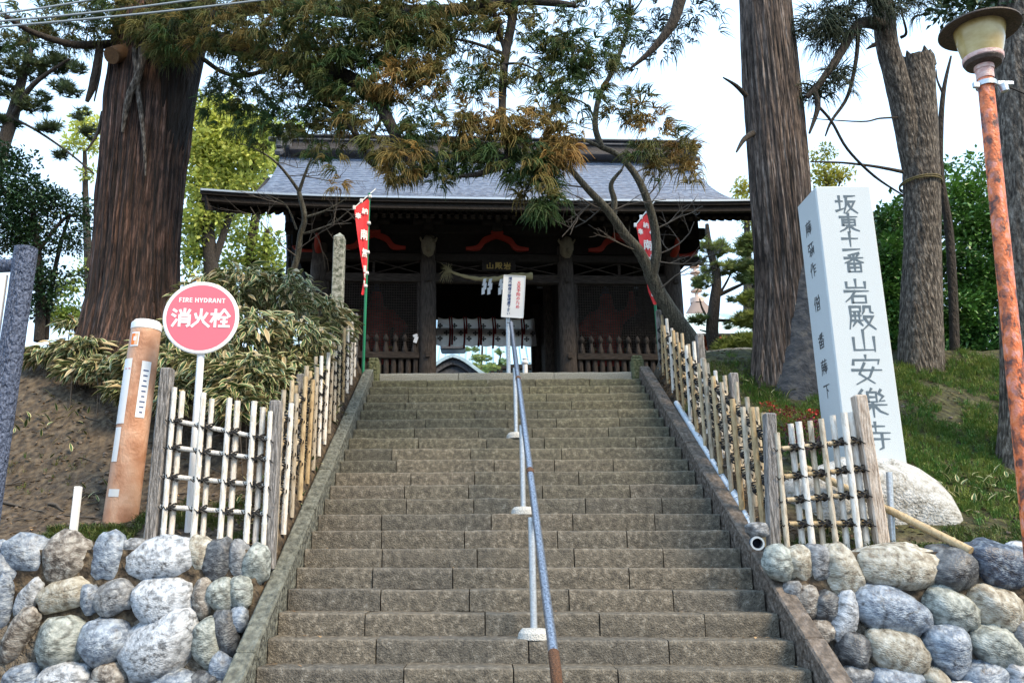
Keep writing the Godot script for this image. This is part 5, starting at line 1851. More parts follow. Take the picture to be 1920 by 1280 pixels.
	o = thing("boulder", "round grey boulder lying on top of the grey drain pipe", "boulder", Vector3(2.230, 1.818, -7.200))
	part(o, "stone", boulder(.092, .062, .085, 12.5), M.boulder["grey"])
	# bamboo pole leaning out over the right wall
	o = thing("bamboo_pole", "long bamboo pole lying slanted over the right boulder wall", "pole", Vector3(3.79, 1.66, -6.95))
	wpart(o, "cane", bamboo(Vector3(2.935, 2.432, -8.050), Vector3(3.762, 1.645, -6.930), .032, 1.05), M.bamboo[4])
	# square stone posts at the head of the stairs
	for k in 2:
		o = thing("stone_post", ["small mossy square stone post at the left end of the top step", "small mossy square stone post at the right end of the top step"][k], "stone post", Vector3([-1.655, 2.365][k], TOP - .2, -12.75), "mossy stone posts at the top of the stairs")
		b = Mesher.new()
		b.bx(Vector3(0, .19, 0), Vector3(.185, .44, .185), .03)
		b.bx(Vector3(0, .425, 0), Vector3(.15, .05, .15), .03)
		part(o, "shaft", b.mesh(), M.mossy)
	# tall weathered stone marker behind the left fence
	o = thing("stone_marker", "tall narrow weathered stone marker with a pointed top left of the gate", "stone marker", Vector3(-2.369, 5.062, -13.400))
	b = Mesher.new()
	b.bx(Vector3(0, .35, 0), Vector3(.185, 2.9, .185), .012)
	var tip := Mesher.new()
	tip.lathe(Transform3D(Basis(Vector3.UP, PI / 4), Vector3(0, 1.80, 0)), [Vector2(.13, 0), Vector2(0, .10)], 4)
	part(o, "shaft", b.mesh(), M.marker_stone)
	part(o, "point", tip.mesh(), M.marker_stone)

# ---------- the inscribed pillar ----------
func build_monument():
	var o := thing("base_rock", "big pale rounded granite rock under the inscribed pillar", "rock", Vector3(3.62, 1.7, -8.6))
	part(o, "rock", boulder(.80, .62, .78, 33.0, 0), M.rock, Transform3D(Basis(), Vector3(.0, .19, .12)))
	o = thing("inscribed_pillar", "tall white square stone pillar carved with large Japanese characters on a rock", "monument", Vector3(3.80, 2.2, -8.66))
	var b := Mesher.new()
	b.bx(Vector3(0, 1.59, 0), Vector3(.565, 3.18, .52), .012)
	part(o, "shaft", b.mesh(), M.granite)
	var front := [["坂", Vector3(3.817, 5.173, -8.390), .21], ["東", Vector3(3.820, 4.965, -8.390), .20], ["十", Vector3(3.809, 4.783, -8.390), .16], ["一", Vector3(3.812, 4.672, -8.390), .17], ["番", Vector3(3.823, 4.532, -8.390), .20], ["岩", Vector3(3.808, 4.224, -8.390), .24], ["殿", Vector3(3.827, 3.943, -8.390), .25], ["山", Vector3(3.819, 3.705, -8.390), .24], ["安", Vector3(3.814, 3.405, -8.390), .29], ["樂", Vector3(3.830, 3.074, -8.390), .27], ["寺", Vector3(3.825, 2.744, -8.390), .27]]
	for e in front:
		b = Mesher.new()
		glyph(b, e[0], Transform3D(Basis(), Vector3((e[1] as Vector3).x - o.position.x, (e[1] as Vector3).y - o.position.y, .26)), e[2] * 1.1, .021, .0025, true)
		part(o, "groove_shade_glyph", b.mesh(), M.carved)  # raised strokes, coloured like shaded grooves
	var ys := [5.02, 4.78, 4.55, 4.18, 3.78, 3.50, 3.25]
	for k in 7:
		b = Mesher.new()
		glyph(b, ["藤", "彌", "作", "僧", "番", "藤", "下"][k], Transform3D(Basis(Vector3.UP, -PI / 2), Vector3(-.2825, ys[k] - o.position.y, -.02)), .165, .012, .0025, true)
		part(o, "groove_shade_glyph", b.mesh(), M.groove_shade_side)

# ---------- banners ----------
func build_banners():
	var specs := [
		["red banner with white writing on the green pole left of the gate opening", Vector3(-1.781, 4.313, -12.450), Vector3(-1.732, 7.171, -12.300), Vector3(-1.961, 6.871, -12.200), Vector3(-1.641, 7.270, -12.360),
			[[Vector3(-1.945, 6.871, -12.200), Vector3(-1.723, 7.108, -12.300)], [Vector3(-1.903, 6.569, -12.200), Vector3(-1.731, 6.740, -12.300)], [Vector3(-1.856, 6.253, -12.220), Vector3(-1.738, 6.343, -12.300)], [Vector3(-1.803, 5.934, -12.250), Vector3(-1.737, 5.969, -12.300)], [Vector3(-1.781, 5.752, -12.270), Vector3(-1.749, 5.779, -12.300)], [Vector3(-1.797, 5.599, -12.270), Vector3(-1.761, 5.608, -12.300)], [Vector3(-1.811, 5.497, -12.270), Vector3(-1.775, 5.498, -12.300)]]],
		["red banner with white writing on the green pole behind the leaning tree", Vector3(2.754, 4.372, -12.900), Vector3(2.671, 7.038, -12.750), Vector3(2.433, 6.691, -12.650), Vector3(2.835, 7.213, -12.800),
			[[Vector3(2.458, 6.691, -12.650), Vector3(2.657, 6.960, -12.740)], [Vector3(2.492, 6.413, -12.650), Vector3(2.690, 6.669, -12.740)], [Vector3(2.524, 6.103, -12.650), Vector3(2.696, 6.355, -12.740)], [Vector3(2.565, 5.822, -12.650), Vector3(2.667, 6.001, -12.740)], [Vector3(2.593, 5.632, -12.680), Vector3(2.679, 5.651, -12.740)], [Vector3(2.637, 5.491, -12.700), Vector3(2.712, 5.520, -12.740)], [Vector3(2.657, 5.414, -12.700), Vector3(2.714, 5.425, -12.740)]]]]
	for k in 2:
		var s: Array = specs[k]
		var foot: Vector3 = s[1]
		var o := thing("banner", s[0], "banner", foot, "red votive banners beside the gate")
		var b := Mesher.new()
		b.tube([foot - Vector3(0, .3, 0), s[2]], [.022, .02], 10)
		wpart(o, "pole", b.mesh(), M.green_pole)
		b = Mesher.new()
		b.tube([s[3], s[4]], [.009, .009], 8)
		wpart(o, "cross_rod", b.mesh(), M.off_white)
		b = Mesher.new()
		var rows := []
		var le := []
		var ri := []
		for e in s[5]:
			le.append(e[0])
			ri.append(e[1])
		le = spline(le, 5)
		ri = spline(ri, 5)
		for r in le.size():
			var row := []
			for c in 9:
				var q: Vector3 = (le[r] as Vector3).lerp(ri[r], c / 8.0)
				row.append(q + Vector3(0, 0, .012 * sin(c * .9 + r * .25)))
			rows.append(row)
		b.grid(rows)
		var cloth := wpart(o, "cloth", b.mesh(), M.banner_red)
		for f in [0.02, .22, .42, .62, .80]:
			var at: Vector3 = (ri[int(f * (ri.size() - 1))] as Vector3)
			b = Mesher.new()
			b.bx(at + Vector3(.008, 0, .012), Vector3(.055, .05, .05), .01)
			wpart(o, "loop", b.mesh(), M.white_paint)
		for f in [0.06, .5]:
			var at: Vector3 = (s[3] as Vector3).lerp(s[2], f)
			b = Mesher.new()
			b.bx(at, Vector3(.045, .07, .03), .01)
			wpart(o, "loop", b.mesh(), M.white_paint)
		var text := [["納", .10, .70, .10], ["奉", .13, .22, .10], ["南", .27, .62, .17], ["無", .42, .62, .15], ["観", .55, .55, .11], ["世", .65, .55, .08], ["音", .74, .5, .06]]
		for e in text:
			var r := int(e[1] * (le.size() - 1))
			var a: Vector3 = le[r]
			var c: Vector3 = ri[r]
			var x := (c - a).normalized()
			x = Vector3(x.x, 0, x.z).normalized()
			var w: float = minf(e[3], (c - a).length() * .62)
			b = Mesher.new()
			var bas := Basis(x * (w / e[3]), Vector3.UP, x.cross(Vector3.UP))
			glyph(b, e[0], Transform3D(bas, a.lerp(c, e[2]) + Vector3(0, 0, .022)), e[3], e[3] * .13, .002)
			wpart(cloth, "character", b.mesh(), M.white_paint)

# ---------- foliage meshes ----------
func spray_mesh(seed_: int, tassels: int, length: float) -> ArrayMesh:
	# a spray of cedar: drooping cords clothed in short needles
	var g := RandomNumberGenerator.new()
	g.seed = seed_
	var b := Mesher.new()
	for k in tassels:
		var yaw := g.randf_range(-1.3, 1.3)
		var out := Vector3(sin(yaw), 0, cos(yaw))
		var l := length * g.randf_range(.6, 1.1)
		var p := []
		var start := out * g.randf_range(0, .12) * length + Vector3(0, g.randf_range(-.02, .04), 0)
		var fall := g.randf_range(.5, 1.1)
		for s in 6:
			var t := s / 5.0
			p.append(start + out * l * .55 * sin(t * 1.3) + Vector3(0, .14 * l * sin(t * 2.4) - l * fall * t * t * .85, 0))
		b.tube(p, [.006, .0075, .007, .006, .0045, .0015], 3, false)
		for s in 20:
			var t := (s + .5) / 20.0 * 4.95
			var a: Vector3 = (p[int(t)] as Vector3).lerp(p[int(t) + 1], t - int(t))
			var dir: Vector3 = ((p[int(t) + 1] as Vector3) - p[int(t)]).normalized()
			var side := dir.cross(Vector3(g.randf_range(-1, 1), g.randf_range(-1, 1), g.randf_range(-1, 1))).normalized()
			var tip := a + dir * .030 + side * g.randf_range(.011, .019) * (1.1 - t / 6.0)
			var w := dir.cross(side) * .0035
			b.tri(a - w, tip, a + w)
	return b.mesh()

func leaf_mesh(l: float, w: float, fold := 0.25) -> ArrayMesh:
	var b := Mesher.new()
	var p := []
	for k in 4:
		var t := k / 3.0
		var ww: float = [.12, 1.0, .8, 0.02][k] * w * .5
		var z := t * l
		var y := -.12 * l * t * t
		p.append([Vector3(-ww, y + fold * ww, z), Vector3(0, y, z), Vector3(ww, y + fold * ww, z)])
	b.grid(p)
	return b.mesh()

func clump_mesh(seed_: int, n: int, l: float, w: float, reach: float) -> ArrayMesh:
	# a twig end with several small leaves
	var g := RandomNumberGenerator.new()
	g.seed = seed_
	var b := Mesher.new()
	for k in n:
		var dir := Vector3(g.randf_range(-1, 1), g.randf_range(-.7, .8), g.randf_range(-1, 1)).normalized()
		var at := dir * reach * g.randf_range(.2, 1.0)
		var x := dir.cross(Vector3(g.randf_range(-.4, .4), 1, g.randf_range(-.4, .4))).normalized()
		var up := x.cross(dir)
		var s := g.randf_range(.75, 1.25)
		var a := at
		var m := at + dir * l * .5 * s
		var e := at + dir * l * s - up * l * .2
		b.tri(a, m + x * w * .5 * s + up * .1 * w, m - up * .05 * w)
		b.tri(a, m - up * .05 * w, m - x * w * .5 * s + up * .1 * w)
		b.tri(m + x * w * .5 * s + up * .1 * w, e, m - up * .05 * w)
		b.tri(m - up * .05 * w, e, m - x * w * .5 * s + up * .1 * w)
	return b.mesh()

func needle_tuft(seed_: int, n: int, l: float) -> ArrayMesh:
	# pine: a pom of needles pointing up and out
	var g := RandomNumberGenerator.new()
	g.seed = seed_
	var b := Mesher.new()
	for k in n:
		var dir := Vector3(g.randf_range(-1, 1), g.randf_range(-.15, 1.0), g.randf_range(-1, 1)).normalized()
		var side := dir.cross(Vector3(g.randf(), g.randf(), g.randf())).normalized() * .010
		b.tri(-side, dir * l * g.randf_range(.7, 1.0), side)
	return b.mesh()

func in_ball() -> Vector3:
	for k in 20:
		var p := Vector3(rr(-1, 1), rr(-1, 1), rr(-1, 1))
		if p.length_squared() <= 1.0:
			return p
	return Vector3.ZERO

func blend(a: Color, b: Color, t: float, dim := 0.0) -> Color:
	var c := a.lerp(b, t)
	var f := 1.0 + rr(-dim, dim)
	return Color(c.r * f, c.g * f, c.b * f)

# leaves spread through clumps: clusters of [centre, radii (x, y), count, share of the second colour]
func crown(parent: Node3D, meshes: Array, m: Material, clusters: Array, c1: Color, c2: Color, deep := 0.9, size := 1.0, droop := false, called := "crown"):
	var put := []
	var tint := []
	for k in meshes.size():
		put.append([])
		tint.append([])
	for e in clusters:
		var r: Vector2 = e[1]
		for k in e[2]:
			var q := in_ball()
			if rng.randf() < .35:
				q = q.normalized() * rr(.75, 1.05)
			var p: Vector3 = e[0] + Vector3(q.x * r.x, q.y * r.y, q.z * (r.x + r.y) * .5 * deep)
			# gaps: leave out what falls into the noise's hollows
			if fbm(p * (2.6 if droop else 1.7) + Vector3(7, 0, 0)) < (-.13 if droop else -.20):
				continue
			var s := size * rr(.7, 1.25)
			var bas: Basis
			if droop:
				var yaw := atan2(q.x, q.z + .2) + rr(-1.2, 1.2)
				var up_ := rr(-.9, .3) if q.y < .1 else rr(-1.7, .2)
				bas = Basis(Vector3.UP, yaw) * Basis(Vector3.RIGHT, up_) * Basis(Vector3.BACK, rr(-.5, .5))
			else:
				bas = Basis(Vector3.UP, rr(0, TAU)) * Basis(Vector3.RIGHT, rr(-.6, .6)) * Basis(Vector3.BACK, rr(-.6, .6))
			var j := rng.randi() % meshes.size()
			put[j].append(Transform3D(bas.scaled_local(Vector3(s, s, s)), p))
			var share := clampf(float(e[3]) + .45 * fbm(p * 2.6) + rr(-.15, .15), 0, 1)
			tint[j].append(blend(c1, c2, share, .3))
	for k in meshes.size():
		scatter(parent, called, meshes[k], m, put[k], tint[k])

func twigs(b: Mesher, from: Vector3, dir: Vector3, length: float, r: float, depth: int, spread_ := .7, lift := .0):
	var n := 4
	var p := [from]
	var d := dir.normalized()
	for k in n:
		d = (d + Vector3(rr(-1, 1), rr(-1, 1) + lift, rr(-1, 1)) * .28).normalized()
		p.append(p[-1] + d * length / n)
	b.tube(p, spread([r, r * .45], n + 1), 4 if r < .012 else 6, false)
	if depth > 0:
		for k in 3:
			var at: Vector3 = p[1 + k]
			var side := (d + Vector3(rr(-1, 1), rr(-.8, .9) + lift, rr(-1, 1)) * spread_ * 1.4).normalized()
			twigs(b, at, side, length * rr(.45, .7), r * .55, depth - 1, spread_, lift)

# ---------- the trees one can walk up to ----------
func build_trees():
	# left cedar
	var o := thing("cedar_tree", "massive reddish cedar trunk on the left bank with drooping boughs over the stairs", "tree", Vector3(-4.706, 4.313, -11.000))
	M.left_cedar = o
	var b := knobby([Vector3(-4.650, 3.872, -11.000), Vector3(-4.713, 4.388, -11.000), Vector3(-4.755, 5.068, -11.000), Vector3(-4.791, 5.847, -11.000), Vector3(-4.812, 6.900, -11.000), Vector3(-4.802, 8.001, -11.000), Vector3(-4.849, 9.064, -11.000), Vector3(-5.000, 11.336, -11.000)], [.94, .72, .585, .56, .575, .61, .56, .42], 170, 9, .09, 8.0, .22, 81)
	wpart(o, "trunk", b.mesh(), M.cedar_bark)
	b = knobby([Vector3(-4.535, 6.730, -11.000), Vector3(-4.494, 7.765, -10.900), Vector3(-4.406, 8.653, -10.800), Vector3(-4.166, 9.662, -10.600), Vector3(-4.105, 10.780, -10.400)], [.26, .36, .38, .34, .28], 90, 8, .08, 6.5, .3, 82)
	wpart(o, "second_stem", b.mesh(), M.cedar_bark_shade)  # near-black colour paints the shadowed hollow of the trunk
	b = Mesher.new()
	limb(b, [Vector3(-4.647, 8.690, -10.200), Vector3(-4.661, 8.138, -10.250), Vector3(-4.805, 7.720, -10.300), Vector3(-4.861, 7.239, -10.350)], [.06, .055, .05, .02], 8)
	limb(b, [Vector3(-4.767, 8.474, -10.250), Vector3(-4.698, 7.922, -10.300), Vector3(-4.571, 7.217, -10.350), Vector3(-4.497, 6.598, -10.380)], [.04, .04, .03, .012], 8)
	wpart(o, "dead_limb", b.mesh(), M.pale_bark)
	b = Mesher.new()
	b.tube([Vector3(-5.018, 8.661, -10.600), Vector3(-5.087, 8.365, -10.250)], [.13, .115], 14)
	wpart(o, "sawn_stub", b.mesh(), M.sawn_wood)
	b = Mesher.new()
	limb(b, [Vector3(-5.206, 8.939, -10.800), Vector3(-5.445, 8.710, -10.500), Vector3(-5.669, 8.532, -10.200), Vector3(-5.979, 8.451, -9.800), Vector3(-6.118, 8.417, -9.400)], [.07, .06, .05, .04, .03], 8)
	limb(b, [Vector3(-5.399, 8.708, -10.500), Vector3(-5.416, 8.145, -10.500), Vector3(-5.487, 7.812, -10.500)], [.05, .07, .03], 6)
	limb(b, [Vector3(-5.351, 8.690, -10.500), Vector3(-5.349, 8.228, -10.500), Vector3(-5.381, 7.809, -10.500)], [.02, .02, .01], 5)
	limb(b, [Vector3(-5.441, 7.872, -10.900), Vector3(-5.383, 7.423, -10.700), Vector3(-5.418, 7.040, -10.500)], [.03, .025, .01], 5)
	wpart(o, "branch", b.mesh(), M.dark_bark)
	# right cedar with its plastered wound
	o = thing("cedar_tree", "tall straight cedar trunk behind the pillar with grey plaster filling its base", "tree", Vector3(4.109, 3.698, -11.200))
	M.right_cedar = o
	b = knobby([Vector3(4.025, 3.275, -11.200), Vector3(4.026, 3.699, -11.200), Vector3(4.048, 4.349, -11.200), Vector3(4.143, 5.170, -11.200), Vector3(4.192, 6.259, -11.200), Vector3(4.228, 7.484, -11.200), Vector3(4.253, 8.953, -11.200), Vector3(4.364, 11.182, -11.200)], [.62, .47, .39, .385, .385, .385, .37, .30], 130, 9, .09, 7.5, .22, 83)
	wpart(o, "trunk", b.mesh(), M.cedar_bark_pale)
	b = knobby([Vector3(4.060, 3.244, -11.000), Vector3(4.095, 3.586, -10.980), Vector3(4.200, 4.215, -10.960), Vector3(4.277, 4.954, -11.000), Vector3(4.311, 5.726, -11.050), Vector3(4.328, 6.214, -11.100)], [.52, .42, .30, .25, .17, .06], 40, 8, .03, 1.4, 1.2, 84)
	wpart(o, "plaster_filling", b.mesh(), M.plaster)
	b = Mesher.new()
	limb(b, [Vector3(3.837, 7.385, -11.000), Vector3(3.669, 7.237, -10.900), Vector3(3.519, 7.002, -10.800)], [.05, .035, .012], 6)
	limb(b, [Vector3(3.799, 7.970, -11.000), Vector3(3.631, 8.083, -10.900), Vector3(3.431, 8.153, -10.800)], [.04, .03, .010], 6)
	wpart(o, "dead_branch", b.mesh(), M.dark_bark)
	# broken trunk with its fork
	o = thing("broken_tree", "pale grey tree with a broken jagged top and a forked limb right of the pillar", "tree", Vector3(5.960, 4.020, -11.600))
	b = knobby([Vector3(5.951, 3.798, -11.600), Vector3(5.989, 4.131, -11.600), Vector3(6.082, 4.810, -11.600), Vector3(6.254, 5.907, -11.600), Vector3(6.386, 6.972, -11.600), Vector3(6.495, 7.998, -11.600), Vector3(6.598, 8.867, -11.600)], [.36, .285, .265, .235, .235, .235, .215], 56, 10, .07, 2.4, 1.1, 85)
	wpart(o, "trunk", b.mesh(), M.pale_bark)
	b = knobby([Vector3(6.295, 6.974, -11.600), Vector3(6.261, 7.801, -11.550), Vector3(6.187, 8.474, -11.500), Vector3(6.101, 9.071, -11.450), Vector3(6.105, 9.768, -11.400), Vector3(6.145, 10.820, -11.300)], [.15, .17, .16, .15, .14, .11], 32, 8, .06, 2.0, 1.2, 86)
	wpart(o, "forked_limb", b.mesh(), M.pale_bark)
	b = Mesher.new()
	for k in 9: # splinters round the broken top
		var a := TAU * k / 9.0
		var c := Vector3(6.596, 8.849, -11.600)
		var e := c + Vector3(cos(a) * .165, 0, sin(a) * .165)
		b.tube([e - Vector3(0, .15, 0), e + Vector3(0, .02, 0), e + Vector3(cos(a) * .02, rr(.02, .16) + (.10 if cos(a) > .5 else 0.0), 0)], [.07, .06, .008], 5)
	wpart(o, "splinters", b.mesh(), M.pale_bark)
	b = Mesher.new()
	limb(b, [Vector3(6.109, 9.308, -11.400), Vector3(5.750, 9.251, -11.200), Vector3(5.458, 9.048, -11.000), Vector3(5.081, 8.471, -10.900), Vector3(4.692, 7.955, -10.800), Vector3(4.546, 7.818, -10.800)], [.10, .085, .075, .06, .045, .03], 8)
	limb(b, [Vector3(4.660, 7.931, -10.800), Vector3(4.690, 7.666, -10.800), Vector3(4.531, 7.262, -10.800)], [.045, .04, .015], 6)
	limb(b, [Vector3(4.691, 7.682, -10.800), Vector3(4.897, 7.488, -10.900), Vector3(5.113, 7.112, -11.000), Vector3(5.524, 6.797, -11.200), Vector3(5.985, 6.589, -11.400)], [.022, .02, .02, .02, .012], 6)
	limb(b, [Vector3(5.489, 9.048, -11.000), Vector3(5.397, 8.528, -11.000), Vector3(5.208, 7.937, -11.000), Vector3(4.944, 7.559, -11.000), Vector3(4.830, 7.322, -11.000)], [.035, .03, .025, .02, .01], 6)
	limb(b, [Vector3(6.343, 9.189, -11.500), Vector3(6.377, 9.210, -11.400), Vector3(6.236, 9.435, -11.200)], [.03, .02, .01], 6)
	limb(b, [Vector3(5.884, 9.007, -11.400), Vector3(5.709, 8.873, -11.300)], [.04, .008], 6)
	limb(b, [Vector3(6.169, 7.862, -11.500), Vector3(5.759, 7.742, -11.300), Vector3(5.393, 7.588, -11.100), Vector3(4.612, 7.544, -10.900)], [.016, .014, .012, .006], 5)
	limb(b, [Vector3(6.070, 6.997, -11.500), Vector3(5.591, 6.992, -11.300), Vector3(5.062, 6.961, -11.100), Vector3(4.542, 6.888, -10.900)], [.03, .022, .016, .01], 5)
	wpart(o, "branch", b.mesh(), M.dark_bark)
	var cl := []
	for e in [[Vector3(5.008, 9.149, -11.000), Vector2(0.386, 0.232), 60, .1], [Vector3(5.444, 9.314, -11.000), Vector2(0.542, 0.170), 90, .1], [Vector3(4.941, 8.887, -11.000), Vector2(0.307, 0.192), 45, .1], [Vector3(6.154, 9.516, -11.000), Vector2(0.465, 0.140), 40, .1], [Vector3(5.015, 8.195, -11.000), Vector2(0.227, 0.121), 22, .15], [Vector3(5.328, 8.964, -11.000), Vector2(0.307, 0.154), 30, .1], [Vector3(4.728, 7.948, -11.000), Vector2(0.196, 0.121), 16, .15], [Vector3(6.807, 9.709, -11.500), Vector2(0.403, 0.161), 40, .1], [Vector3(4.959, 8.027, -11.000), Vector2(0.302, 0.166), 18, .1]]:
		cl.append([e[0], e[1], e[2], e[3]])
	crown(o, [spray_mesh(5, 8, .34)], M.needle, cl, Color(.028, .050, .028), Color(.08, .085, .035), .9, .9, true)
	var rope := thing("rope", "yellow and black rope wound twice round the broken tree", "rope", Vector3(6.361, 6.847, -11.600))
	b = Mesher.new()
	for k in 2:
		var p := []
		for s in 33:
			var a := TAU * s / 32
			p.append(Vector3(6.359, 6.830, -11.600) + Vector3(cos(a) * .272, .035 * k + .012 * sin(a + k), sin(a) * .272))
		b.tube(p, spread([.012, .012], 33), 6, false)
	wpart(rope, "coil", b.mesh(), M.rope_yellow)
	# thin dark sapling
	o = thing("sapling", "thin dark bare sapling between the broken tree and the lamp", "tree", Vector3(6.659, 4.216, -12.000))
	b = Mesher.new()
	limb(b, [Vector3(6.662, 4.139, -12.000), Vector3(6.793, 5.236, -12.000), Vector3(6.887, 6.301, -12.000), Vector3(6.886, 7.154, -12.000), Vector3(6.986, 7.855, -12.000), Vector3(7.137, 8.574, -12.000), Vector3(7.336, 9.171, -12.000)], [.07, .065, .06, .055, .045, .035, .015], 8)
	limb(b, [Vector3(7.110, 8.556, -12.000), Vector3(7.067, 8.760, -12.000), Vector3(7.077, 8.945, -12.000)], [.02, .015, .006], 5)
	limb(b, [Vector3(6.987, 7.748, -12.000), Vector3(6.458, 7.238, -11.800), Vector3(6.264, 6.942, -11.800)], [.02, .015, .008], 5)
	wpart(o, "trunk", b.mesh(), M.dark_bark)
	# big trunk at the right edge
	o = thing("tree", "thick grey-brown trunk at the right edge behind the street lamp", "tree", Vector3(5.593, 2.374, -9.000))
	b = knobby([Vector3(5.609, 2.160, -9.000), Vector3(5.637, 2.482, -9.000), Vector3(5.760, 3.144, -9.000), Vector3(5.934, 4.304, -9.000), Vector3(6.107, 5.606, -9.000), Vector3(6.281, 6.933, -9.000), Vector3(6.561, 8.877, -9.000)], [.46, .34, .31, .31, .32, .33, .30], 64, 9, .06, 2.6, .9, 87)
	wpart(o, "trunk", b.mesh(), M.pale_bark)
	crown(o, [clump_mesh(3, 9, .10, .045, .14)], M.leaf_gloss, [[Vector3(6.189, 7.925, -9.000), Vector2(0.378, 0.151), 60, .3], [Vector3(6.343, 7.561, -9.000), Vector2(0.125, 0.374), 40, .3], [Vector3(6.009, 8.256, -9.500), Vector2(0.266, 0.106), 22, .3]], Color(.02, .045, .018), Color(.06, .10, .03))
	# leaning smooth-barked tree right of the gate
	o = thing("leaning_tree", "smooth grey tree leaning left from the right fence across the gate", "tree", Vector3(3.215, 4.581, -12.400))
	b = Mesher.new()
	limb(b, [Vector3(3.259, 4.337, -12.400), Vector3(3.117, 4.745, -12.400), Vector3(2.854, 5.131, -12.300), Vector3(2.636, 5.476, -12.200), Vector3(2.508, 5.753, -12.100)], [.155, .135, .115, .105, .10], 14)
	limb(b, [Vector3(2.521, 5.719, -12.100), Vector3(2.349, 6.037, -12.000), Vector3(2.141, 6.254, -11.900), Vector3(1.876, 6.554, -11.700), Vector3(1.553, 6.832, -11.500), Vector3(1.292, 7.126, -11.400)], [.09, .08, .07, .062, .05, .038], 12)
	limb(b, [Vector3(2.536, 5.694, -12.100), Vector3(2.603, 5.966, -12.000), Vector3(2.583, 6.331, -11.900), Vector3(2.446, 6.755, -11.700), Vector3(2.276, 7.094, -11.600), Vector3(2.025, 7.348, -11.500), Vector3(1.767, 7.430, -11.400)], [.088, .072, .064, .058, .05, .042, .038], 12)
	limb(b, [Vector3(1.956, 6.448, -11.750), Vector3(1.977, 6.712, -11.700), Vector3(1.926, 6.930, -11.600), Vector3(2.075, 7.109, -11.500)], [.05, .045, .035, .02], 8)
	limb(b, [Vector3(1.782, 7.422, -11.400), Vector3(1.690, 7.721, -11.300), Vector3(1.757, 8.137, -11.200), Vector3(1.961, 8.506, -11.100), Vector3(2.138, 8.964, -11.000), Vector3(2.218, 9.335, -10.900), Vector3(2.180, 9.801, -10.800)], [.05, .045, .04, .036, .03, .025, .02], 8)
	limb(b, [Vector3(1.782, 7.422, -11.400), Vector3(1.495, 7.495, -11.300), Vector3(1.162, 7.449, -11.200)], [.035, .025, .01], 6)
	limb(b, [Vector3(1.706, 7.747, -11.300), Vector3(1.551, 8.012, -11.200), Vector3(1.145, 8.136, -11.100)], [.022, .014, .008], 5)
	limb(b, [Vector3(2.213, 9.247, -10.900), Vector3(2.342, 9.384, -10.800), Vector3(2.470, 9.612, -10.800)], [.018, .012, .008], 5)
	wpart(o, "trunk", b.mesh(), M.smooth_bark)
	b = Mesher.new()
	for e in [[Vector3(1.553, 6.832, -11.500), Vector3(0.996, 6.766, -11.300)], [Vector3(1.876, 6.554, -11.700), Vector3(1.231, 6.437, -11.500)], [Vector3(2.075, 7.109, -11.500), Vector3(2.176, 7.294, -11.400)], [Vector3(2.349, 6.037, -12.000), Vector3(1.863, 5.969, -11.800)], [Vector3(2.583, 6.331, -11.900), Vector3(3.070, 6.703, -11.800)], [Vector3(2.603, 5.966, -12.000), Vector3(3.138, 6.238, -11.900)], [Vector3(2.446, 6.755, -11.700), Vector3(2.831, 7.040, -11.600)], [Vector3(2.597, 5.866, -12.000), Vector3(3.179, 5.739, -11.900)], [Vector3(1.954, 6.552, -11.700), Vector3(2.491, 6.793, -11.600)], [Vector3(2.276, 7.094, -11.600), Vector3(2.755, 7.298, -11.600)], [Vector3(1.730, 6.706, -11.600), Vector3(1.302, 6.271, -11.500)], [Vector3(1.977, 6.712, -11.700), Vector3(1.547, 6.391, -11.600)], [Vector3(2.664, 5.484, -12.100), Vector3(3.224, 6.024, -12.000)]]:
		twigs(b, e[0], (e[1] - e[0]), (e[1] - e[0]).length() * 1.3, .013, 2, .7, .1)
	var tw := wpart(o, "twigs", b.mesh(), M.twig)
	tw.set_meta("kind", "stuff")
	# small bare tree in front of the left end of the gate
	o = thing("bare_tree", "slender bare tree in front of the left end of the gate roof", "tree", Vector3(-2.937, 5.374, -13.200))
	b = Mesher.new()
	limb(b, [Vector3(-3.234, 5.740, -13.200), Vector3(-3.044, 6.383, -13.200), Vector3(-2.971, 6.813, -13.100), Vector3(-2.890, 7.073, -13.000), Vector3(-2.985, 7.486, -12.900)], [.06, .055, .05, .048, .04], 8)
	limb(b, [Vector3(-2.985, 7.486, -12.900), Vector3(-2.870, 7.771, -12.800), Vector3(-2.739, 8.055, -12.700)], [.035, .025, .012], 6)
	limb(b, [Vector3(-2.986, 7.505, -12.900), Vector3(-3.152, 7.729, -12.800), Vector3(-3.333, 7.923, -12.700), Vector3(-3.563, 8.068, -12.600), Vector3(-3.896, 8.186, -12.500)], [.03, .025, .02, .014, .006], 6)
	limb(b, [Vector3(-2.890, 7.073, -13.000), Vector3(-2.530, 7.146, -12.900), Vector3(-2.168, 7.312, -12.800)], [.03, .02, .008], 6)
	limb(b, [Vector3(-2.971, 6.813, -13.100), Vector3(-2.434, 6.911, -12.900), Vector3(-2.075, 7.142, -12.800)], [.02, .014, .006], 5)
	limb(b, [Vector3(-3.037, 6.908, -13.100), Vector3(-3.212, 7.296, -13.000), Vector3(-3.489, 7.402, -12.800)], [.02, .014, .006], 5)
	wpart(o, "trunk", b.mesh(), M.smooth_bark)
	b = Mesher.new()
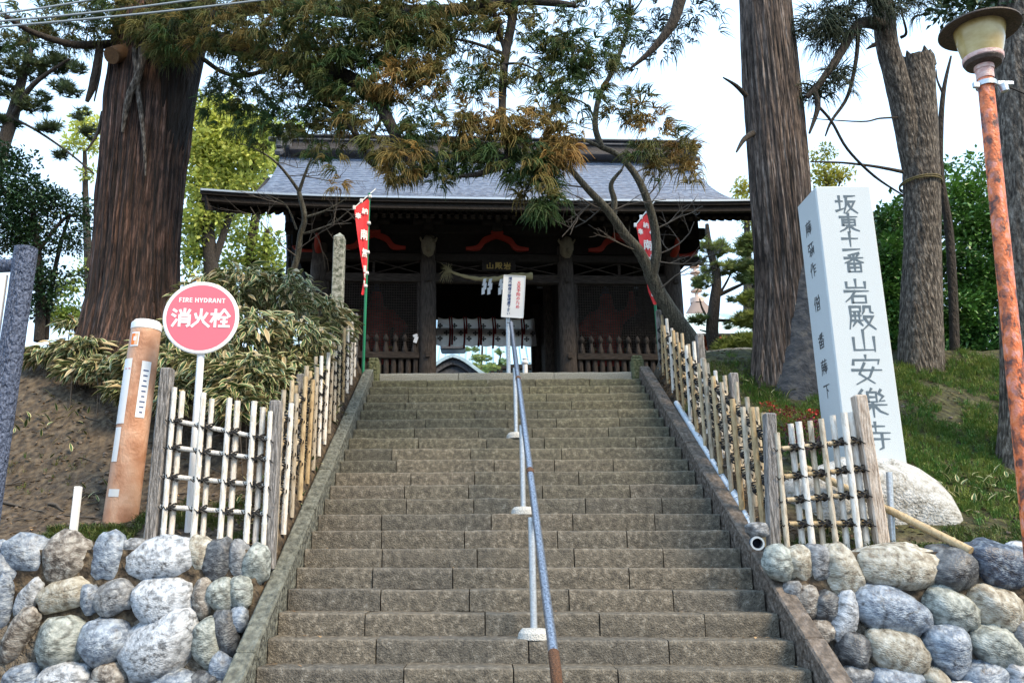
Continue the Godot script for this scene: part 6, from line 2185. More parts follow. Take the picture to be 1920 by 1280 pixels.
	for e in [[Vector3(-2.739, 8.055, -12.700), Vector3(-2.602, 8.192, -12.600)], [Vector3(-3.152, 7.729, -12.800), Vector3(-2.604, 7.765, -12.700)], [Vector3(-3.333, 7.923, -12.700), Vector3(-2.956, 7.772, -12.700)], [Vector3(-2.530, 7.146, -12.900), Vector3(-2.073, 7.049, -12.800)], [Vector3(-2.971, 6.813, -13.100), Vector3(-2.250, 6.629, -12.900)], [Vector3(-3.029, 6.533, -13.100), Vector3(-2.253, 6.722, -12.900)], [Vector3(-3.212, 7.296, -13.000), Vector3(-3.657, 7.264, -12.800)], [Vector3(-2.886, 7.724, -12.800), Vector3(-2.246, 7.522, -12.700)], [Vector3(-3.025, 6.440, -13.100), Vector3(-3.498, 7.116, -12.900)]]:
		twigs(b, e[0], (e[1] - e[0]), (e[1] - e[0]).length() * 1.3, .010, 2, .7, .1)
	tw = wpart(o, "twigs", b.mesh(), M.twig)
	tw.set_meta("kind", "stuff")
	# thick dark slanting branch at the top, from a tree outside the frame
	o = thing("branch", "thick dark slanting branch with small dark sprays at the top right of centre", "branch", Vector3(2.665, 8.838, -10.000))
	b = knobby([Vector3(3.101, 9.664, -9.800), Vector3(2.788, 9.082, -10.000), Vector3(2.588, 8.514, -10.000), Vector3(2.311, 8.120, -10.000), Vector3(1.974, 7.812, -10.000)], [.10, .09, .07, .045, .012], 16, 6, .05, 2, 2, 88)
	wpart(o, "limb", b.mesh(), M.dark_bark)
	crown(o, [spray_mesh(9, 7, .30)], M.needle, [[Vector3(3.222, 8.933, -10.500), Vector2(0.372, 0.223), 16, .1], [Vector3(2.134, 8.224, -10.400), Vector2(0.291, 0.219), 16, .15], [Vector3(2.787, 9.031, -10.500), Vector2(0.373, 0.224), 22, .15], [Vector3(2.539, 8.613, -10.500), Vector2(0.370, 0.296), 40, .15], [Vector3(2.256, 8.790, -10.500), Vector2(0.297, 0.297), 22, .1], [Vector3(2.978, 8.601, -10.500), Vector2(0.222, 0.148), 8, .1]], Color(.025, .045, .03), Color(.07, .075, .04), .9, .9, true)

# ---------- the cedar's boughs that hang over the picture ----------
func build_boughs():
	var o: Node3D = M.left_cedar
	var b := Mesher.new()
	limb(b, [Vector3(-4.221, 8.933, -10.700), Vector3(-3.410, 8.580, -10.400), Vector3(-2.541, 8.022, -10.000), Vector3(-1.745, 7.577, -9.600), Vector3(-1.301, 7.144, -9.400), Vector3(-1.040, 6.592, -9.200), Vector3(-0.834, 6.119, -9.100), Vector3(-0.607, 5.864, -9.000)], [.16, .14, .12, .10, .085, .07, .05, .03], 10)
	limb(b, [Vector3(-2.541, 8.022, -10.000), Vector3(-2.029, 7.339, -9.700), Vector3(-1.554, 6.713, -9.400), Vector3(-1.333, 6.229, -9.300), Vector3(-1.125, 6.038, -9.200)], [.06, .05, .04, .03, .02], 8)
	limb(b, [Vector3(-4.242, 9.200, -10.700), Vector3(-2.934, 9.066, -10.200), Vector3(-1.527, 8.652, -9.800), Vector3(-0.313, 8.400, -9.500), Vector3(0.430, 8.389, -9.300), Vector3(1.211, 8.216, -9.200)], [.12, .11, .10, .08, .07, .03], 8)
	limb(b, [Vector3(0.461, 9.175, -9.400), Vector3(0.445, 8.307, -9.400), Vector3(0.351, 7.708, -9.300), Vector3(0.302, 7.276, -9.200), Vector3(0.277, 6.648, -9.100), Vector3(0.314, 6.046, -9.000), Vector3(0.006, 5.837, -8.900), Vector3(-0.236, 5.809, -8.900)], [.065, .06, .055, .05, .045, .04, .03, .02], 8)
	limb(b, [Vector3(0.325, 7.693, -9.300), Vector3(0.225, 8.088, -9.300), Vector3(0.196, 8.396, -9.300)], [.03, .025, .02], 6)
	limb(b, [Vector3(0.294, 7.569, -9.200), Vector3(-0.108, 7.743, -9.200), Vector3(-0.501, 7.813, -9.200)], [.025, .02, .01], 6)
	limb(b, [Vector3(0.305, 7.422, -9.200), Vector3(0.531, 7.352, -9.100), Vector3(0.774, 7.140, -9.000)], [.02, .014, .008], 6)
	limb(b, [Vector3(-1.152, 6.864, -9.300), Vector3(-1.311, 6.404, -9.100), Vector3(-1.570, 6.605, -9.100), Vector3(-1.637, 6.726, -9.100)], [.02, .02, .018, .01], 6)
	limb(b, [Vector3(-3.887, 8.445, -10.500), Vector3(-3.389, 7.992, -10.200), Vector3(-2.824, 7.933, -10.000), Vector3(-2.732, 8.254, -10.000)], [.035, .03, .03, .02], 6)
	wpart(o, "bough", b.mesh(), M.dark_bark)
	var sp := [spray_mesh(1, 10, .25), spray_mesh(2, 10, .28), spray_mesh(3, 9, .23)]
	var cl := []
	for e in [
		[Vector3(-6.356, 8.961, -10.400), Vector2(0.609, 0.380), 70, .05], [Vector3(-5.666, 9.029, -10.400), Vector2(0.532, 0.456), 110, .1], [Vector3(-4.807, 8.949, -10.200), Vector2(0.596, 0.372), 150, .2], [Vector3(-4.099, 8.537, -10.000), Vector2(0.579, 0.435), 150, .25], [Vector3(-3.381, 8.542, -9.800), Vector2(0.640, 0.497), 190, .3], [Vector3(-2.600, 8.221, -9.600), Vector2(0.622, 0.553), 230, .35], [Vector3(-1.864, 8.063, -9.400), Vector2(0.608, 0.540), 230, .2], [Vector3(-1.307, 7.979, -9.300), Vector2(0.533, 0.467), 190, .15], [Vector3(-0.771, 7.738, -9.300), Vector2(0.463, 0.397), 150, .35], [Vector3(-0.918, 8.191, -9.400), Vector2(0.472, 0.270), 110, .3],
		[Vector3(-2.137, 7.600, -9.500), Vector2(0.540, 0.337), 130, .3], [Vector3(-1.556, 7.311, -9.300), Vector2(0.525, 0.328), 150, .15], [Vector3(-3.021, 7.619, -10.000), Vector2(0.495, 0.424), 90, .05], [Vector3(-3.464, 7.566, -10.300), Vector2(0.290, 0.435), 46, .0], [Vector3(-2.749, 7.012, -9.900), Vector2(0.346, 0.276), 44, .05], [Vector3(-2.290, 7.042, -9.700), Vector2(0.339, 0.339), 60, .1], [Vector3(-1.982, 6.611, -9.600), Vector2(0.266, 0.266), 30, .15], [Vector3(-3.188, 7.106, -10.200), Vector2(0.214, 0.171), 12, .0], [Vector3(-1.843, 6.957, -9.500), Vector2(0.266, 0.266), 50, .35],
		[Vector3(-0.984, 7.163, -9.200), Vector2(0.388, 0.259), 80, .75], [Vector3(-0.628, 7.227, -9.200), Vector2(0.259, 0.259), 40, .7], [Vector3(-1.333, 6.776, -9.200), Vector2(0.321, 0.257), 40, .15], [Vector3(-1.057, 6.330, -9.100), Vector2(0.314, 0.283), 80, .25], [Vector3(-0.855, 6.002, -9.000), Vector2(0.277, 0.246), 74, .55], [Vector3(-1.700, 6.187, -9.200), Vector2(0.165, 0.127), 12, .6], [Vector3(-1.690, 5.877, -9.200), Vector2(0.113, 0.101), 5, .8], [Vector3(-1.555, 6.674, -9.200), Vector2(0.167, 0.154), 16, .7],
		[Vector3(-0.392, 6.094, -9.000), Vector2(0.271, 0.210), 50, .1], [Vector3(-0.472, 5.861, -9.000), Vector2(0.184, 0.135), 20, .0], [Vector3(-0.618, 6.598, -9.100), Vector2(0.315, 0.252), 34, .15], [Vector3(-0.176, 7.143, -9.200), Vector2(0.387, 0.258), 42, .1], [Vector3(-0.175, 7.797, -9.300), Vector2(0.463, 0.330), 72, .3], [Vector3(-0.108, 8.245, -9.400), Vector2(0.472, 0.202), 70, .45], [Vector3(0.424, 8.082, -9.300), Vector2(0.332, 0.199), 26, .35], [Vector3(0.209, 7.180, -9.100), Vector2(0.191, 0.191), 20, .2],
		[Vector3(0.013, 6.576, -8.900), Vector2(0.284, 0.222), 72, .8], [Vector3(-0.173, 6.376, -8.900), Vector2(0.221, 0.209), 54, .75], [Vector3(0.318, 6.433, -8.900), Vector2(0.307, 0.209), 62, .7], [Vector3(0.685, 6.391, -8.900), Vector2(0.306, 0.208), 62, .75], [Vector3(0.987, 6.317, -8.900), Vector2(0.220, 0.147), 40, .75], [Vector3(0.917, 6.051, -8.900), Vector2(0.206, 0.182), 46, .95], [Vector3(0.793, 5.921, -8.900), Vector2(0.145, 0.133), 24, .95], [Vector3(0.191, 6.099, -8.900), Vector2(0.305, 0.244), 70, .2], [Vector3(0.492, 5.960, -8.900), Vector2(0.303, 0.242), 84, .12], [Vector3(0.635, 5.661, -8.900), Vector2(0.228, 0.264), 76, .12], [Vector3(0.669, 5.369, -8.900), Vector2(0.131, 0.131), 26, .1], [Vector3(-0.116, 5.988, -9.000), Vector2(0.282, 0.184), 40, .05], [Vector3(0.870, 5.527, -8.900), Vector2(0.096, 0.096), 8, .05],
		[Vector3(0.937, 7.848, -9.200), Vector2(0.392, 0.261), 46, .1], [Vector3(0.661, 7.421, -9.100), Vector2(0.320, 0.320), 26, .05], [Vector3(1.046, 7.484, -9.100), Vector2(0.320, 0.256), 60, .15], [Vector3(1.297, 7.405, -9.100), Vector2(0.320, 0.256), 62, .1], [Vector3(1.217, 6.978, -9.100), Vector2(0.316, 0.253), 44, .12], [Vector3(0.972, 7.197, -9.100), Vector2(0.255, 0.191), 28, .15], [Vector3(0.826, 6.787, -9.000), Vector2(0.250, 0.150), 26, .2], [Vector3(1.431, 8.201, -9.400), Vector2(0.335, 0.268), 30, .1], [Vector3(1.774, 8.108, -9.500), Vector2(0.269, 0.269), 26, .05],
		[Vector3(1.941, 6.702, -9.200), Vector2(0.215, 0.152), 17, .75], [Vector3(2.033, 6.456, -9.200), Vector2(0.226, 0.226), 20, .65], [Vector3(1.954, 6.182, -9.200), Vector2(0.212, 0.187), 20, .3], [Vector3(2.039, 5.942, -9.200), Vector2(0.124, 0.161), 10, .3], [Vector3(2.210, 6.681, -9.300), Vector2(0.166, 0.191), 7, .6], [Vector3(1.662, 6.778, -9.200), Vector2(0.190, 0.127), 14, .2], [Vector3(2.431, 6.223, -9.300), Vector2(0.189, 0.164), 15, .7], [Vector3(2.458, 5.982, -9.300), Vector2(0.125, 0.163), 8, .6], [Vector3(1.888, 6.879, -9.200), Vector2(0.191, 0.152), 16, .3], [Vector3(2.198, 6.314, -9.200), Vector2(0.188, 0.188), 14, .5]]:
		cl.append([e[0], e[1], int(e[2] * (1.25 if (e[0] as Vector3).z > -9.05 else 1.7)), e[3] * .62])
	crown(o, sp, M.needle, cl, Color(.045, .10, .022), Color(.48, .255, .07), .8, .80, true)

# ---------- variegated dwarf bamboo ----------
func sasa_leaf(dry: bool, seed_: int) -> ArrayMesh:
	var g := RandomNumberGenerator.new()
	g.seed = seed_
	var b := Mesher.new()
	var green := Color(.045, .095, .026) if not dry else Color(.34, .26, .13)
	var cream := Color(.60, .53, .29) if not dry else Color(.55, .46, .28)
	var l := .165
	var w := .0215 * g.randf_range(.85, 1.15)
	var bend := g.randf_range(.15, .5)
	var rows := []
	for k in 6:
		var t := k / 5.0
		var ww: float = w * [.25, .85, 1.0, .85, .5, .02][k]
		var y := -bend * l * t * t
		rows.append([Vector3(-ww, y + .25 * ww, t * l), Vector3(-ww * .68, y + .12 * ww, t * l), Vector3(0, y, t * l), Vector3(ww * .68, y + .12 * ww, t * l), Vector3(ww, y + .25 * ww, t * l)])
	for k in 4:
		b.col = cream if k in [0, 3] else green
		var strip := []
		for r in rows:
			strip.append([r[k], r[k + 1]])
		b.grid(strip)
	return b.mesh()

func build_sasa():
	var m := leafy(Color(1, 1, 1), .25, .5)
	var kinds := [sasa_leaf(false, 1), sasa_leaf(false, 2), sasa_leaf(false, 3), sasa_leaf(true, 4)]
	var groups := [
		["variegated_bush", "big mound of cream-edged dwarf bamboo beside the long left fence", Vector3(-2.372, 3.240, -9.200), 6900, [
			[Vector3(-3.523, 4.801, -10.200), Vector2(0.338, 0.270), 1.0], [Vector3(-3.115, 5.039, -10.400), Vector2(0.484, 0.276), 1.3], [Vector3(-2.602, 5.003, -10.600), Vector2(0.421, 0.316), 1.3], [Vector3(-2.275, 4.996, -11.500), Vector2(0.347, 0.287), .9], [Vector3(-2.012, 4.978, -12.000), Vector2(0.172, 0.204), .35], [Vector3(-3.223, 4.212, -9.600), Vector2(0.378, 0.315), 1.2], [Vector3(-2.709, 4.142, -9.600), Vector2(0.439, 0.345), 1.6], [Vector3(-2.204, 4.150, -9.900), Vector2(0.387, 0.322), 1.4], [Vector3(-2.088, 4.591, -11.600), Vector2(0.226, 0.256), .6], [Vector3(-2.932, 3.622, -9.000), Vector2(0.350, 0.263), 1.1], [Vector3(-2.456, 3.455, -8.800), Vector2(0.397, 0.284), 1.6], [Vector3(-2.214, 3.688, -9.600), Vector2(0.272, 0.248), 1.0], [Vector3(-2.110, 4.095, -10.800), Vector2(0.181, 0.209), .4], [Vector3(-2.524, 3.169, -8.500), Vector2(0.273, 0.185), .7], [Vector3(-2.300, 3.177, -8.700), Vector2(0.167, 0.145), .4]]],
		["variegated_bush", "low spread of cream-edged dwarf bamboo round the left cedar's foot", Vector3(-4.235, 3.452, -9.600), 3200, [
			[Vector3(-5.440, 4.123, -10.200), Vector2(0.335, 0.121), .6], [Vector3(-4.988, 4.162, -10.100), Vector2(0.332, 0.146), .8], [Vector3(-4.440, 3.794, -9.700), Vector2(0.379, 0.164), 1.0], [Vector3(-4.811, 3.820, -9.800), Vector2(0.294, 0.102), .5], [Vector3(-3.914, 3.808, -9.500), Vector2(0.347, 0.223), 1.2], [Vector3(-3.457, 3.694, -9.300), Vector2(0.302, 0.266), 1.2], [Vector3(-3.883, 3.432, -9.200), Vector2(0.298, 0.107), .6], [Vector3(-3.285, 3.308, -8.900), Vector2(0.229, 0.149), .7], [Vector3(-5.379, 4.619, -10.600), Vector2(0.183, 0.070), .12], [Vector3(-3.719, 4.300, -9.900), Vector2(0.156, 0.195), .4]]]]
	for gr in groups:
		var o := thing(gr[0], gr[1], "bush", gr[2], "variegated dwarf bamboo bushes")
		var total := 0.0
		for e in gr[4]:
			total += e[2]
		var all := []
		var eye := Vector3(0, 1.55, 0)
		for e in gr[4]:
			for k in int(gr[3] * e[2] / total):
				var r: Vector2 = e[1]
				var q := in_ball().normalized() * rr(.5, 1.08)
				var p: Vector3 = e[0] + Vector3(q.x * r.x, q.y * r.y, q.z * r.y * 1.1)
				var yaw := atan2(q.x, q.z) + rr(-1.1, 1.1)
				var bas := Basis(Vector3.UP, yaw) * Basis(Vector3.RIGHT, rr(-.35, .9)) * Basis(Vector3.BACK, rr(-.8, .8))
				var s := rr(.7, 1.25)
				var dry: bool = rng.randf() < .16
				all.append([(p - eye).length() - q.z * .4, Transform3D(bas.scaled_local(Vector3(s, s, s)), p), 3 if dry else rng.randi() % 3])
		all.sort_custom(func(a, c): return a[0] < c[0])
		var rest := [[], [], [], []]
		var n := 0
		for e in all:
			n += 1
			if n <= 260:
				var q := part(o, "leaf", kinds[e[2]], m)
				q.transform = Transform3D(Basis(), -o.position) * (e[1] as Transform3D)
			else:
				rest[e[2]].append(e[1])
		for k in 4:
			scatter(o, "foliage", kinds[k], m, rest[k])
		var b := Mesher.new()
		for e in gr[4]:
			for k in 5:
				var at: Vector3 = e[0] + Vector3(rr(-.6, .6) * (e[1] as Vector2).x, 0, rr(-.2, .2))
				var g := Vector3(at.x + rr(-.1, .1), ground(at.x, -at.z), at.z)
				limb(b, [g, g.lerp(at, .6) + Vector3(rr(-.05, .05), 0, 0), at], [.006, .005, .004], 4, 3)
		var st := wpart(o, "stems", b.mesh(), M.twig)
		st.set_meta("kind", "stuff")

# ---------- trees in the distance ----------
func far_tree(called: String, label: String, group: String, foot: Vector3, stems: Array, clusters: Array, meshes: Array, m: Material, c1: Color, c2: Color, bark: Material, size := 1.0, deep := .9):
	var o := thing(called, label, "tree", foot, group)
	var b := Mesher.new()
	for s in stems:
		limb(b, s[0], s[1], 8)
	wpart(o, "trunk", b.mesh(), bark)
	crown(o, meshes, m, clusters, c1, c2, deep, size)
	return o

func build_background_trees():
	var broad := [clump_mesh(11, 12, .16, .085, .26), clump_mesh(12, 12, .15, .08, .28)]
	var gloss := [clump_mesh(13, 10, .085, .045, .13), clump_mesh(14, 10, .08, .042, .14)]
	var pine := [needle_tuft(15, 30, .17), needle_tuft(16, 26, .15)]
	# dark camellia at the left
	far_tree("camellia_tree", "dark glossy evergreen tree behind the log signboard at the left", "", Vector3(-8.176, 5.540, -15.000),
		[[[Vector3(-8.206, 5.540, -15.000), Vector3(-8.268, 6.369, -15.000), Vector3(-8.435, 7.223, -15.000), Vector3(-8.676, 8.324, -15.000)], [.10, .09, .08, .05]], [[Vector3(-8.177, 5.633, -15.200), Vector3(-8.212, 6.431, -15.200), Vector3(-8.139, 7.402, -15.200), Vector3(-8.018, 8.175, -15.200)], [.05, .05, .04, .03]], [[Vector3(-8.367, 7.007, -15.000), Vector3(-8.936, 7.884, -15.000), Vector3(-9.373, 8.786, -15.000)], [.05, .04, .03]], [[Vector3(-8.427, 7.331, -15.000), Vector3(-8.004, 7.979, -15.000), Vector3(-7.591, 8.027, -15.000)], [.04, .03, .02]]],
		[[Vector3(-9.144, 8.669, -15.000), Vector2(0.520, 0.416), 210, .2], [Vector3(-8.662, 8.212, -15.000), Vector2(0.619, 0.516), 260, .2], [Vector3(-9.117, 7.668, -15.000), Vector2(0.513, 0.513), 220, .15], [Vector3(-8.135, 8.203, -15.000), Vector2(0.412, 0.309), 110, .25], [Vector3(-7.702, 8.084, -15.000), Vector2(0.267, 0.247), 50, .25], [Vector3(-8.579, 7.550, -15.000), Vector2(0.511, 0.409), 180, .2], [Vector3(-7.837, 7.430, -15.000), Vector2(0.346, 0.305), 46, .2], [Vector3(-8.278, 6.792, -15.000), Vector2(0.343, 0.363), 130, .15], [Vector3(-7.654, 7.644, -15.000), Vector2(0.245, 0.408), 40, .2], [Vector3(-9.435, 9.244, -15.000), Vector2(0.420, 0.273), 80, .2], [Vector3(-9.005, 9.235, -15.000), Vector2(0.315, 0.168), 30, .2], [Vector3(-8.265, 6.264, -15.000), Vector2(0.260, 0.260), 70, .1], [Vector3(-9.949, 8.346, -15.000), Vector2(0.623, 0.934), 240, .2], [Vector3(-7.558, 6.782, -15.000), Vector2(0.262, 0.121), 20, .2]],
		gloss, M.leaf_gloss, Color(.02, .055, .024), Color(.075, .14, .04), M.dark_bark, 1.05)
	# pine with layered pads, upper left
	far_tree("pine_tree", "leaning pine with flat pads of needles against the sky at upper left", "", Vector3(-11.453, 6.355, -18.000),
		[[[Vector3(-11.453, 6.355, -18.000), Vector3(-11.552, 8.770, -18.000), Vector3(-11.340, 10.921, -18.000), Vector3(-11.185, 11.898, -18.000), Vector3(-11.079, 12.900, -18.000), Vector3(-10.944, 13.926, -18.000)], [.22, .20, .16, .15, .11, .06]], [[Vector3(-11.202, 11.828, -18.000), Vector3(-10.556, 12.500, -17.600), Vector3(-9.625, 13.059, -17.400)], [.08, .06, .03]], [[Vector3(-11.378, 11.974, -18.000), Vector3(-10.535, 11.493, -17.800), Vector3(-9.591, 10.818, -17.600), Vector3(-8.785, 10.150, -17.500)], [.035, .03, .025, .02]], [[Vector3(-11.136, 12.325, -18.000), Vector3(-11.610, 12.913, -18.000)], [.05, .03]], [[Vector3(-11.174, 12.613, -18.000), Vector3(-10.772, 13.283, -17.700), Vector3(-10.869, 13.948, -17.600)], [.05, .04, .02]]],
		[[Vector3(-10.623, 12.196, -17.800), Vector2(0.457, 0.254), 90, .3], [Vector3(-10.993, 13.063, -17.800), Vector2(0.642, 0.231), 110, .35], [Vector3(-10.108, 13.058, -17.600), Vector2(0.584, 0.178), 90, .3], [Vector3(-9.638, 12.336, -17.600), Vector2(0.327, 0.151), 30, .2], [Vector3(-10.092, 11.428, -17.700), Vector2(0.300, 0.125), 36, .2], [Vector3(-9.635, 10.656, -17.600), Vector2(0.197, 0.098), 22, .2], [Vector3(-9.312, 11.701, -17.600), Vector2(0.299, 0.125), 30, .35], [Vector3(-9.006, 11.213, -17.600), Vector2(0.248, 0.173), 24, .5], [Vector3(-11.334, 13.655, -17.800), Vector2(0.647, 0.207), 90, .3], [Vector3(-10.660, 14.080, -17.800), Vector2(0.520, 0.234), 80, .3], [Vector3(-11.323, 11.760, -18.000), Vector2(0.383, 0.153), 40, .2], [Vector3(-11.570, 12.623, -18.000), Vector2(0.387, 0.181), 50, .3], [Vector3(-9.574, 12.901, -17.600), Vector2(0.253, 0.152), 24, .3], [Vector3(-9.912, 12.484, -17.600), Vector2(0.302, 0.126), 20, .3]],
		pine, M.needle, Color(.028, .06, .026), Color(.13, .15, .045), M.dark_bark, 1.3)
	# yellow-green trees behind the roof's left end
	var yel := [
		["yellow-green leafy tree just right of the left cedar trunk", Vector3(-8.037, 8.141, -25.000), [[[Vector3(-8.119, 8.142, -25.000), Vector3(-8.457, 10.566, -25.000), Vector3(-8.757, 12.371, -25.000), Vector3(-9.113, 13.675, -25.000)], [.26, .24, .2, .12]], [[Vector3(-8.434, 10.477, -25.000), Vector3(-8.044, 11.994, -25.000), Vector3(-7.695, 13.274, -25.000), Vector3(-7.229, 14.203, -25.000)], [.14, .12, .1, .06]], [[Vector3(-8.666, 11.823, -25.000), Vector3(-9.217, 12.746, -25.000)], [.08, .05]]],
			[[Vector3(-8.915, 15.774, -25.000), Vector2(1.054, 0.527), 160, .8], [Vector3(-8.330, 14.987, -25.000), Vector2(1.220, 0.627), 230, .8], [Vector3(-8.994, 14.428, -25.000), Vector2(0.868, 0.625), 170, .75], [Vector3(-7.753, 14.213, -25.000), Vector2(1.037, 0.588), 190, .6], [Vector3(-8.737, 13.294, -25.000), Vector2(0.859, 0.584), 150, .65], [Vector3(-7.683, 13.088, -25.000), Vector2(0.856, 0.445), 110, .6], [Vector3(-8.988, 12.010, -25.000), Vector2(0.509, 0.679), 100, .5], [Vector3(-9.078, 10.930, -25.000), Vector2(0.403, 0.672), 70, .35], [Vector3(-8.216, 15.953, -25.000), Vector2(0.703, 0.422), 60, .9], [Vector3(-7.295, 15.350, -25.000), Vector2(0.698, 0.524), 90, .55], [Vector3(-8.326, 12.363, -25.000), Vector2(0.681, 0.510), 60, .55]]],
		["taller yellow-green leafy tree behind the left end of the gate roof", Vector3(-8.060, 9.442, -30.000), [[[Vector3(-8.455, 9.447, -30.000), Vector3(-8.616, 11.505, -30.000), Vector3(-8.648, 13.416, -30.000), Vector3(-8.403, 15.604, -30.000), Vector3(-8.280, 17.180, -30.000)], [.24, .22, .2, .14, .08]], [[Vector3(-7.906, 10.255, -30.000), Vector3(-8.059, 12.339, -30.000), Vector3(-8.100, 13.840, -30.000)], [.16, .14, .1]]],
			[[Vector3(-8.268, 16.952, -30.000), Vector2(1.038, 0.830), 150, .45], [Vector3(-8.779, 14.945, -30.000), Vector2(0.818, 0.614), 100, .55], [Vector3(-9.330, 13.860, -30.000), Vector2(1.015, 0.609), 80, .4], [Vector3(-8.257, 12.981, -30.000), Vector2(0.805, 0.805), 120, .35], [Vector3(-9.437, 12.359, -30.000), Vector2(0.802, 0.602), 70, .3], [Vector3(-7.805, 12.125, -30.000), Vector2(0.600, 0.600), 70, .35], [Vector3(-7.685, 17.856, -30.000), Vector2(0.835, 0.543), 60, .4], [Vector3(-7.022, 17.154, -30.000), Vector2(0.830, 0.415), 50, .3], [Vector3(-8.576, 11.505, -30.000), Vector2(0.796, 0.398), 60, .3]]],
		["sparse yellow-green tree in the gap left of the left cedar trunk", Vector3(-15.400, 10.040, -32.000), [[[Vector3(-15.443, 10.040, -32.000), Vector3(-15.845, 13.162, -32.000), Vector3(-16.260, 15.960, -32.000), Vector3(-16.569, 18.382, -32.000)], [.2, .18, .14, .08]]],
			[[Vector3(-16.645, 19.499, -32.000), Vector2(0.587, 0.451), 46, .85], [Vector3(-17.008, 18.638, -32.000), Vector2(0.449, 0.224), 24, .8], [Vector3(-16.207, 18.621, -32.000), Vector2(0.314, 0.538), 26, .9], [Vector3(-16.277, 17.158, -32.000), Vector2(0.355, 0.444), 10, .6], [Vector3(-15.955, 13.164, -32.000), Vector2(0.431, 0.647), 18, .3], [Vector3(-16.730, 12.268, -32.000), Vector2(0.857, 0.300), 40, .15], [Vector3(-16.817, 11.153, -32.000), Vector2(0.978, 0.425), 110, .2], [Vector3(-16.142, 10.924, -32.000), Vector2(0.848, 0.424), 60, .2]]]]
	for e in yel:
		far_tree("broadleaf_tree", e[0], "yellow-green trees behind the left bank", e[1], e[2], e[3], broad, M.leaf_glow, Color(.11, .20, .035), Color(.66, .68, .17), M.dark_bark, 1.25)
	# pines right of the gate
	far_tree("pine_tree", "pine with open crown and bent trunk in the gap right of the gate", "", Vector3(6.239, 6.349, -22.000),
		[[[Vector3(6.239, 6.349, -22.000), Vector3(6.097, 7.358, -22.000), Vector3(6.221, 8.238, -22.000), Vector3(6.336, 8.985, -22.000), Vector3(6.208, 9.901, -22.000), Vector3(6.197, 10.521, -22.000)], [.19, .17, .15, .12, .09, .05]], [[Vector3(6.265, 8.446, -22.000), Vector3(6.763, 8.678, -22.000), Vector3(7.262, 8.912, -22.000)], [.06, .05, .02]], [[Vector3(6.187, 7.795, -22.000), Vector3(6.605, 7.790, -22.000), Vector3(7.103, 7.902, -22.000)], [.05, .035, .015]], [[Vector3(6.117, 7.620, -22.000), Vector3(5.901, 8.094, -22.000), Vector3(5.839, 8.391, -22.000)], [.05, .03, .015]], [[Vector3(6.289, 8.386, -22.000), Vector3(6.578, 8.831, -22.000), Vector3(6.778, 9.205, -22.000)], [.04, .03, .015]], [[Vector3(6.103, 7.430, -22.000), Vector3(5.776, 7.536, -22.000)], [.04, .015]]],
		[[Vector3(6.208, 9.901, -22.000), Vector2(0.376, 0.202), 70, .55], [Vector3(6.439, 9.210, -22.000), Vector2(0.488, 0.172), 90, .6], [Vector3(7.011, 9.278, -22.000), Vector2(0.430, 0.172), 70, .5], [Vector3(5.985, 8.839, -22.000), Vector2(0.315, 0.172), 60, .35], [Vector3(7.120, 8.899, -22.000), Vector2(0.286, 0.114), 40, .4], [Vector3(6.022, 8.389, -22.000), Vector2(0.199, 0.114), 26, .25], [Vector3(6.794, 8.379, -22.000), Vector2(0.284, 0.085), 20, .2], [Vector3(5.768, 7.800, -22.000), Vector2(0.226, 0.113), 26, .2], [Vector3(6.662, 7.643, -22.000), Vector2(0.282, 0.113), 40, .3], [Vector3(6.481, 9.743, -22.000), Vector2(0.289, 0.173), 50, .6], [Vector3(5.888, 9.446, -22.000), Vector2(0.202, 0.144), 30, .4], [Vector3(7.121, 9.733, -22.000), Vector2(0.288, 0.173), 40, .5]],
		pine, M.needle, Color(.06, .12, .045), Color(.30, .34, .09), M.dark_bark, 1.35)
	far_tree("pine_tree", "bushy bright green pine just left of the right cedar trunk", "", Vector3(6.263, 5.810, -19.000),
		[[[Vector3(6.251, 5.810, -19.000), Vector3(6.283, 6.680, -19.000), Vector3(6.303, 7.443, -19.000), Vector3(6.445, 8.481, -19.000)], [.12, .11, .09, .05]]],
		[[Vector3(6.285, 7.379, -19.000), Vector2(0.343, 0.196), 120, .6], [Vector3(6.125, 6.935, -19.000), Vector2(0.341, 0.171), 110, .6], [Vector3(5.897, 6.371, -19.000), Vector2(0.460, 0.169), 160, .6], [Vector3(6.260, 6.430, -19.000), Vector2(0.315, 0.242), 110, .45], [Vector3(6.459, 7.957, -19.000), Vector2(0.222, 0.247), 60, .4], [Vector3(6.352, 8.813, -19.000), Vector2(0.324, 0.175), 70, .5], [Vector3(6.300, 6.869, -19.000), Vector2(0.316, 0.195), 80, .4], [Vector3(5.528, 6.250, -19.000), Vector2(0.266, 0.121), 50, .4]],
		pine, M.needle, Color(.06, .13, .04), Color(.32, .36, .08), M.dark_bark, 1.3)
	far_tree("broadleaf_tree", "yellow-green tree showing between the roof and the right cedar", "", Vector3(11.409, 10.800, -36.000),
		[[[Vector3(11.454, 10.800, -36.000), Vector3(11.794, 14.688, -36.000), Vector3(11.968, 17.225, -36.000)], [.2, .18, .08]]],
		[[Vector3(12.036, 18.003, -36.000), Vector2(0.625, 0.385), 60, .8], [Vector3(11.839, 17.099, -36.000), Vector2(0.574, 0.335), 50, .6], [Vector3(12.136, 16.452, -36.000), Vector2(0.571, 0.476), 50, .5]], broad, M.leaf_glow, Color(.11, .20, .04), Color(.46, .42, .08), M.dark_bark, 1.1)
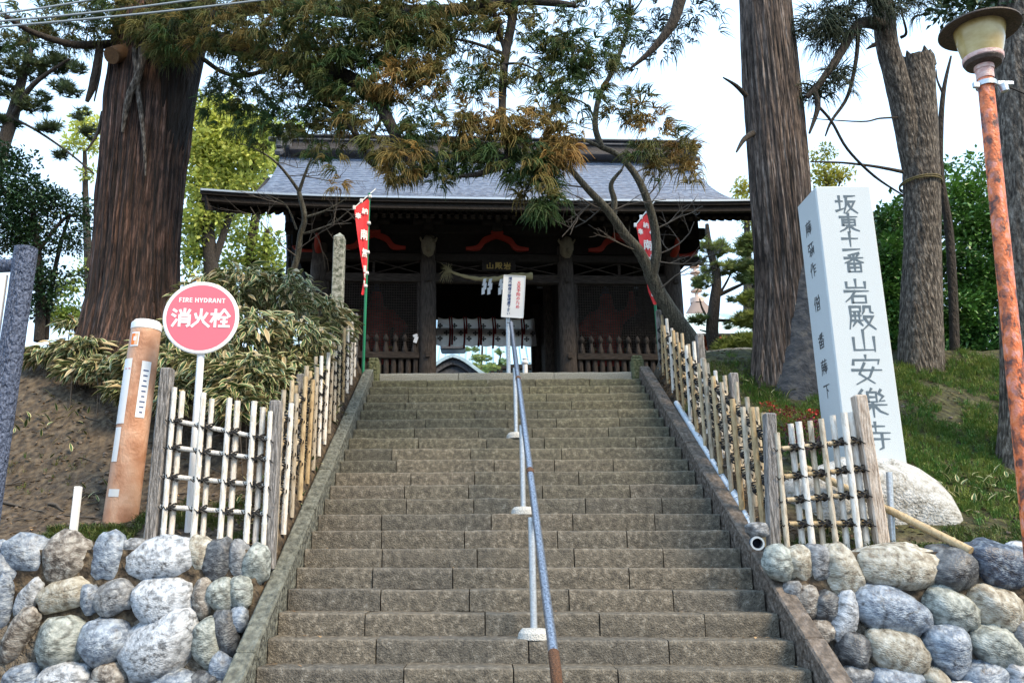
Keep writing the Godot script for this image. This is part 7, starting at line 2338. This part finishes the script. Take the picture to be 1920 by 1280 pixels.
	far_tree("broadleaf_tree", "yellow-green tree showing between the right cedar and the broken tree", "", Vector3(15.239, 10.760, -36.000),
		[[[Vector3(15.014, 10.763, -36.000), Vector3(15.446, 14.634, -36.000), Vector3(15.634, 17.160, -36.000), Vector3(15.576, 18.984, -36.000)], [.2, .18, .12, .05]], [[Vector3(15.653, 16.903, -36.000), Vector3(16.344, 18.444, -36.000)], [.06, .03]]],
		[[Vector3(15.514, 19.514, -36.000), Vector2(0.581, 0.387), 40, .6], [Vector3(15.518, 18.460, -36.000), Vector2(0.721, 0.385), 70, .7], [Vector3(16.241, 18.577, -36.000), Vector2(0.625, 0.337), 40, .75], [Vector3(15.771, 17.545, -36.000), Vector2(0.717, 0.287), 50, .7]], broad, M.leaf_glow, Color(.11, .20, .04), Color(.48, .44, .08), M.dark_bark, 1.1)
	# pine seen through the gate
	far_tree("pine_tree", "small garden pine seen through the gate opening", "", Vector3(0.037, 7.419, -27.000),
		[[[Vector3(0.000, 7.155, -27.000), Vector3(-0.012, 7.684, -27.000), Vector3(0.028, 8.218, -27.000), Vector3(0.033, 8.757, -27.000)], [.04, .04, .035, .02]], [[Vector3(0.464, 7.152, -27.000), Vector3(0.540, 7.679, -27.000), Vector3(0.652, 8.212, -27.000)], [.04, .03, .02]], [[Vector3(0.006, 7.791, -27.000), Vector3(-0.302, 8.150, -27.000)], [.025, .012]]],
		[[Vector3(-0.301, 8.311, -27.000), Vector2(0.243, 0.087), 40, .3], [Vector3(-0.044, 8.005, -27.000), Vector2(0.381, 0.121), 80, .4], [Vector3(0.040, 7.684, -27.000), Vector2(0.588, 0.156), 190, .5], [Vector3(0.617, 8.212, -27.000), Vector2(0.174, 0.104), 24, .2], [Vector3(0.733, 7.855, -27.000), Vector2(0.208, 0.138), 40, .3], [Vector3(-0.307, 7.563, -27.000), Vector2(0.345, 0.104), 70, .5]],
		[needle_tuft(17, 26, .10)], M.needle, Color(.15, .27, .09), Color(.50, .53, .18), M.dark_bark, 1.0)
	# glossy hedge behind the broken tree
	for e in [
		["dense dark green glossy bush between the pillar and the broken tree", Vector3(6.064, 4.357, -12.600), [[Vector3(6.365, 6.634, -12.800), Vector2(0.218, 0.251), 150, .3], [Vector3(6.268, 5.944, -12.600), Vector2(0.277, 0.408), 300, .3], [Vector3(6.199, 5.150, -12.500), Vector2(0.319, 0.399), 300, .3], [Vector3(5.999, 4.553, -12.400), Vector2(0.313, 0.235), 200, .2], [Vector3(6.012, 5.466, -12.700), Vector2(0.244, 0.489), 200, .25], [Vector3(5.844, 4.291, -12.300), Vector2(0.309, 0.170), 160, .1], [Vector3(6.698, 6.941, -12.900), Vector2(0.221, 0.221), 70, .45]]],
		["dense dark green glossy hedge between the broken tree and the lamp", Vector3(7.394, 4.413, -12.900), [[Vector3(7.640, 6.785, -13.000), Vector2(0.425, 0.340), 300, .4], [Vector3(8.108, 6.596, -13.000), Vector2(0.338, 0.423), 300, .35], [Vector3(7.463, 5.945, -12.900), Vector2(0.415, 0.415), 380, .3], [Vector3(7.847, 5.646, -12.800), Vector2(0.410, 0.410), 380, .3], [Vector3(7.234, 5.113, -12.700), Vector2(0.403, 0.403), 380, .25], [Vector3(7.606, 4.832, -12.600), Vector2(0.397, 0.318), 300, .25], [Vector3(7.017, 4.699, -12.700), Vector2(0.240, 0.240), 160, .2], [Vector3(6.978, 4.447, -12.400), Vector2(0.311, 0.140), 170, .1], [Vector3(7.509, 4.442, -12.400), Vector2(0.311, 0.140), 170, .1], [Vector3(8.129, 4.532, -12.400), Vector2(0.466, 0.311), 260, .1], [Vector3(8.433, 5.810, -12.800), Vector2(0.410, 0.984), 500, .3], [Vector3(7.683, 7.288, -13.100), Vector2(0.345, 0.259), 110, .6], [Vector3(8.118, 7.374, -13.100), Vector2(0.311, 0.311), 130, .6], [Vector3(7.718, 7.759, -13.200), Vector2(0.140, 0.228), 26, .7], [Vector3(8.082, 7.895, -13.200), Vector2(0.176, 0.176), 26, .7]]]]:
		far_tree("glossy_bush", e[0], "glossy bushes behind the right bank", e[1], [[[e[1] - Vector3(0, .1, 0), e[1] + Vector3(.1, .8, 0), e[1] + Vector3(0, 1.6, .1)], [.05, .04, .02]], [[e[1] + Vector3(.5, -.1, 0), e[1] + Vector3(.45, .8, 0), e[1] + Vector3(.6, 1.5, 0)], [.04, .03, .02]], [[e[1] + Vector3(-.4, -.1, 0), e[1] + Vector3(-.4, .7, 0), e[1] + Vector3(-.2, 1.5, 0)], [.04, .03, .02]]], e[2], gloss, M.leaf_gloss, Color(.03, .105, .03), Color(.19, .36, .065), M.dark_bark, 1.05, .7)

# ---------- grass, litter and small plants ----------
func tuft(seed_: int, n: int, h: float) -> ArrayMesh:
	var g := RandomNumberGenerator.new()
	g.seed = seed_
	var b := Mesher.new()
	for k in n:
		var a := g.randf() * TAU
		var out := Vector3(cos(a), 0, sin(a))
		var at := out * g.randf_range(0, .03)
		var l := h * g.randf_range(.5, 1.1)
		var w := out.cross(Vector3.UP) * .0035
		var m := at + Vector3.UP * l * .6 + out * l * .25
		var e := at + Vector3.UP * l * .75 + out * l * g.randf_range(.5, .9)
		b.tri(at - w, m, at + w)
		b.tri(m - w * .8, e, m + w * .8)
		b.tri(at - w, m - w * .8, m + w * .8)
	return b.mesh()

func on_ground(x: float, d: float, s: float) -> Transform3D:
	return Transform3D(Basis(Vector3.UP, rr(0, TAU)).scaled_local(Vector3(s, s, s)), Vector3(x, ground(x, d) - .005, -d))

func build_ground_cover():
	var put := []
	var tint := []
	while put.size() < 17000: # the grassy right bank
		var x := rr(2.9, 10.0)
		var d := rr(7.25, 11.9)
		if x < 3.0 + (d - 7.2) * .1 or (d < 8.3 and x < 4.3):
			continue
		var f := fbm(Vector3(x * 1.3, 2, d * 1.3))
		if f < -.22 + clampf((d - 11.0) * .4, 0, .4):
			continue
		put.append(on_ground(x, d, rr(.6, 1.3)))
		tint.append(blend(Color(.06, .17, .028), Color(.34, .33, .08), clampf(.18 + f * .5 + rr(-.25, .35), 0, 1), .25))
	var o := scatter(self, "grass", tuft(1, 9, .10), M.leaf, put, tint)
	tag(o, "green and straw-coloured grass on the right bank behind the boulder wall", "grass")
	put = []
	tint = []
	for e in [[Vector3(-3.431, 1.872, -7.450), .42, .16, 420], [Vector3(-3.565, 1.821, -7.300), .2, .08, 120], [Vector3(-2.738, 2.156, -7.900), .4, .25, 300], [Vector3(-2.530, 2.311, -8.000), .35, .2, 160], [Vector3(-2.002, 1.847, -7.450), .2, .1, 90], [Vector3(2.900, 1.772, -7.400), .4, .08, 120], [Vector3(3.629, 1.747, -7.300), .5, .1, 260], [Vector3(4.347, 1.795, -7.500), .5, .2, 300], [Vector3(3.384, 3.795, -11.300), .35, .3, 260], [Vector3(3.350, 3.489, -10.800), .2, .2, 120], [Vector3(-4.618, 2.592, -8.600), .5, .3, 40], [Vector3(2.623, 3.323, -10.600), .1, .3, 30], [Vector3(-1.833, 1.755, -7.350), .08, .05, 40]]:
		for k in e[3]:
			var x: float = e[0].x + rr(-1, 1) * e[1]
			var d: float = -e[0].z + rr(-1, 1) * e[2]
			put.append(on_ground(x, d, rr(.5, 1.2)))
			tint.append(blend(Color(.04, .10, .018), Color(.20, .20, .05), rr(0, .7), .25))
	o = scatter(self, "grass", tuft(2, 8, .09), M.leaf, put, tint)
	tag(o, "low green weeds at the foot of the fences and posts", "weeds")
	# sasa seedlings on the bare slope
	put = []
	for e in [[Vector3(-4.814, 3.294, -9.400), .35, 26], [Vector3(-5.066, 3.247, -9.300), .2, 10], [Vector3(-4.523, 2.985, -9.000), .25, 12], [Vector3(-3.780, 2.181, -8.200), .15, 10], [Vector3(-2.235, 2.861, -8.300), .2, 40], [Vector3(-1.811, 3.042, -9.100), .2, 30], [Vector3(-1.786, 3.766, -10.600), .15, 30], [Vector3(-1.677, 2.566, -8.500), .12, 26], [Vector3(-1.984, 2.485, -7.800), .15, 20], [Vector3(3.058, 2.429, -8.400), .3, 20], [Vector3(3.120, 1.845, -7.600), .25, 40], [Vector3(4.662, 2.114, -8.300), .4, 60], [Vector3(3.743, 3.782, -10.900), .3, 40]]:
		for k in e[2]:
			var x: float = e[0].x + rr(-1, 1) * e[1]
			var d: float = -e[0].z + rr(-1, 1) * e[1]
			var t := on_ground(x, d, rr(.5, .9))
			put.append(Transform3D(t.basis * Basis(Vector3.RIGHT, rr(-1.1, .1)), t.origin + Vector3(0, rr(.0, .10), 0)))
	o = scatter(self, "seedlings", sasa_leaf(false, 9), leafy(Color(1, 1, 1), .25, .5), put)
	tag(o, "scattered dwarf bamboo seedlings on the bare slopes", "seedlings")
	# dead leaves and needles
	put = []
	tint = []
	for k in 6500:
		var left: bool = rng.randf() < .6
		var x := rr(-6.0, -1.85) if left else rr(2.4, 6.0)
		var d := rr(7.2, 12.4)
		if rng.randf() < .3:
			x = lerpf(-1.84, -2.2, rng.randf()) if left else lerpf(2.42, 2.7, rng.randf())
		var t := on_ground(x, d, rr(.5, 1.1))
		put.append(Transform3D(t.basis * Basis(Vector3.RIGHT, rr(-.35, .35)), t.origin + Vector3(0, .012, 0)))
		tint.append(blend(Color(.10, .055, .03), Color(.34, .22, .11), rng.randf(), .3))
	o = scatter(self, "fallen_leaves", leaf_mesh(.07, .028), M.leaf, put, tint)
	tag(o, "brown fallen leaves and litter on the earth banks", "leaf litter")
	put = []
	tint = []
	for k in 260: # on the treads, gathered in the corners
		var q := rng.randi_range(-3, 20)
		var edge_ := rng.randf() < .75
		var x := (rr(-1.58, -1.2) if rng.randf() < .5 else rr(1.9, 2.25)) if edge_ else rr(-1.5, 2.2)
		var t := Transform3D(Basis(Vector3.UP, rr(0, TAU)) * Basis(Vector3.RIGHT, rr(-.3, .3)), Vector3(x, .845 + .1675 * q + .008, -6.3 - .305 * q - rr(.1, .27)))
		put.append(t.scaled_local(Vector3.ONE * rr(.4, .9)))
		tint.append(blend(Color(.12, .06, .03), Color(.40, .26, .13), rng.randf(), .3))
	o = scatter(self, "fallen_leaves", leaf_mesh(.06, .026), M.leaf, put, tint)
	tag(o, "scattered brown leaves lying on the stone steps", "leaf litter")
	var pb := boulder(.03, .018, .025, 3.0)
	put = []
	for k in 700:
		var x := rr(-5.5, -1.85) if rng.randf() < .7 else rr(2.45, 5.5)
		put.append(on_ground(x, rr(7.2, 11.5), rr(.3, 1.2)))
	o = scatter(self, "pebbles", pb, M.kerb_brown, put)
	tag(o, "small stones and clods on the bare earth banks", "pebbles")
	# twigs and roots on the left slope
	var b := Mesher.new()
	for k in 34:
		var x := rr(-5.2, -2.2)
		var d := rr(7.5, 9.6)
		var a := rr(-.5, .5)
		var l := rr(.15, .6)
		var p := []
		for s in 4:
			var xx := x + cos(a) * l * s / 3.0 + rr(-.02, .02)
			var dd := d + sin(a) * l * s / 3.0
			p.append(Vector3(xx, ground(xx, dd) + .012, -dd))
		b.tube(p, [.006, .008, .006, .003], 5)
	for e in [[Vector3(-4.675, 2.184, -8.200), Vector3(-4.399, 2.100, -8.100)], [Vector3(-4.140, 2.100, -8.100), Vector3(-3.930, 2.043, -8.000)], [Vector3(4.654, 1.993, -7.900), Vector3(4.671, 1.846, -7.700)]]:
		var p := []
		for s in 5:
			var q: Vector3 = (e[0] as Vector3).lerp(e[1], s / 4.0)
			p.append(Vector3(q.x, ground(q.x, -q.z) + .015, q.z))
		b.tube(p, [.014, .016, .014, .01, .006], 6)
	var tw := MultiMeshInstance3D.new()
	tw.free()
	var w := MeshInstance3D.new()
	w.name = "fallen_twigs"
	w.mesh = b.mesh()
	w.material_override = M.twig
	add_child(w)
	w.set_meta("kind", "stuff")
	tag(w, "grey fallen twigs and roots on the left earth slope", "twigs")
	# crimson low shrub at the foot of the right cedar
	var s := thing("red_shrub", "low shrub with crimson leaves behind the right fence corner", "shrub", Vector3(3.485, 3.028, -9.600))
	crown(s, [clump_mesh(21, 7, .03, .02, .06)], M.leaf, [[Vector3(3.485, 3.232, -9.800), Vector2(0.159, 0.049), 22, .2], [Vector3(3.587, 3.026, -9.400), Vector2(0.140, 0.105), 34, .1], [Vector3(3.409, 2.968, -9.400), Vector2(0.198, 0.081), 30, .1], [Vector3(3.349, 3.356, -10.000), Vector2(0.050, 0.025), 8, .8], [Vector3(3.749, 3.195, -9.600), Vector2(0.072, 0.030), 12, .8], [Vector3(3.523, 2.767, -9.000), Vector2(0.111, 0.122), 26, .1], [Vector3(3.209, 2.700, -8.900), Vector2(0.164, 0.143), 36, .1]], Color(.16, .01, .045), Color(.55, .03, .02), .9, 1.0)
	b = Mesher.new()
	for k in 14:
		var x := rr(3.2, 4.0)
		var d := rr(8.8, 9.6)
		var g := Vector3(x, ground(x, d), -d)
		twigs(b, g, Vector3(rr(-.4, .4), 1, rr(-.3, .3)), .32, .006, 1)
	wpart(s, "stems", b.mesh(), M.twig)
	# long granite kerb at the edge of the terrace, right of the gate
	var kb := thing("granite_kerb", "long rough granite kerb on the earth bank left of the right cedar", "kerb", Vector3(4.033, 4.641, -13.200))
	b = hewn(-.75, .95, -.12, .16, -.15, .2, 4.0, .02)
	part(kb, "stone", b.mesh(), M.granite_top, Transform3D(Basis(Vector3.UP, -.1) * Basis(Vector3.BACK, .03), Vector3.ZERO))
